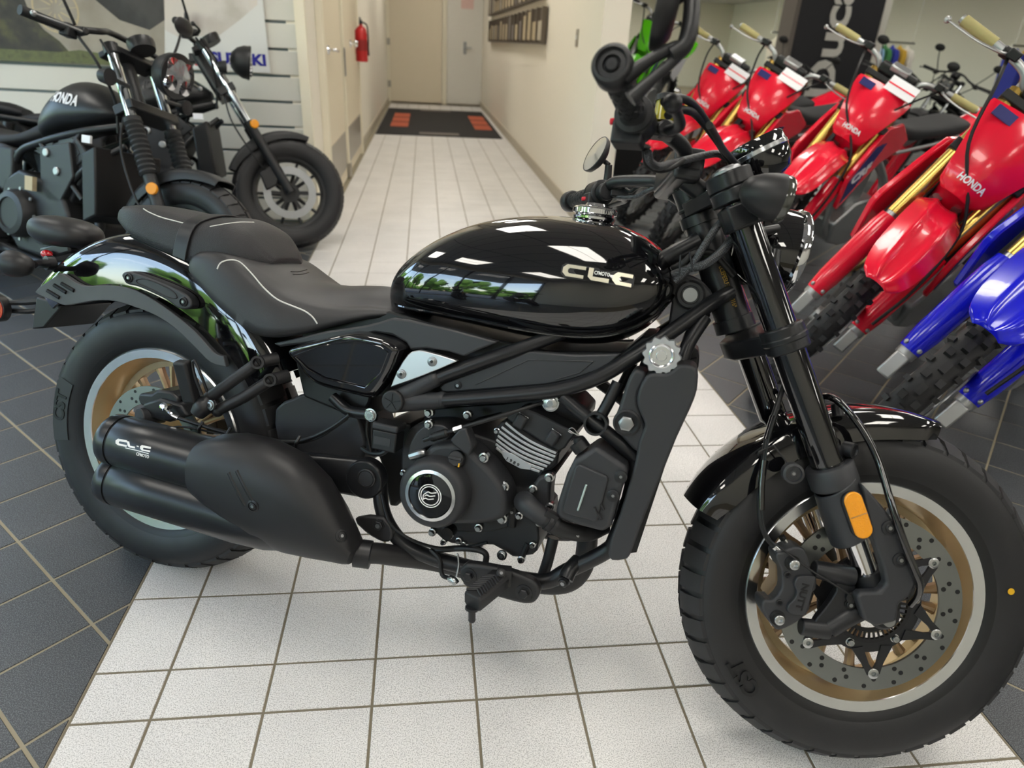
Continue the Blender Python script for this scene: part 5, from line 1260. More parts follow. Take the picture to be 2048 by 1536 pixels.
# speedometer pod
sc_ = F(*E7(1008, 758), 0); sa = Vector((-.55, 0, .83)).normalized()
b = MB(); b.lathe([(0, -.046), (.025, -.044), (.042, -.034), (.050, -.016), (.0515, 0), (.0515, .004)], sc_, tuple(sa), 48); SPD = fbuild(b, 'speedometer', 'gloss_black', BIKE, ang=50)
b = MB(); b.lathe([(.0517, .003), (.0530, .004), (.0530, .011), (.0517, .012)], sc_, tuple(sa), 56); fbuild(b, 'gauge_band', 'machined', SPD)
b = MB(); b.lathe([(.0515, .012), (.051, .026), (.048, .030), (.044, .030), (.044, .027), (0, .027)], sc_, tuple(sa), 48); fbuild(b, 'gauge_bezel', 'gloss_black', SPD)
b = MB(); b.tube([sc_-sa*.04, G(.78, .03, 0)], .012, 12); fbuild(b, 'gauge_bracket', 'satin_black', SPD)
# handlebar
bc = F(*E7(600, 835), 0)
b = MB()
b.obox(bc+Vector((.005, 0, .002)), (0, 1, 0), (.052, .046, .185), up=(0, 0, 1)); b.obox(bc+Vector((.005, 0, -.018)), (0, 1, 0), (.046, .022, .19), up=(0, 0, 1))
RIS = fbuild(b, 'bar_riser', 'satin_black', BIKE, bevel=.007, seg=3)
for s in (-1, 1): b = MB(); b.tube([bc+Vector((.01, s*.05, -.02)), G(.775, -.03, s*.05)], .017, 20); fbuild(b, 'riser_post', 'satin_black', RIS)
g_out = Vector((.877, .42, 1.026)); g_in = Vector((.921, .285, 1.022))
bar = [bc, bc+Vector((-.002, .08, .0)), bc+Vector((-.018, .13, .012)), Vector((.958, .205, 1.038)), Vector((.938, .245, 1.028)), g_in, g_out]
b = MB(); b.tube([(v.x, -v.y, v.z) for v in bar[::-1]][:-1]+[tuple(v) for v in bar], .0125, 18, k=6); BAR = fbuild(b, 'handlebar', 'satin_black', BIKE)
for s in (-1, 1):
    f_ = lambda v, s=s: Vector((v.x, v.y*s, v.z)); a, c = f_(g_in), f_(g_out); d = (c-a).normalized()
    b = MB(); b.lathe([(.0125, 0), (.026, 0), (.027, .003), (.026, .006), (.0195, .008), (.0175, .012), (.0172, .03), (.0178, .07), (.0175, .12), (.0168, .132), (0, .133)], a, tuple(d), 36); GR = fbuild(b, 'grip', 'grip_rubber', BIKE, ang=40)
    b = MB()
    for k in range(6):
        for j in range(10):
            th = 2*PI*j/10+k*.3; A_, B_, _ = frame_from(tuple(d)); e = Vector(A_)*math.cos(th)+Vector(B_)*math.sin(th); t1 = Vector(np.cross(tuple(d), tuple(e)))
            c0 = a+d*(.028+.016*k)+e*.0174; b.tube([c0-t1*.004, c0+d*.006, c0+t1*.004], .0009, 5, smooth=False)
    fbuild(b, 'grip_pattern', 'deep_black', GR)
    # bar end with mirror
    e0 = c+d*.002
    b = MB(); b.lathe([(0, -.01), (.022, -.01), (.0245, -.006), (.0245, .016), (.022, .020), (.0185, .021), (.0165, .017), (.011, .0175), (.010, .013), (0, .013)], e0, tuple(d), 40); BE = fbuild(b, 'bar_end', 'matte_black', BIKE, ang=40)
    b = MB(); b.lathe([(0, .018), (.0065, .018), (.0085, .016), (.009, .012), (.0, .012)], e0, tuple(d), 24); b.m = 1; b.lathe([(0, .0184), (.003, .0184), (.003, .012)], e0, tuple(d), 6); fbuild(b, 'bar_end_bolt', ['satin_black', 'deep_black'], BE)
    arm = [F(*E7(370, 425), -.432), F(*E7(470, 345), -.435), F(*E7(575, 270), -.437), F(*E7(640, 225), -.437), F(*E7(668, 150), -.436), F(*E7(680, 50), -.432), F(*E7(680, -40), -.425)]
    arm = [Vector((v.x, v.y*-s, v.z)) for v in arm]
    MR = empty('mirror'); MR.parent = BIKE; MR.matrix_local = STEER
    b = MB(); up_ = Vector((-.45, 0, .89))
    for o_, rr in ((-.0105, [.010, .0068, .0065, .009]), (.0105, [.010, .0070, .0070, .009])):
        b.tube([arm[0]+up_*o_*1.2, arm[1]+up_*o_, arm[2]+up_*o_*.7, arm[3]], rr, 12)
    b.tube(arm[2:], [.012, .0125, .0125, .0118, .011], 14, flat=(1, .8))
    fbuild(b, 'mirror_arm', 'matte_black', MR)
    mc = F(*E7(540, 40), -.425) if s == -1 else F(*E7(222, 742), .445); mc.y = abs(mc.y)*s
    mn = Vector((-1, -.16*s, .10)).normalized() if s == -1 else Vector((-.95, -.42, .34)).normalized()
    b = MB(); b.lathe([(0, -.018), (.03, -.016), (.043, -.008), (.046, 0), (.046, .004), (.044, .005), (.044, .003), (0, .003)], mc, tuple(mn), 44); HDM = fbuild(b, 'mirror_head', 'matte_black', MR, ang=50)
    b = MB(); b.lathe([(0, .0045), (.0438, .0042), (.0438, .003)], mc, tuple(mn), 44); fbuild(b, 'mirror_glass', 'chrome', MR)
    b = MB(); b.tube([arm[-1], arm[-1]+(mc-arm[-1])*.5, mc-mn*.012], .006, 10); fbuild(b, 'mirror_stem', 'matte_black', MR)
    # switch housing
    h0 = a-d*.014
    b = MB(); b.lathe([(.0125, -.03), (.024, -.03), (.027, -.026), (.0275, .0), (.027, .010), (.020, .012)], h0, tuple(d), 32); b.obox(h0-d*.010+Vector((-.008, 0, -.020)), tuple(d), (.044, .034, .036)); SWH = fbuild(b, 'switch_housing', 'satin_black', BIKE, bevel=.004, seg=3)
    b = MB(); b.obox(h0-d*.012+Vector((-.030, 0, -.004 if s == -1 else -.016)), (1, 0, .2), (.010, .008, .016)); fbuild(b, 'kill_switch' if s == -1 else 'horn_button', 'red_switch', SWH, bevel=.002)
    # lever and perch
    lp = a-d*.055
    b = MB(); b.tube([lp-d*.013, lp+d*.013], .019, 20); b.obox(lp+Vector((.030, 0, .0)), (1, 0, 0), (.03, .02, .04)); b.tube([lp+Vector((.032, 0, .0)), lp+Vector((.040, 0, .0))+d*.02], .012, 14); PER = fbuild(b, 'lever_perch', 'satin_black', BIKE, bevel=.003)
    lv = [lp+Vector((.040, 0, -.002))+d*.01, lp+Vector((.062, 0, -.004))+d*.045, lp+Vector((.066, 0, -.006))+d*.09, lp+Vector((.064, 0, -.008))+d*.14]
    b = MB(); b.tube(lv, [.010, .0085, .0075, .007], 14, flat=(1, .8)); b.sphere(lv[-1], .0125, 18, 12); fbuild(b, 'brake_lever' if s == -1 else 'clutch_lever', 'satin_black', BIKE)
    if s == -1:
        rv = lp+Vector((.035, .015, .036))
        b = MB(); b.lathe([(.0, -.018), (.016, -.018), (.016, .012), (0, .012)], rv, (0, 0, 1), 24); RSV = fbuild(b, 'fluid_cup', 'brake_fluid', BIKE)
        b = MB(); b.lathe([(.0, .020), (.016, .020), (.0185, .018), (.0185, .010), (0, .010)], rv, (0, 0, 1), 24); fbuild(b, 'cup_lid', 'satin_black', RSV)
        b = MB(); b.strip([rv+Vector((.02, -.006, -.02)), rv+Vector((.021, -.006, .012)), rv+Vector((.015, -.004, .03)), rv+Vector((.008, -.004, .032))], [rv+Vector((.02, .006, -.02)), rv+Vector((.021, .006, .012)), rv+Vector((.015, .006, .03)), rv+Vector((.008, .006, .032))], .002); fbuild(b, 'cup_strap', 'chrome', RSV)
# hoses and looms round the headstock
def hose(name, pts, r, material='deep_black', braid=False, front=True):
    q = F3(E7, pts) if front else P3(E7, pts)
    b = MB(); b.tube(q, r, 12); o = fbuild(b, name, material, BIKE) if front else b.build(name, material, BIKE)
    return o
def braid_mat():
    m = bpy.data.materials.new('braided_sleeve'); m.use_nodes = True; n = m.node_tree.nodes; l = m.node_tree.links; bs = n['Principled BSDF']
    tc = n.new('ShaderNodeTexCoord'); ck = n.new('ShaderNodeTexChecker'); ck.inputs['Scale'].default_value = 420
    ck.inputs[1].default_value = (.01, .01, .011, 1); ck.inputs[2].default_value = (.075, .08, .09, 1)
    l.new(tc.outputs['Object'], ck.inputs['Vector']); l.new(ck.outputs[0], bs.inputs['Base Color']); bs.inputs['Roughness'].default_value = .45; MATS['braided_sleeve'] = m
braid_mat()
hose('wiring_loom', [(600, 1350, -.06), (680, 1275, -.075), (740, 1180, -.085), (800, 1090, -.085), (840, 1050, -.08)], .0062, 'braided_sleeve')
hose('wiring_loom', [(590, 1320, -.055), (660, 1290, -.07), (740, 1270, -.085), (820, 1210, -.085), (870, 1150, -.08)], .0075, 'braided_sleeve')
hose('wiring_loom', [(590, 1290, -.05), (640, 1265, -.065), (700, 1215, -.07), (780, 1215, -.07), (830, 1260, -.06), (880, 1320, -.05)], .0065, 'deep_black')
hose('throttle_cable', [(470, 730, -.255), (480, 775, -.24), (520, 800, -.22), (580, 785, -.18), (700, 755, -.12), (800, 738, -.09), (850, 760, -.07)], .0060, 'braided_sleeve')
hose('throttle_cable', [(455, 720, -.25), (465, 785, -.235), (510, 815, -.21), (570, 810, -.19), (640, 770, -.16)], .0045, 'deep_black')
hose('brake_line', [(765, 600, -.30), (800, 660, -.22), (830, 715, -.15), (870, 760, -.10), (930, 830, -.07), (985, 890, -.04), (1000, 960, -.03)], .0052, 'deep_black')
hose('brake_line', [(545, 490, -.29), (600, 470, -.27), (655, 480, -.25), (700, 515, -.22), (760, 600, -.17), (840, 735, -.10), (940, 870, -.06)], .0058, 'deep_black')
hose('brake_line', [(565, 555, -.28), (610, 530, -.26), (660, 530, -.24), (710, 560, -.20), (790, 660, -.14), (860, 760, -.09), (950, 890, -.05)], .0058, 'deep_black')
hose('clutch_wire', [(250, 935, .26), (330, 945, .22), (410, 945, .18), (470, 915, .14), (560, 880, .10), (640, 860, .06)], .0052, 'braided_sleeve')
hose('clutch_wire', [(330, 870, .24), (380, 920, .2), (420, 900, .18), (500, 870, .12)], .004, 'deep_black')
b = MB(); q = F(*E7(640, 1268), -.07); b.tube([q+Vector((-.006, -.012, -.022)), q+Vector((-.010, -.014, .012)), q+Vector((.004, -.012, .02)), q+Vector((.016, -.012, -.012))], .0017, 8, smooth=False); fbuild(b, 'loom_clip', 'satin_black', BIKE)
# frame number stamped on the head tube
bpy.context.view_layer.update()
mat('stamp_gold', 'a5832f', .5)
E13 = lambda x, y: (1360+x*.169205, 420+y*.169271)
p, q = B(*E13(470, 640), -.0335), B(*E13(650, 1150), -.0335)
text_mesh('frame_number', '*LCEPESLF3T6000016*', .011, .0003, 'stamp_gold', HT, basis((p+q)/2, q-p, Vector((1, 0, .3)), (.25, -1, 0)), width=(q-p).length)
# ================================================================ other motorcycles
def pose(X, Y, psi, lam, z=0): return Matrix.Translation((X, Y, z)) @ Rax((0, 0, 1), psi) @ Rax((1, 0, 0), lam)
def steer_m(wb, rake, trail, dl):
    p0 = Vector((wb+trail, 0, 0)); ax = Vector((-math.sin(rake), 0, math.cos(rake)))
    return Matrix.Translation(p0) @ Rax(ax, dl) @ Matrix.Translation(-p0)
def fork_frame(wb, zr, rake):
    d = Vector((-math.sin(rake), 0, math.cos(rake))); n = Vector((math.cos(rake), 0, math.sin(rake))); a = Vector((wb, 0, zr))
    return lambda t, q=0, y=0: a+d*t+n*q+Vector((0, y, 0))
def make_cruiser(label, M_, dl, gaiter, near=True):
    T = tag(empty('motorcycle', M_=M_), label, 'motorcycle')
    wb, rake = 1.49, R(28); SM = steer_m(wb, rake, .11, dl); g = fork_frame(wb, .32, rake)
    def bb(b, name, m_, st=False, par=None, **k):
        o = b.build(name, m_, par or T, **k)
        if st and par is None: o.matrix_local = SM
        return o
    # wheels
    for nm, c, RT, hw, st in (('rear_wheel', (0, 0, .323), .323, .076, False), ('front_wheel', (wb, 0, .32), .32, .066, True)):
        b = MB(); b.ring([(.212, -.05), (.214, -.042), (.20, 0), (.214, .042), (.212, .05), (.19, .045), (.178, .0), (.19, -.045)], c, (0, 1, 0), 64)
        W = bb(b, nm, 'honda_black', st)
        tyre(W, c, RT, hw, .208, 36, tread=near, seg=64)
        for k in range(10):
            a = 2*PI*k/10; b = MB(); b.tube([(c[0]+.03*math.cos(a+.2), -.004, c[2]+.03*math.sin(a+.2)), (c[0]+.185*math.cos(a), -.004, c[2]+.185*math.sin(a))], [.012, .008], 8); b.build('spoke', 'honda_black', W)
        b = MB(); b.lathe([(0, -.06), (.045, -.06), (.05, 0), (.045, .06), (0, .06)], c, (0, 1, 0), 28); b.build('hub', 'honda_black', W)
        ys = -.072; b = MB(); b.ring([(.105, -.003), (.148, -.003), (.148, .003), (.105, .003)], (c[0], ys, c[2]), (0, 1, 0), 56); b.build('brake_disc', 'steel', W)
        b = MB()
        for k in range(6):
            a = 2*PI*k/6; b.strip([(c[0]+.04*math.cos(a+.25), ys, c[2]+.04*math.sin(a+.25)), (c[0]+.108*math.cos(a+.1), ys, c[2]+.108*math.sin(a+.1))], [(c[0]+.04*math.cos(a-.1), ys, c[2]+.04*math.sin(a-.1)), (c[0]+.108*math.cos(a-.1), ys, c[2]+.108*math.sin(a-.1))], .004)
        b.ring([(.035, -.003), (.055, -.003), (.055, .003), (.035, .003)], (c[0], ys, c[2]), (0, 1, 0), 32); b.build('disc_carrier', 'honda_black', W)
    # fork
    for s in (-1, 1):
        y = s*.11
        b = MB(); b.tube([g(.34, 0, y), g(.84, 0, y)], .0215, 24); bb(b, 'fork_tube', 'fork_steel', True)
        if gaiter:
            b = MB(); rr = []; pp = []
            for k in range(23): pp.append(g(.56-.0105*k, 0, y)); rr.append(.037 if k % 2 else .031)
            b.tube(pp, rr, 20, smooth=False); b.tube([g(.57, 0, y), g(.555, 0, y)], .034, 20); bb(b, 'fork_gaiter', 'grip_rubber', True)
            b = MB(); b.tube([g(.0, 0, y), g(.35, 0, y)], .026, 20); bb(b, 'fork_leg', 'honda_matte', True)
        else:
            b = MB(); b.tube([g(.0, 0, y), g(.43, 0, y)], .027, 20); bb(b, 'fork_leg', 'honda_black', True)
        b = MB(); b.lathe([(0, .012), (.022, .012), (.024, .008), (.024, 0)], g(.26 if gaiter else .40, .02, y+s*.028), (.2, s, 0), 24); bb(b, 'fork_reflector', 'amber', True)
        b = MB(); b.tube([g(.84, 0, y), g(.88, 0, y)], .03, 24); bb(b, 'fork_crown', 'honda_black', True)
    b = MB(); b.poly([g(.845, -.06, -.12), g(.845, .03, -.12), g(.845, .03, .12), g(.845, -.06, .12)], tuple((g(.87)-g(.845)))); b.poly([g(.60, -.06, -.13), g(.60, .035, -.13), g(.60, .035, .13), g(.60, -.06, .13)], tuple((g(.64)-g(.60)))); bb(b, 'triple_clamp', 'honda_black', True, bevel=.004)
    b = MB(); b.tube([g(.60, -.04, 0), g(.86, -.04, 0)], .032, 20); bb(b, 'head_tube', 'honda_black')
    # caliper
    b = MB(); b.plate([(wb-.16, .42), (wb-.10, .47), (wb-.05, .44), (wb-.07, .36), (wb-.13, .33)], -.115, -.05); bb(b, 'caliper', 'honda_black', True, bevel=.006)
    # headlight
    hc = g(.72, .17, 0); b = MB(); b.lathe([(0, -.085), (.04, -.078), (.07, -.05), (.086, -.015), (.088, .01)], hc, (1, 0, -.12), 40); H = bb(b, 'headlight', 'honda_matte', True)
    b = MB(); b.lathe([(.088, .008), (.091, .012), (.09, .022), (.083, .024)], hc, (1, 0, -.12), 40); b.build('headlight_ring', 'honda_black', H)
    b = MB(); b.lathe([(.083, .018), (.05, .03), (0, .034)], hc, (1, 0, -.12), 40); b.build('headlight_lens', 'clear_lens', H)
    b = MB()
    for y_, z_ in ((-.04, .035), (.04, .035), (-.04, -.035), (.04, -.035)): b.lathe([(0, .033), (.03, .03), (.033, .018), (0, .015)], hc+Vector((.0, y_, z_)), (1, 0, -.12), 20)
    b.build('light_pods', 'chrome', H)
    # handlebar, grips, levers, gauge, mirrors
    bc_ = g(.92, -.05, 0); b = MB(); b.tube([(.99, -.40, 1.10), (1.02, -.27, 1.10), (1.07, -.16, 1.13), (bc_.x, -.06, bc_.z+.05), (bc_.x, .06, bc_.z+.05), (1.07, .16, 1.13), (1.02, .27, 1.10), (.99, .40, 1.10)], .0125, 12); bb(b, 'handlebar', 'honda_black', True)
    for s in (-1, 1):
        b = MB(); b.tube([(.985, s*.42, 1.10), (1.015, s*.28, 1.10)], .0185, 16); bb(b, 'grip', 'grip_rubber', True)
        b = MB(); b.obox((1.02, s*.25, 1.095), (.2, s, 0), (.045, .05, .05)); b.tube([(1.03, s*.22, 1.10), (1.075, s*.22, 1.11)], .016, 12); bb(b, 'switch_housing', 'honda_matte', True, bevel=.006)
        b = MB(); b.tube([(1.07, s*.24, 1.10), (1.085, s*.32, 1.095), (1.065, s*.43, 1.09)], [.009, .007, .006], 10, flat=(1, .6)); b.sphere((1.063, s*.43, 1.09), .011, 12, 8); bb(b, 'hand_lever', 'alu' if gaiter else 'honda_black', True)
        b = MB(); b.tube([(1.04, s*.24, 1.12), (1.02, s*.30, 1.22), (1.00, s*.34, 1.30)], .006, 10); b.sphere((.995, s*.36, 1.34), .055, 20, 12, (.25, 1.1, .75)); bb(b, 'mirror', 'honda_black', True)
        b = MB(); b.tube([g(.70, .02, s*.10), g(.70, .03, s*.2)], .009, 10); b.lathe([(0, -.035), (.025, -.03), (.032, 0), (.032, .012), (0, .014)], g(.70, .03, s*.21), (1, 0, 0), 24); bb(b, 'front_indicator', 'honda_matte', True)
    b = MB(); b.lathe([(0, -.03), (.05, -.03), (.056, 0), (.054, .012), (0, .012)], g(.90, .06, 0), (-.5, 0, .85), 32); bb(b, 'gauge', 'honda_black', True)
    b = MB(); b.lathe([(.0, 0), (.0, 0)], (0, 0, 0)) if False else None
    b = MB(); b.tube([(1.06, -.24, 1.08), (1.12, -.2, 1.0), (1.14, -.12, .88), (1.13, -.08, .76)], .006, 8); b.tube([(1.06, .24, 1.08), (1.14, .16, .98), (1.14, .08, .84)], .006, 8); b.tube([(1.08, -.16, 1.10), (1.15, -.13, 1.0), (1.17, -.10, .88), (1.20, -.13, .70), (1.30, -.14, .52), (1.36, -.12, .44)], .005, 8); bb(b, 'control_cables', 'deep_black', True)
    # tank
    tkc = [(.60, .70, .76, .04, .73), (.63, .69, .83, .085, .745), (.68, .70, .885, .115, .76), (.75, .72, .935, .132, .79), (.83, .745, .965, .138, .815), (.92, .76, .962, .132, .83), (1.0, .785, .935, .118, .84), (1.07, .81, .895, .09, .845), (1.11, .825, .865, .045, .845)]
    b = MB(); b.loft([tank_ring(*q, n=40, ex=2.0, exl=2.2) for q in cr(tkc, 4)]); TK = bb(b, 'fuel_tank', 'honda_black', ang=70)
    Mt = basis((.855, -.136, .862), (1, -.02, -.06), (0, .25, 1), (0, -1, .25))
    def bend(c): 
        p = Mt @ Vector((c[0], c[1], 0)); ok, loc, nn, _ = TK.ray_cast(p+Vector((0, -.08, .02)), Vector((0, 1, -.12)).normalized())
        return Mt.inverted() @ ((loc+nn*(.0035+c[2])) if ok else p)
    bpy.context.view_layer.update()
    text_mesh('tank_lettering', 'HONDA', .062, .0005, 'decal_white' if gaiter else 'honda_matte', TK, Mt, width=.17, bold=.002, bend=bend)
    # trellis frame
    fb = MB()
    for s in (-1, 1):
        for pts, r_ in (([(1.12, s*.05, .80), (.95, s*.11, .75), (.72, s*.13, .68), (.58, s*.13, .62), (.52, s*.12, .50), (.54, s*.11, .36)], .016), ([(1.14, s*.05, .72), (1.02, s*.12, .62), (.92, s*.13, .53)], .013), ([(.72, s*.13, .68), (.82, s*.135, .60), (.92, s*.13, .53), (1.0, s*.13, .47)], .013), ([(.95, s*.11, .75), (.90, s*.13, .66), (.82, s*.135, .60)], .011), ([(.58, s*.13, .62), (.30, s*.12, .66), (.0, s*.10, .70)], .014)):
            fb.tube(pts, r_, 12)
    bb(fb, 'frame', 'honda_black')
    for s in (-1, 1):
        b = MB(); b.plate([(.66, .64), (.93, .73), (1.02, .66), (.90, .57), (.80, .60)], s*.128, s*.112); bb(b, 'frame_cover', 'honda_matte', bevel=.006)
        b = MB(); b.plate([(.67, .655), (.80, .69), (.79, .62)], s*.131, s*.125); b.plate([(.83, .70), (.92, .72), (.97, .66), (.90, .60)], s*.131, s*.125); bb(b, 'cover_panel', 'honda_black', bevel=.004)
        b = MB(); b.plate([(.30, .64), (.56, .64), (.56, .52), (.50, .44), (.36, .50)], s*.15, s*.10); bb(b, 'side_cover', 'honda_matte', bevel=.012, seg=3)
    # engine
    b = MB(); b.plate([(.50, .50), (.60, .55), (.76, .52), (.90, .46), (.95, .36), (.92, .22), (.80, .19), (.60, .20), (.52, .28), (.48, .40)], -.15, .15); E_ = bb(b, 'engine', 'honda_matte', bevel=.015, seg=3)
    b = MB(); b.plate([(.74, .50), (.90, .44), (1.01, .62), (.96, .70), (.84, .70), (.78, .62)], -.12, .12); b.build('cylinder', 'honda_matte', E_, bevel=.01)
    b = MB(); b.plate([(.74, .66), (.93, .70), (.96, .56), (.88, .44), (.80, .44), (.75, .52)], -.15, -.10); CY = b.build('engine_plate', 'honda_matte', E_, bevel=.006)
    for x, z in ((.79, .64), (.86, .57)): b = MB(); b.lathe([(0, .01), (.014, .01), (.018, .007), (.018, 0)], (x, -.15, z), (0, -1, 0), 20); b.build('plate_bolt', 'alu', E_)
    b = MB(); b.lathe([(.105, -.02), (.105, .015), (.092, .04), (.068, .045), (.066, .038), (0, .038)], (.63, -.165, .36), (0, -1, 0), 48); b.build('clutch_cover', 'honda_matte', E_)
    b = MB(); b.lathe([(.062, 0), (.06, .03), (.045, .035), (0, .035)], (.80, -.15, .31), (0, -1, 0), 32); b.build('pump_cover', 'honda_matte', E_)
    for k in range(9):
        a = 2*PI*k/9; b = MB(); b.lathe([(0, .006), (.007, .006), (.008, 0)], (.63+.112*math.cos(a), -.166, .36+.112*math.sin(a)), (0, -1, 0), 10); b.build('case_bolt', 'alu', E_)
    b = MB(); b.box((.72, -.17, .50), (.05, .02, .06)); b.build('warning_tag', 'rack_card', E_)
    # radiator
    b = MB(); b.add([(1.02, -.16, .66), (1.10, -.16, .70), (1.12, -.16, .42), (1.04, -.16, .38), (1.02, .16, .66), (1.10, .16, .70), (1.12, .16, .42), (1.04, .16, .38)], [(0, 1, 2, 3), (7, 6, 5, 4), (0, 4, 5, 1), (1, 5, 6, 2), (2, 6, 7, 3), (3, 7, 4, 0)]); bb(b, 'radiator', 'deep_black', bevel=.008)
    b = MB(); b.box((1.06, -.165, .72), (.05, .01, .03)); bb(b, 'radiator_label', 'decal_white')
    b = MB(); b.tube([(1.02, -.06, .48), (1.03, -.08, .34), (.95, -.10, .20), (.75, -.12, .16), (.45, -.15, .20)], .022, 14); EX_ = bb(b, 'exhaust_pipe', 'honda_black')
    b = MB(); b.tube([(.48, -.17, .20), (.40, -.19, .22), (-.05, -.20, .30)], [.03, .055, .055], 20); b.build('muffler', 'honda_matte', EX_)
    # seat, fenders, swingarm
    b = MB(); rows = cr([(.14, .10, .70, .66), (.25, .125, .72, .64), (.40, .13, .70, .63), (.52, .10, .72, .66), (.62, .07, .78, .70)], 4)
    b.loft([[(x, w_*math.copysign(abs(math.cos(t))**.7, math.cos(t)), (zt+zb)/2+(zt-zb)/2*math.copysign(abs(math.sin(t))**.7, math.sin(t))) for t in np.linspace(0, 2*PI, 24, endpoint=False)] for x, w_, zt, zb in rows]); bb(b, 'seat', 'vinyl', ang=60)
    b = MB(); rows = cr([(-.16, .06, .76, .73), (-.05, .09, .78, .72), (.08, .095, .77, .70), (.16, .08, .74, .69)], 4)
    b.loft([[(x, w_*math.cos(t), (zt+zb)/2+(zt-zb)/2*math.sin(t)) for t in np.linspace(0, 2*PI, 20, endpoint=False)] for x, w_, zt, zb in rows]); bb(b, 'passenger_seat', 'vinyl', ang=60)
    arc_shell('rear_fender', T, (0, 0, .323), interp_stations([(R(150), .40, .08, .06), (R(120), .40, .09, .08), (R(90), .39, .09, .09), (R(60), .38, .09, .08)], 24), SECT, .004, 'honda_matte')
    o = arc_shell('front_fender', T, (wb, 0, .32), interp_stations([(R(158), .352, .06, .04), (R(135), .352, .074, .055), (R(110), .352, .076, .055), (R(85), .352, .072, .045), (R(68), .350, .058, .03)], 28), SECT, .0035, 'honda_matte'); o.matrix_local = SM
    b = MB()
    for s in (-1, 1): b.tube([(.52, s*.10, .36), (.25, s*.12, .34), (0, s*.11, .323)], .022, 12); b.tube([(.03, s*.13, .34), (.12, s*.14, .66)], .026, 14)
    bb(b, 'swingarm', 'honda_black')
    b = MB(); b.tube([(.70, .12, .24), (.66, .24, .10), (.64, .30, .085)], .012, 10); bb(b, 'side_stand', 'honda_black')
    return T
make_cruiser('matte black cruiser motorcycle with white tank lettering and rubber fork gaiters', pose(-1.78, 2.41, R(-31.5), R(-15.5), .002), R(8), True)
make_cruiser('matte black cruiser motorcycle with bare chrome fork tubes beside the white banner', pose(-1.76, 2.835, R(4), R(-11), .002), R(11), False)

# ---------------------------------------------------------------- motocross bikes
def knobby(par, c, RT, hw, rb, seg=56):
    b = MB(); prof = [(rb, -hw*.6), (rb+.02, -hw*.85), ((RT+rb)/2, -hw), (RT-.025, -hw*.9), (RT-.014, -hw*.5), (RT-.012, 0), (RT-.014, hw*.5), (RT-.025, hw*.9), ((RT+rb)/2, hw), (rb+.02, hw*.85), (rb, hw*.6)]
    b.ring(prof, c, (0, 1, 0), 72); o = b.build('tyre', 'tread', par, ang=60)
    t = MB()
    for k in range(seg):
        a = 2*PI*k/seg; e = (math.cos(a), math.sin(a)); odd = k % 2
        for y, r_, wy, tilt in (((-.5, RT-.008, .020, 0), (.5, RT-.008, .020, 0)) if odd else ((-.0, RT-.006, .030, 0),))+((-.92, RT-.026, .014, .5), (.92, RT-.026, .014, .5)):
            if abs(y) > .9 and odd: continue
            t.obox((c[0]+r_*e[0], c[1]+y*hw, c[2]+r_*e[1]), (e[0], math.copysign(tilt, y) if tilt else 0, e[1]), (wy, .018, .020), up=(0, 1, 0))
    t.build('tread', 'tread', par)
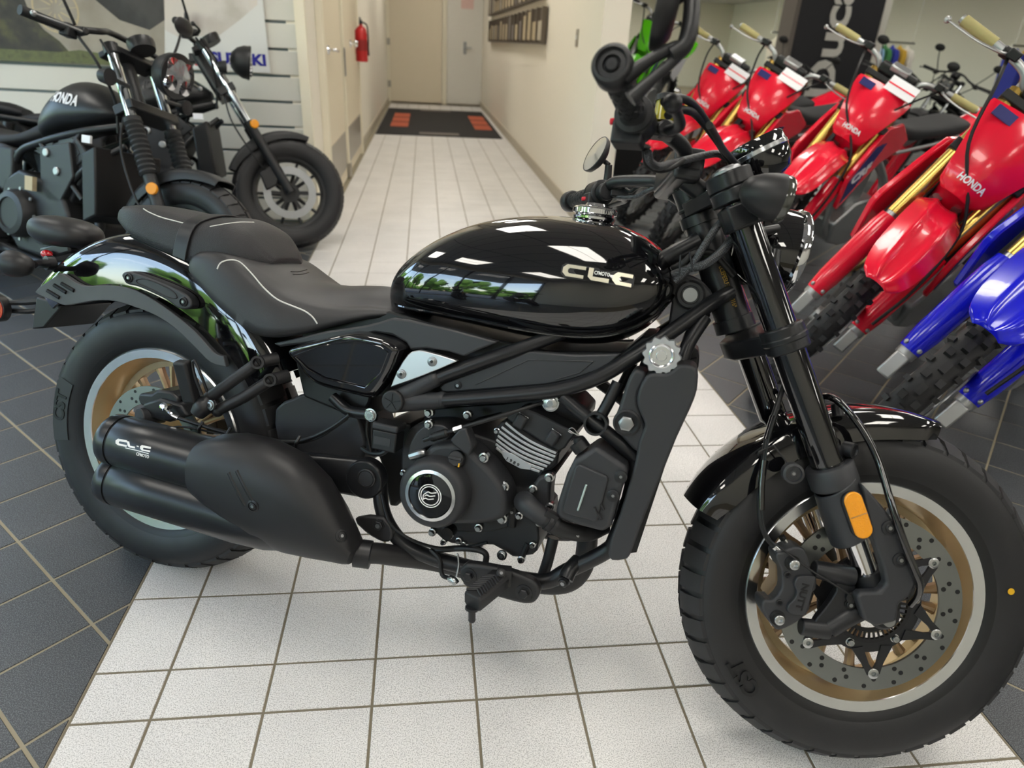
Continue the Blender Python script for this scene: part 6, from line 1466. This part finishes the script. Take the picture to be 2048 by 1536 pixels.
def make_dirt(label, M_, dl, pl, plate_txt, group=None, fork='fork_gold', decal=True, text=None, tagcard=True, zb=0):
    T = tag(empty('dirt_bike', M_=M_), label, 'motorcycle', group)
    wb, rake = 1.48, R(27); SM = steer_m(wb, rake, .11, dl); g = fork_frame(wb, .345, rake)
    def bb(b, name, m_, st=False, par=None, **k):
        o = b.build(name, m_, par or T, **k)
        if st and par is None: o.matrix_local = SM
        return o
    for nm, c, RT, hw, rb, st in (('rear_wheel', (0, 0, .335), .335, .055, .245, False), ('front_wheel', (wb, 0, .345), .345, .043, .275, True)):
        b = MB(); b.ring([(rb+.012, -.022), (rb+.004, 0), (rb+.012, .022), (rb-.004, .02), (rb-.014, 0), (rb-.004, -.02)], c, (0, 1, 0), 64); W = bb(b, nm, 'deep_black', st)
        knobby(W, c, RT, hw, rb)
        b = MB(); b.lathe([(0, -.05), (.03, -.05), (.032, -.035), (.02, -.025), (.02, .025), (.032, .035), (.03, .05), (0, .05)], c, (0, 1, 0), 24); b.build('hub', 'alu', W)
        b = MB()
        for k in range(36):
            a = 2*PI*k/36; s = 1 if k % 2 else -1; d = .22 if (k//2) % 2 else -.22
            b.tube([(c[0]+.028*math.cos(a+d), s*.035, c[2]+.028*math.sin(a+d)), (c[0]+(rb-.008)*math.cos(a), s*.004, c[2]+(rb-.008)*math.sin(a))], .0018, 5)
        tag(b.build('spokes', 'alu', W), kind='stuff')
        b = MB(); b.ring([(.085, -.002), (.128, -.002), (.128, .002), (.085, .002)], (c[0], .062 if st else -.06, c[2]), (0, 1, 0), 48); b.build('brake_disc', 'steel', W)
    for s in (-1, 1):
        y = s*.105
        b = MB(); b.tube([g(.42, 0, y), g(.93, 0, y)], [.0275, .031], 24); bb(b, 'fork_tube', fork, True)
        b = MB(); b.tube([g(.0, 0, y), g(.44, 0, y)], .0245, 20); bb(b, 'fork_slider', 'steel', True)
        b = MB(); b.obox(g(-.005, .012, y), tuple(g(1)-g(0)), (.04, .045, .085), up=(0, 1, 0)); b.tube([g(.03, 0, y), g(.075, 0, y)], .03, 16); LG = bb(b, 'fork_lug', 'alu', True, bevel=.006)
        b = MB(); rings = []
        for t, r_ in ((.055, .034), (.12, .041), (.25, .043), (.36, .042), (.405, .036)):
            rg = []
            for u in np.linspace(-1, 1, 18): a = u*PI*.62; rg.append(tuple(g(t, r_*math.cos(a), y+r_*math.sin(a))))
            for u in np.linspace(1, -1, 18): a = u*PI*.62; rg.append(tuple(g(t, (r_-.003)*math.cos(a), y+(r_-.003)*math.sin(a))))
            rings.append(rg)
        b.loft(rings); FG = bb(b, 'fork_guard', pl, True, ang=50)
        for t, a in ((.07, -.7), (.07, .7)): b = MB(); b.sphere(g(t, .036*math.cos(a), y+.036*math.sin(a)), .008, 10, 6); b.build('guard_bolt', 'alu', FG)
        b = MB(); b.tube([g(.93, 0, y), g(.955, 0, y)], .022, 16); bb(b, 'fork_cap', 'alu', True)
        # shroud
        sh = [(1.13, .98), (1.20, .90), (1.30, .76), (1.31, .72), (1.26, .56), (1.23, .54), (1.12, .66), (.98, .78), (.80, .84), (.78, .90), (.95, .99)]
        b = MB(); b.plate(sh, lambda x, z: s*(.13+.13*max(0, x-.85)), lambda x, z: s*(.11+.12*max(0, x-.85))); SH = bb(b, 'shroud', pl, bevel=.006)
        if decal:
            b = MB(); dc = [(1.06, .90), (1.17, .89), (1.27, .745), (1.285, .70), (1.245, .585), (1.17, .66)]
            b.plate(dc, lambda x, z: s*(.1325+.13*max(0, x-.85)), lambda x, z: s*(.122+.13*max(0, x-.85))); b.build('shroud_decal', 'decal_navy', SH)
            if text:
                p = Vector((1.185, s*(.1335+.13*.335), .745)); d = Vector((.16, 0, -.07)) if s == -1 else Vector((-.16, 0, .07)); d.y = s*.13*d.x
                text_mesh('decal_lettering', text, .075, .0006, 'decal_white', SH, basis(p, d, Vector((.2, 0, 1)), None), width=.17, bold=.004)
        # radiator behind the shroud
        b = MB(); b.obox((1.16, s*.12, .78), (-.35, 0, 1), (.09, .03, .26)); bb(b, 'radiator', 'deep_black')
        # side number plate
        b = MB(); b.plate([(.02, .86), (.40, .84), (.36, .66), (.20, .60), (.06, .72)], s*.13, s*.115); bb(b, 'side_plate', pl if pl != 'green_plastic' else 'decal_white', bevel=.006)
        # hand controls
        b = MB(); b.tube([(1.03, s*.40, 1.235), (1.045, s*.27, 1.235)], .0185, 14); bb(b, 'grip', 'grip_tan' if tagcard else 'grip_rubber', True)
        b = MB(); b.tube([(1.06, s*.22, 1.235), (1.12, s*.24, 1.235), (1.125, s*.32, 1.225), (1.10, s*.43, 1.22)], [.008, .008, .0065, .006], 10, flat=(1, .6)); b.sphere((1.098, s*.435, 1.22), .012, 10, 8); bb(b, 'hand_lever', 'alu', True)
        b = MB(); b.tube([(1.05, s*.20, 1.235), (1.06, s*.24, 1.235)], .019, 14); b.obox((1.075, s*.20, 1.245), (1, 0, .1), (.04, .03, .05)); bb(b, 'lever_perch', 'deep_black', True, bevel=.004)
        b = MB(); b.tube([(.62, s*.14, .36), (.62, s*.24, .36)], .014, 10); bb(b, 'foot_peg', 'steel')
    b = MB(); b.tube([(1.03, -.41, 1.235), (1.05, -.25, 1.235), (1.075, -.14, 1.225), (1.075, -.08, 1.18), (1.075, .08, 1.18), (1.075, .14, 1.225), (1.05, .25, 1.235), (1.03, .41, 1.235)], .014, 14); bb(b, 'handlebar', 'alu', True)
    b = MB(); b.obox((1.075, 0, 1.20), (0, 1, 0), (.06, .055, .20)); bb(b, 'bar_pad', 'deep_black', True, bevel=.015, seg=3)
    b = MB(); b.obox((1.085, .0, 1.225), (.3, 0, 1), (.10, .055, .03)); bb(b, 'bar_clamp', 'alu', True, bevel=.006)
    b = MB(); b.poly([g(.88, -.05, -.14), g(.88, .04, -.14), g(.88, .04, .14), g(.88, -.05, .14)], tuple(g(.91)-g(.88))); b.poly([g(.68, -.05, -.14), g(.68, .04, -.14), g(.68, .04, .14), g(.68, -.05, .14)], tuple(g(.72)-g(.68))); bb(b, 'triple_clamp', 'deep_black', True, bevel=.005)
    b = MB(); b.tube([g(.66, -.04, 0), g(.90, -.04, 0)], .032, 18); bb(b, 'head_tube', 'alu')
    # front fender: long blade with raised ridges
    b = MB(); rows = cr([(1.10, .735, .055, .010), (1.20, .80, .075, .02), (1.32, .845, .088, .026), (1.48, .855, .092, .028), (1.62, .84, .092, .028), (1.76, .80, .084, .026), (1.84, .768, .066, .018), (1.875, .748, .035, .008)], 4); rings = []
    for x, z, w_, dr in rows:
        top = [(x, w_*u, z-dr*abs(u)**3+.010*math.exp(-((abs(u)-.45)/.16)**2)) for u in np.linspace(-1, 1, 21)]
        rings.append(top+[(x, w_*u*.97, z-dr*abs(u)**3-.006) for u in np.linspace(1, -1, 21)])
    b.loft(rings); bb(b, 'front_fender', pl, True, ang=60)
    # number plate: curved shield hung over the clamps
    b = MB(); rings = []
    for t, q, w_ in ((.565, .085, .065), (.585, .100, .088), (.64, .118, .104), (.72, .118, .126), (.80, .110, .146), (.845, .100, .152), (.862, .092, .148)):
        rg = []
        for u in np.linspace(-1, 1, 15): rg.append(tuple(g(t+.02*(1-abs(u)) if t > .9 else t, q-.038*abs(u)**1.6*(w_/.12), w_*u)))
        for u in np.linspace(1, -1, 15): rg.append(tuple(g(t+.02*(1-abs(u)) if t > .9 else t, q-.004-.038*abs(u)**1.6*(w_/.12), w_*u)))
        rings.append(rg)
    b.loft(rings); NP = bb(b, 'number_plate', pl, True, ang=50)
    if plate_txt:
        text_mesh('plate_lettering', plate_txt, .034, .0006, 'decal_white', NP, basis(g(.615, .112, 0), (0, 1, 0), tuple(g(1)-g(0)), tuple(g(0, 1)-g(0))), width=.10, bold=.001, bend=lambda c: Vector((c[0], c[1], c[2]+.003-.038*(abs(c[0])/.10)**1.6*.85)))
    if tagcard:
        b = MB(); b.obox(g(.885, .085, .065), tuple(g(1, -.35)-g(0)), (.004, .15, .085), up=(0, 1, 0)); CD = bb(b, 'warning_card', 'decal_white', True)
        b = MB(); b.obox(g(.885, .0885, .065), tuple(g(1, -.35)-g(0)), (.002, .146, .007), up=(0, 1, 0)); b.build('card_stripe', 'red_plastic', CD)
    if tagcard and text:
        b = MB(); b.obox(g(.825, .097, -.085), tuple(g(1, -.1)-g(0)), (.006, .072, .036), up=(0, 1, 0)); b.build('plate_sticker', 'decal_navy', NP)
    b = MB(); b.tube([(1.06, -.21, 1.23), (1.20, -.17, 1.17), (1.27, -.10, 1.02), (1.30, .03, .90), (1.33, .10, .80), (1.42, .13, .62), (1.50, .12, .46)], .006, 8); b.tube([(1.07, .21, 1.23), (1.19, .15, 1.16), (1.18, .06, 1.02)], .005, 8); bb(b, 'control_cables', 'deep_black', True)
    # tank, seat, rear fender
    b = MB(); b.loft([tank_ring(*q, n=32) for q in cr([(.80, .80, .90, .06, .85), (.90, .76, .95, .11, .86), (1.02, .74, .99, .125, .86), (1.12, .76, .98, .10, .87), (1.17, .80, .94, .05, .87)], 4)]); bb(b, 'fuel_tank', pl, ang=70)
    b = MB(); rows = cr([(-.05, .08, .955, .90), (.10, .10, .955, .87), (.35, .095, .935, .86), (.62, .08, .93, .85), (.85, .07, .965, .90), (1.0, .055, .99, .95)], 4)
    b.loft([[(x, w_*math.copysign(abs(math.cos(t))**.6, math.cos(t)), (zt+zb)/2+(zt-zb)/2*math.copysign(abs(math.sin(t))**.6, math.sin(t))) for t in np.linspace(0, 2*PI, 20, endpoint=False)] for x, w_, zt, zb in rows]); bb(b, 'seat', 'seat_dirt', ang=60)
    b = MB(); rows = cr([(.10, .87, .10, .05), (-.10, .90, .10, .045), (-.32, .96, .09, .03), (-.48, 1.02, .06, .015)], 5); rings = []
    for x, z, w_, dr in rows: rings.append([(x, w_*u, z-dr*abs(u)**3) for u in np.linspace(-1, 1, 13)]+[(x, w_*u*.97, z-dr*abs(u)**3-.005) for u in np.linspace(1, -1, 13)])
    b.loft(rings); bb(b, 'rear_fender', pl, ang=60)
    # frame, engine, pipe, swingarm
    fb = MB()
    for s in (-1, 1):
        fb.tube([(1.14, s*.05, .92), (.95, s*.11, .78), (.72, s*.12, .62), (.62, s*.11, .46), (.60, s*.10, .34)], [.03, .035, .033, .03, .026], 12, flat=(1, .6)); fb.tube([(1.18, s*.04, .82), (1.10, s*.07, .55), (1.05, s*.09, .36), (.90, s*.10, .28), (.62, s*.10, .30)], .018, 12); fb.tube([(.75, s*.09, .80), (.30, s*.09, .84), (.05, s*.08, .88)], .011, 10)
    bb(fb, 'frame', 'alu')
    b = MB(); b.plate([(.60, .34), (.66, .52), (.80, .54), (.92, .52), (1.04, .40), (1.0, .28), (.85, .24), (.66, .26)], -.13, .13); EN = bb(b, 'engine', 'alu', bevel=.015, seg=3)
    b = MB(); b.plate([(.82, .52), (.98, .48), (1.02, .72), (.88, .74)], -.09, .09); b.build('cylinder', 'alu', EN, bevel=.012)
    b = MB(); b.lathe([(.085, -.01), (.08, .02), (.06, .028), (0, .028)], (.78, -.13, .38), (0, -1, 0), 32); b.build('clutch_cover', 'honda_matte', EN)
    b = MB(); b.tube([(1.0, .0, .66), (1.14, -.03, .62), (1.20, -.09, .50), (1.14, -.15, .38), (.98, -.16, .36), (.86, -.15, .46), (.70, -.14, .60), (.45, -.14, .68)], .0215, 14); XP = bb(b, 'exhaust_pipe', 'exhaust_tan')
    b = MB(); b.tube([(.45, -.145, .68), (.36, -.15, .70), (.0, -.16, .80)], [.025, .052, .05], 18); b.build('muffler', 'alu', XP)
    b = MB()
    for s in (-1, 1): b.tube([(.60, s*.09, .36), (.30, s*.11, .34), (0, s*.10, .335)], .028, 12, flat=(.7, 1))
    bb(b, 'swingarm', 'alu')
    b = MB(); b.tube([(.50, 0, .40), (.42, 0, .78)], .035, 14); bb(b, 'rear_shock', 'red_plastic' if pl == 'red_plastic' else 'steel')
    # side stand reaching the floor on the left
    I = M_.inverted(); f_ = M_ @ Vector((.60, .34, .1)); ft_ = I @ Vector((f_.x, f_.y, zb+.004))
    b = MB(); b.tube([(.62, .12, .34), tuple(ft_)], .011, 10); bb(b, 'side_stand', 'honda_black')
    return T
DG = None
DP, DL, DS = -2.62, -.39, .35
make_dirt('blue motocross bike with blue fork guards in front of the red bikes', pose(3.207, 1.278, -2.61, DL, .006), .13, 'blue_plastic', None, fork='fork_gold', decal=False, tagcard=False)
make_dirt('red motocross bike standing right behind the blue motocross bike', pose(3.186, 1.891, -2.589, -.413, .006), .294, 'red_plastic', 'HONDA', text='CRF')
make_dirt('red motocross bike with navy plate sticker, second behind the blue bike', pose(3.62, 3.12, DP, -.30, .006), DS, 'red_plastic', 'HONDA', text='CRF')
make_dirt('red motocross bike, third behind the blue bike, beside the black pillar', pose(3.40, 3.82, DP, -.30, .006), DS, 'red_plastic', 'HONDA', text='CRF')
make_dirt('red motocross bike, fourth behind the blue bike, near the hallway corner', pose(3.36, 4.52, DP, -.30, .006), DS, 'red_plastic', 'HONDA', text='CRF')
# ================================================================ hallway fittings and showroom background
def wbox2(b, x0, x1, y0, y1, z0, z1): return b.box(((x0+x1)/2, (y0+y1)/2, (z0+z1)/2), (abs(x1-x0), abs(y1-y0), abs(z1-z0)))
# floor mat
mt = MB(); wbox2(mt, -.135, 1.585, 8.62, 12.5, .0, .009); MAT = tag(mt.build('floor_mat', 'mat_black', bevel=.003), 'long black floor mat with orange corner squares in the hallway', 'mat')
for x in (.02, 1.27):
    for y in (9.55, 10.25, 10.95): b = MB(); wbox2(b, x, x+.26, y, y+.6, .009, .0105); b.build('mat_square', 'mat_orange', MAT)
for y in (8.75, 12.2): b = MB(); wbox2(b, .45, 1.0, y, y+.22, .009, .0105); b.build('mat_bar', 'mat_grey', MAT)
# double door in the left wall
yd0, yd1, yd2 = on_x(652, 320, HX0).y, on_x(687, 300, HX0).y, on_x(716, 250, HX0).y
D1 = tag(empty('door_1', (HX0, yd0, 0)), 'beige double door with steel kick plates in the left hallway wall', 'door', kind='structure')
def drel(name, x0, x1, y0, y1, z0, z1, m, bevel=0, par=None):
    b = MB(); wbox2(b, x0, x1, y0-yd0, y1-yd0, z0, z1); return b.build(name, m, par or D1, bevel=bevel)
for a, c in ((yd0, yd1-.02), (yd1+.05, yd2)):
    lf = drel('door_leaf', .0, .03, a+.02, c-.02, .02, 2.1, 'door_beige', .003)
    drel('kick_plate', .03, .034, a+.06, c-.06, .12, .42, 'steel_plate', par=lf)
drel('astragal', .0, .05, yd1-.015, yd1+.04, .02, 2.1, 'trim_cream', .004); drel('lock_plate', .05, .055, yd1-.02, yd1+.05, .86, 1.08, 'steel'); drel('floor_bolt', .03, .06, yd1-.02, yd1+.06, .02, .14, 'steel_plate')
for a, c in ((yd0-.07, yd0+.02), (yd2-.02, yd2+.07)): drel('door_frame', .0, .045, a, c, 0, 2.18, 'trim_cream', .003)
b = MB(); q = on_x(664, 100, HX0+.06); b.lathe([(0, .012), (.03, .012), (.032, 0)], (.03, q.y-yd0, q.z), (1, 0, 0), 24); b.tube([(.04, q.y-yd0, q.z), (.085, q.y-yd0, q.z), (.09, q.y-yd0+.05, q.z-.004), (.088, q.y-yd0+.14, q.z-.008)], .011, 12); b.build('lever_handle', 'chrome', D1)
b = MB(); q = on_x(709, 88, HX0+.07); b.lathe([(0, .07), (.022, .068), (.03, .05), (.026, .035), (.012, .028), (.012, .012), (.032, .01), (.034, 0)], (.03, q.y-yd0, q.z), (1, 0, 0), 24); b.build('door_knob', 'chrome', D1)
# fire extinguisher on the left wall
q = on_x(722, 62, HX0+.09); X = tag(empty('fire_extinguisher', (HX0+.09, q.y, q.z-.28)), 'red fire extinguisher hung on the left hallway wall', 'extinguisher')
b = MB(); b.lathe([(0, 0), (.07, 0), (.078, .012), (.078, .36), (.07, .41), (.045, .445), (.022, .455), (.022, .48), (0, .48)], (0, 0, 0), (0, 0, 1), 32); b.build('cylinder', 'ext_red', X)
b = MB(); b.lathe([(.0785, .14), (.0795, .14), (.0795, .28), (.0785, .28)], (0, 0, 0), (0, 0, 1), 32); b.build('label_band', 'label_red', X); X.scale = (.75, .75, .72)
b = MB(); b.box((0, 0, .50), (.04, .05, .05)); b.tube([(0, -.02, .53), (.0, -.10, .55), (0, -.14, .54)], .010, 8); b.tube([(0, -.02, .505), (0, -.12, .50)], .008, 8); b.build('valve_handle', 'deep_black', X)
b = MB(); b.tube([(.02, .02, .50), (.08, .03, .46), (.09, .03, .30), (.085, .02, .18), (.085, .02, .08)], [.010, .010, .010, .012, .016], 10); b.build('hose', 'deep_black', X)
b = MB(); b.box((-.08, 0, .25), (.02, .06, .3)); b.build('wall_bracket', 'ext_red', X)
# double door at the far end
D2 = tag(empty('door_2', (0, HY1, 0)), 'tan double door closing the far end of the hallway', 'door', kind='structure')
x0, x1, x2 = on_y(778, 120, HY1).x, on_y(888, 120, HY1).x, on_y(968, 120, HY1).x
for a, c, m_ in ((x0, x1-.02, 'door_beige'), (x1+.04, x2, 'wall_white')):
    b = MB(); wbox2(b, a+.02, c-.02, -.05, -.015, .03, 2.08); b.build('door_leaf', m_, D2, bevel=.004)
for a, c in ((x0-.08, x0+.02), (x1-.03, x1+.05), (x2-.02, x2+.06)): b = MB(); wbox2(b, a, c, -.065, -.015, 0, 2.15); b.build('door_frame', 'trim_cream', D2, bevel=.004)
q = on_y(930, 95, HY1-.07); b = MB(); wbox2(b, q.x-.03, q.x+.03, -.06, -.05, q.z-.12, q.z+.10); b.tube([(q.x, -.06, q.z), (q.x, -.11, q.z), (q.x+.13, -.115, q.z)], .012, 10); b.build('lever_handle', 'steel', D2)
for zz in (.35, 1.1): b = MB(); wbox2(b, x0-.03, x0+.03, -.072, -.06, zz-.06, zz+.06); b.build('hinge', 'steel_plate', D2)
q = on_y(935, 6, HY1-.06); b = MB(); wbox2(b, q.x-.12, q.x+.12, -.056, -.05, q.z-.10, q.z+.10); tag(b.build('notice_paper', 'notice', None), 'small pinkish paper notice taped on the far door', 'notice').location = (0, HY1, 0)
# card racks on the right wall
def rack(label, pr, pl_, nsl):
    (xr, yt, yb), (xl, yt2, yb2) = pr, pl_
    a, c = on_x(xr, yt, HX1), on_x(xr, yb, HX1); e = on_x(xl, (yt2+yb2)/2, HX1); z1, z0, ya, yb_ = a.z, c.z, a.y, e.y
    K_ = tag(empty('card_rack', (HX1-.012, ya, z0)), label, 'rack')
    b = MB(); wbox2(b, -.015, 0, 0, yb_-ya, 0, z1-z0); b.build('rack_back', 'rack_dark', K_)
    w_ = (yb_-ya)/nsl
    for k in range(nsl+1): b = MB(); wbox2(b, -.05, -.015, k*w_-.006, k*w_+.006, 0, z1-z0); b.build('divider', 'rack_dark', K_)
    for k in range(nsl):
        hh = random.uniform(.55, .95); b = MB(); wbox2(b, -.035, -.028, k*w_+.03, (k+1)*w_-.03, .02, (z1-z0)*hh); b.build('card', random.choice(['rack_card', 'rack_card', 'baseboard_grey', 'mat_grey']), K_)
    b = MB(); wbox2(b, -.05, 0, 0, yb_-ya, -.012, 0); b.build('rack_tray', 'rack_dark', K_)
rack('long dark card rack with vertical slots on the right wall, lower of two', (1099, 12, 86), (984, 38, 76), 16)
rack('long dark card rack with vertical slots on the right wall, upper of two', (1099, -75, -8), (984, -10, 28), 16)
q = on_x(1155, 76, HX1); b = MB(); b.box((-.004, 0, 0), (.008, .075, .118)); SWP = tag(b.build('light_switch', 'steel_plate', bevel=.002), 'steel light switch plate on the right hallway wall', 'switch'); SWP.location = q
b = MB(); b.box((-.011, 0, .004), (.008, .012, .026)); b.build('switch_toggle', 'paint_white', SWP)
# ---- banner on the slat wall
BYY = 3.588
bl, br, tr = on_y(-160, 112, BYY), on_y(541, 146, BYY), on_y(524, 0, BYY)
zt_ = 1.75; zb_r = br.z; zb_l = br.z+.005
def bq(px, py): v = on_y(px, py, BYY); return (v.x, v.z)
BN = MB(); BN.plate([(-2.9, zb_r+.0), (br.x, zb_r), (br.x-.01, zt_), (-2.9, zt_)], BYY-.006, BYY+.004)
BANNER = tag(BN.build('banner', 'banner_white'), 'printed white banner with a motorcycle photograph hung on the slatwall', 'banner')
def noisy(name, c1, c2, c3, scale):
    m = bpy.data.materials.new(name); m.use_nodes = True; n = m.node_tree.nodes; l = m.node_tree.links; bs = n['Principled BSDF']
    ge = n.new('ShaderNodeNewGeometry'); t = n.new('ShaderNodeTexNoise'); t.inputs['Scale'].default_value = scale; t.inputs['Detail'].default_value = 6
    l.new(ge.outputs['Position'], t.inputs['Vector']); r_ = n.new('ShaderNodeValToRGB'); e = r_.color_ramp.elements; e[0].position = .35; e[0].color = (*srgb(c1), 1); e[1].position = .68; e[1].color = (*srgb(c3), 1)
    k = r_.color_ramp.elements.new(.52); k.color = (*srgb(c2), 1); l.new(t.outputs[0], r_.inputs[0]); l.new(r_.outputs[0], bs.inputs['Base Color']); bs.inputs['Roughness'].default_value = .5; MATS[name] = m
noisy('print_leaves', '141510', '2c2820', '4a4a28', 9); noisy('print_road', '837b6e', '968f83', 'a39c90', 4); noisy('print_grass', '4b5030', '5d6338', '2a2a1e', 14); noisy('print_pale', 'b9b4ab', 'cfcac4', 'd3cbc2', 4); noisy('print_dark', '1a1a1c', '2a2a2c', '3b3a3a', 5)
def pr(name, pts, m_, d): b = MB(); b.plate([bq(*p) for p in pts], BYY-.006-d, BYY-.005); return b.build(name, m_, BANNER)
pr('print_road', [(-300, 0), (-300, 118), (0, 121), (330, 134), (330, -200), (-300, -200)], 'print_road', .0006)
pr('print_foliage', [(-300, -200), (-300, 105), (80, 108), (140, 104), (120, 82), (90, 60), (60, 25), (35, -40), (20, -200)], 'print_leaves', .0010)
pr('print_verge', [(-300, 96), (0, 97), (120, 104), (160, 100), (240, 112), (240, 131), (0, 121), (-300, 112)], 'print_grass', .0014)
pr('print_bike', [(150, -60), (180, -10), (240, 40), (300, 60), (330, 40), (325, -60)], 'print_dark', .0014)
pr('print_backdrop', [(330, -200), (330, 60), (360, 75), (440, 70), (480, 40), (515, 10), (520, -200)], 'print_pale', .0008)
wc = bq(112, 18); b = MB(); b.ring([(.118, 0), (.128, 0), (.128, .0006), (.118, .0006)], (wc[0], BYY-.0075, wc[1]), (0, -1, 0), 48)
for k in range(10): a = 2*PI*k/10; b.strip([(wc[0]+.03*math.cos(a)-.004, BYY-.0076, wc[1]+.03*math.sin(a)), (wc[0]+.118*math.cos(a+.1)-.004, BYY-.0076, wc[1]+.118*math.sin(a+.1))], [(wc[0]+.03*math.cos(a)+.004, BYY-.0076, wc[1]+.03*math.sin(a)+.004), (wc[0]+.118*math.cos(a+.1)+.004, BYY-.0076, wc[1]+.118*math.sin(a+.1)+.004)], .0006)
b.build('print_wheel', 'rack_card', BANNER)
p = on_y(477, 119, BYY-.008); text_mesh('banner_lettering', 'SUZUKI', .085, .0004, 'banner_blue', BANNER, basis(p, (1, 0, .0), (0, 0, 1), (0, -1, 0)), width=.33, bold=.004)
p = on_y(396, 119, BYY-.008); text_mesh('banner_mark', 'S', .10, .0004, 'ext_red', BANNER, basis(p, (1, 0, 0), (0, 0, 1), (0, -1, 0)), bold=.006)
# ---- black pillar with vertical lettering
PY = 8.2; a, c = on_y(1578, 120, PY), on_y(1742, 120, PY); PIL = MB(); wbox2(PIL, a.x, c.x, PY, PY+.35, 0, 3.0); PILO = tag(PIL.build('pillar', 'pillar_black', bevel=.01), 'square black pillar with vertical white lettering behind the red bikes', 'pillar', kind='structure')
b = MB(); wbox2(b, c.x, c.x+.09, PY-.01, PY+.35, 0, 3.0); b.build('pillar_trim', 'wall_white', PILO); b = MB(); wbox2(b, a.x-.06, a.x, PY-.01, PY+.35, 0, 3.0); b.build('pillar_trim', 'mat_grey', PILO)
p = on_y(1668, 60, PY-.012); text_mesh('pillar_lettering', 'Ducati', .54, .004, 'pillar_letter', PILO, basis(p+Vector((0, 0, .05)), (.0, 0, 1), (-1, 0, 0), (0, -1, 0)), width=1.72, bold=.014)
# ---- more machines far back in the showroom
def far_cruiser(label, X, Y, psi): 
    M_ = pose(X, Y, psi, R(-12), .002); return M_
PT = MB(); wbox2(PT, 2.1, 4.1, 6.0, 8.0, 0, .30); tag(PT.build('display_platform', 'deep_black', bevel=.01), 'low black display platform under the green bike', 'platform')
make_dirt('bright green motocross bike standing on the black display platform', pose(3.3, 7.5, -2.2, -.25, .335), .3, 'green_plastic', None, tagcard=False, fork='steel', zb=.312)
src = [o for o in SC.objects if o.type == 'EMPTY' and o.name.startswith('motorcycle') and 'bare chrome' in o.get('label', '')][0]
far = [(6.0, 6.6, -2.5, 'black cruiser motorcycle in the row behind the red bikes beside the pillar'), (6.9, 5.2, -2.5, 'black cruiser motorcycle standing behind the second red motocross bike'), (7.7, 7.9, -2.6, 'dark cruiser motorcycle far back in front of the tan wall'), (9.2, 6.4, -2.6, 'dark cruiser motorcycle in the far corner by the white side wall'), (5.9, 9.0, -2.3, 'black cruiser motorcycle parked deep behind the green bike'), (9.6, 8.4, -2.6, 'dark cruiser motorcycle at the very back under the ceiling lights')]
for X_, Y_, ps_, lb in far:
    t = copy_tree(src); t.matrix_world = pose(X_, Y_, ps_, R(-12), .002); t['label'] = lb; t['group'] = 'cruisers far back in the showroom'
make_dirt('white and blue motocross bike far back on the right', pose(5.7, 3.4, -2.62, -.3, .006), .3, 'far_blue', None, tagcard=False, fork='steel', decal=False)
# bikes by the window, seen only as reflections
for i, (X_, Y_, ps_) in enumerate(((-2.75, -3.2, .5), (-2.75, -1.9, .5))):
    t = copy_tree(src); t.matrix_world = pose(X_, Y_, ps_, R(-12), .002); t['label'] = 'black cruiser motorcycle parked beside the storefront window'; t['group'] = 'cruisers beside the window'

# ---- clothing rails deep in the showroom
gc = ['e8e0cf', 'b23a86', '2f3a9c', 'd8d4ea', '1f1f22', 'c8a13a', '8fb6d8', 'a62a2a', 'e6e2d8', '3f7d4a']
for i, h in enumerate(gc): mat('cloth_%d' % i, h, .8)
gwords = ['cream', 'magenta', 'blue', 'lilac', 'black', 'yellow', 'pale blue', 'dark red', 'ivory', 'green']
def rail(X_, Y_, n_, start):
    T_ = tag(empty('clothing_rail', (X_, Y_, 0)), 'steel clothing rail number' if False else ['steel clothing rail hung on wires deep behind the black pillar', 'steel clothing rail hung on wires under the far ceiling lights', 'steel clothing rail hung on wires beside the white side wall'][start % 3], 'rail')
    b = MB(); L = n_*.16
    b.tube([(-.05, 0, 1.6), (L+.05, 0, 1.6)], .016, 8); b.build('rail_bar', 'steel', T_)
    for x in (0, L): b = MB(); b.tube([(x, 0, 1.6), (x, 0, 2.995)], .006, 6); b.build('hanger_wire', 'steel', T_)
    for k in range(n_):
        ci = (k*3+start) % len(gc); x = X_+.08+k*.16; b = MB()
        b.loft([[(dx*w_, dy*d_, z) for dx, dy in ((-1, -1), (-1, 1), (1, 1), (1, -1))] for z, w_, d_ in ((.62, .055, .24), (1.0, .05, .21), (1.36, .05, .23), (1.46, .035, .20), (1.50, .02, .06), (1.56, .006, .01))])
        o = b.build('jacket', 'cloth_%d' % ci, None, bevel=.015); o.location = (x, Y_, 0)
        tag(o, '%s jacket hanging on %s' % (gwords[ci], ['the rail behind the black pillar', 'the rail under the far lights', 'the rail beside the side wall'][start % 3]), 'jacket', 'jackets on the clothing rails')
rail(6.6, 11.6, 10, 0); rail(8.6, 13.0, 10, 1); rail(10.6, 10.8, 10, 2)
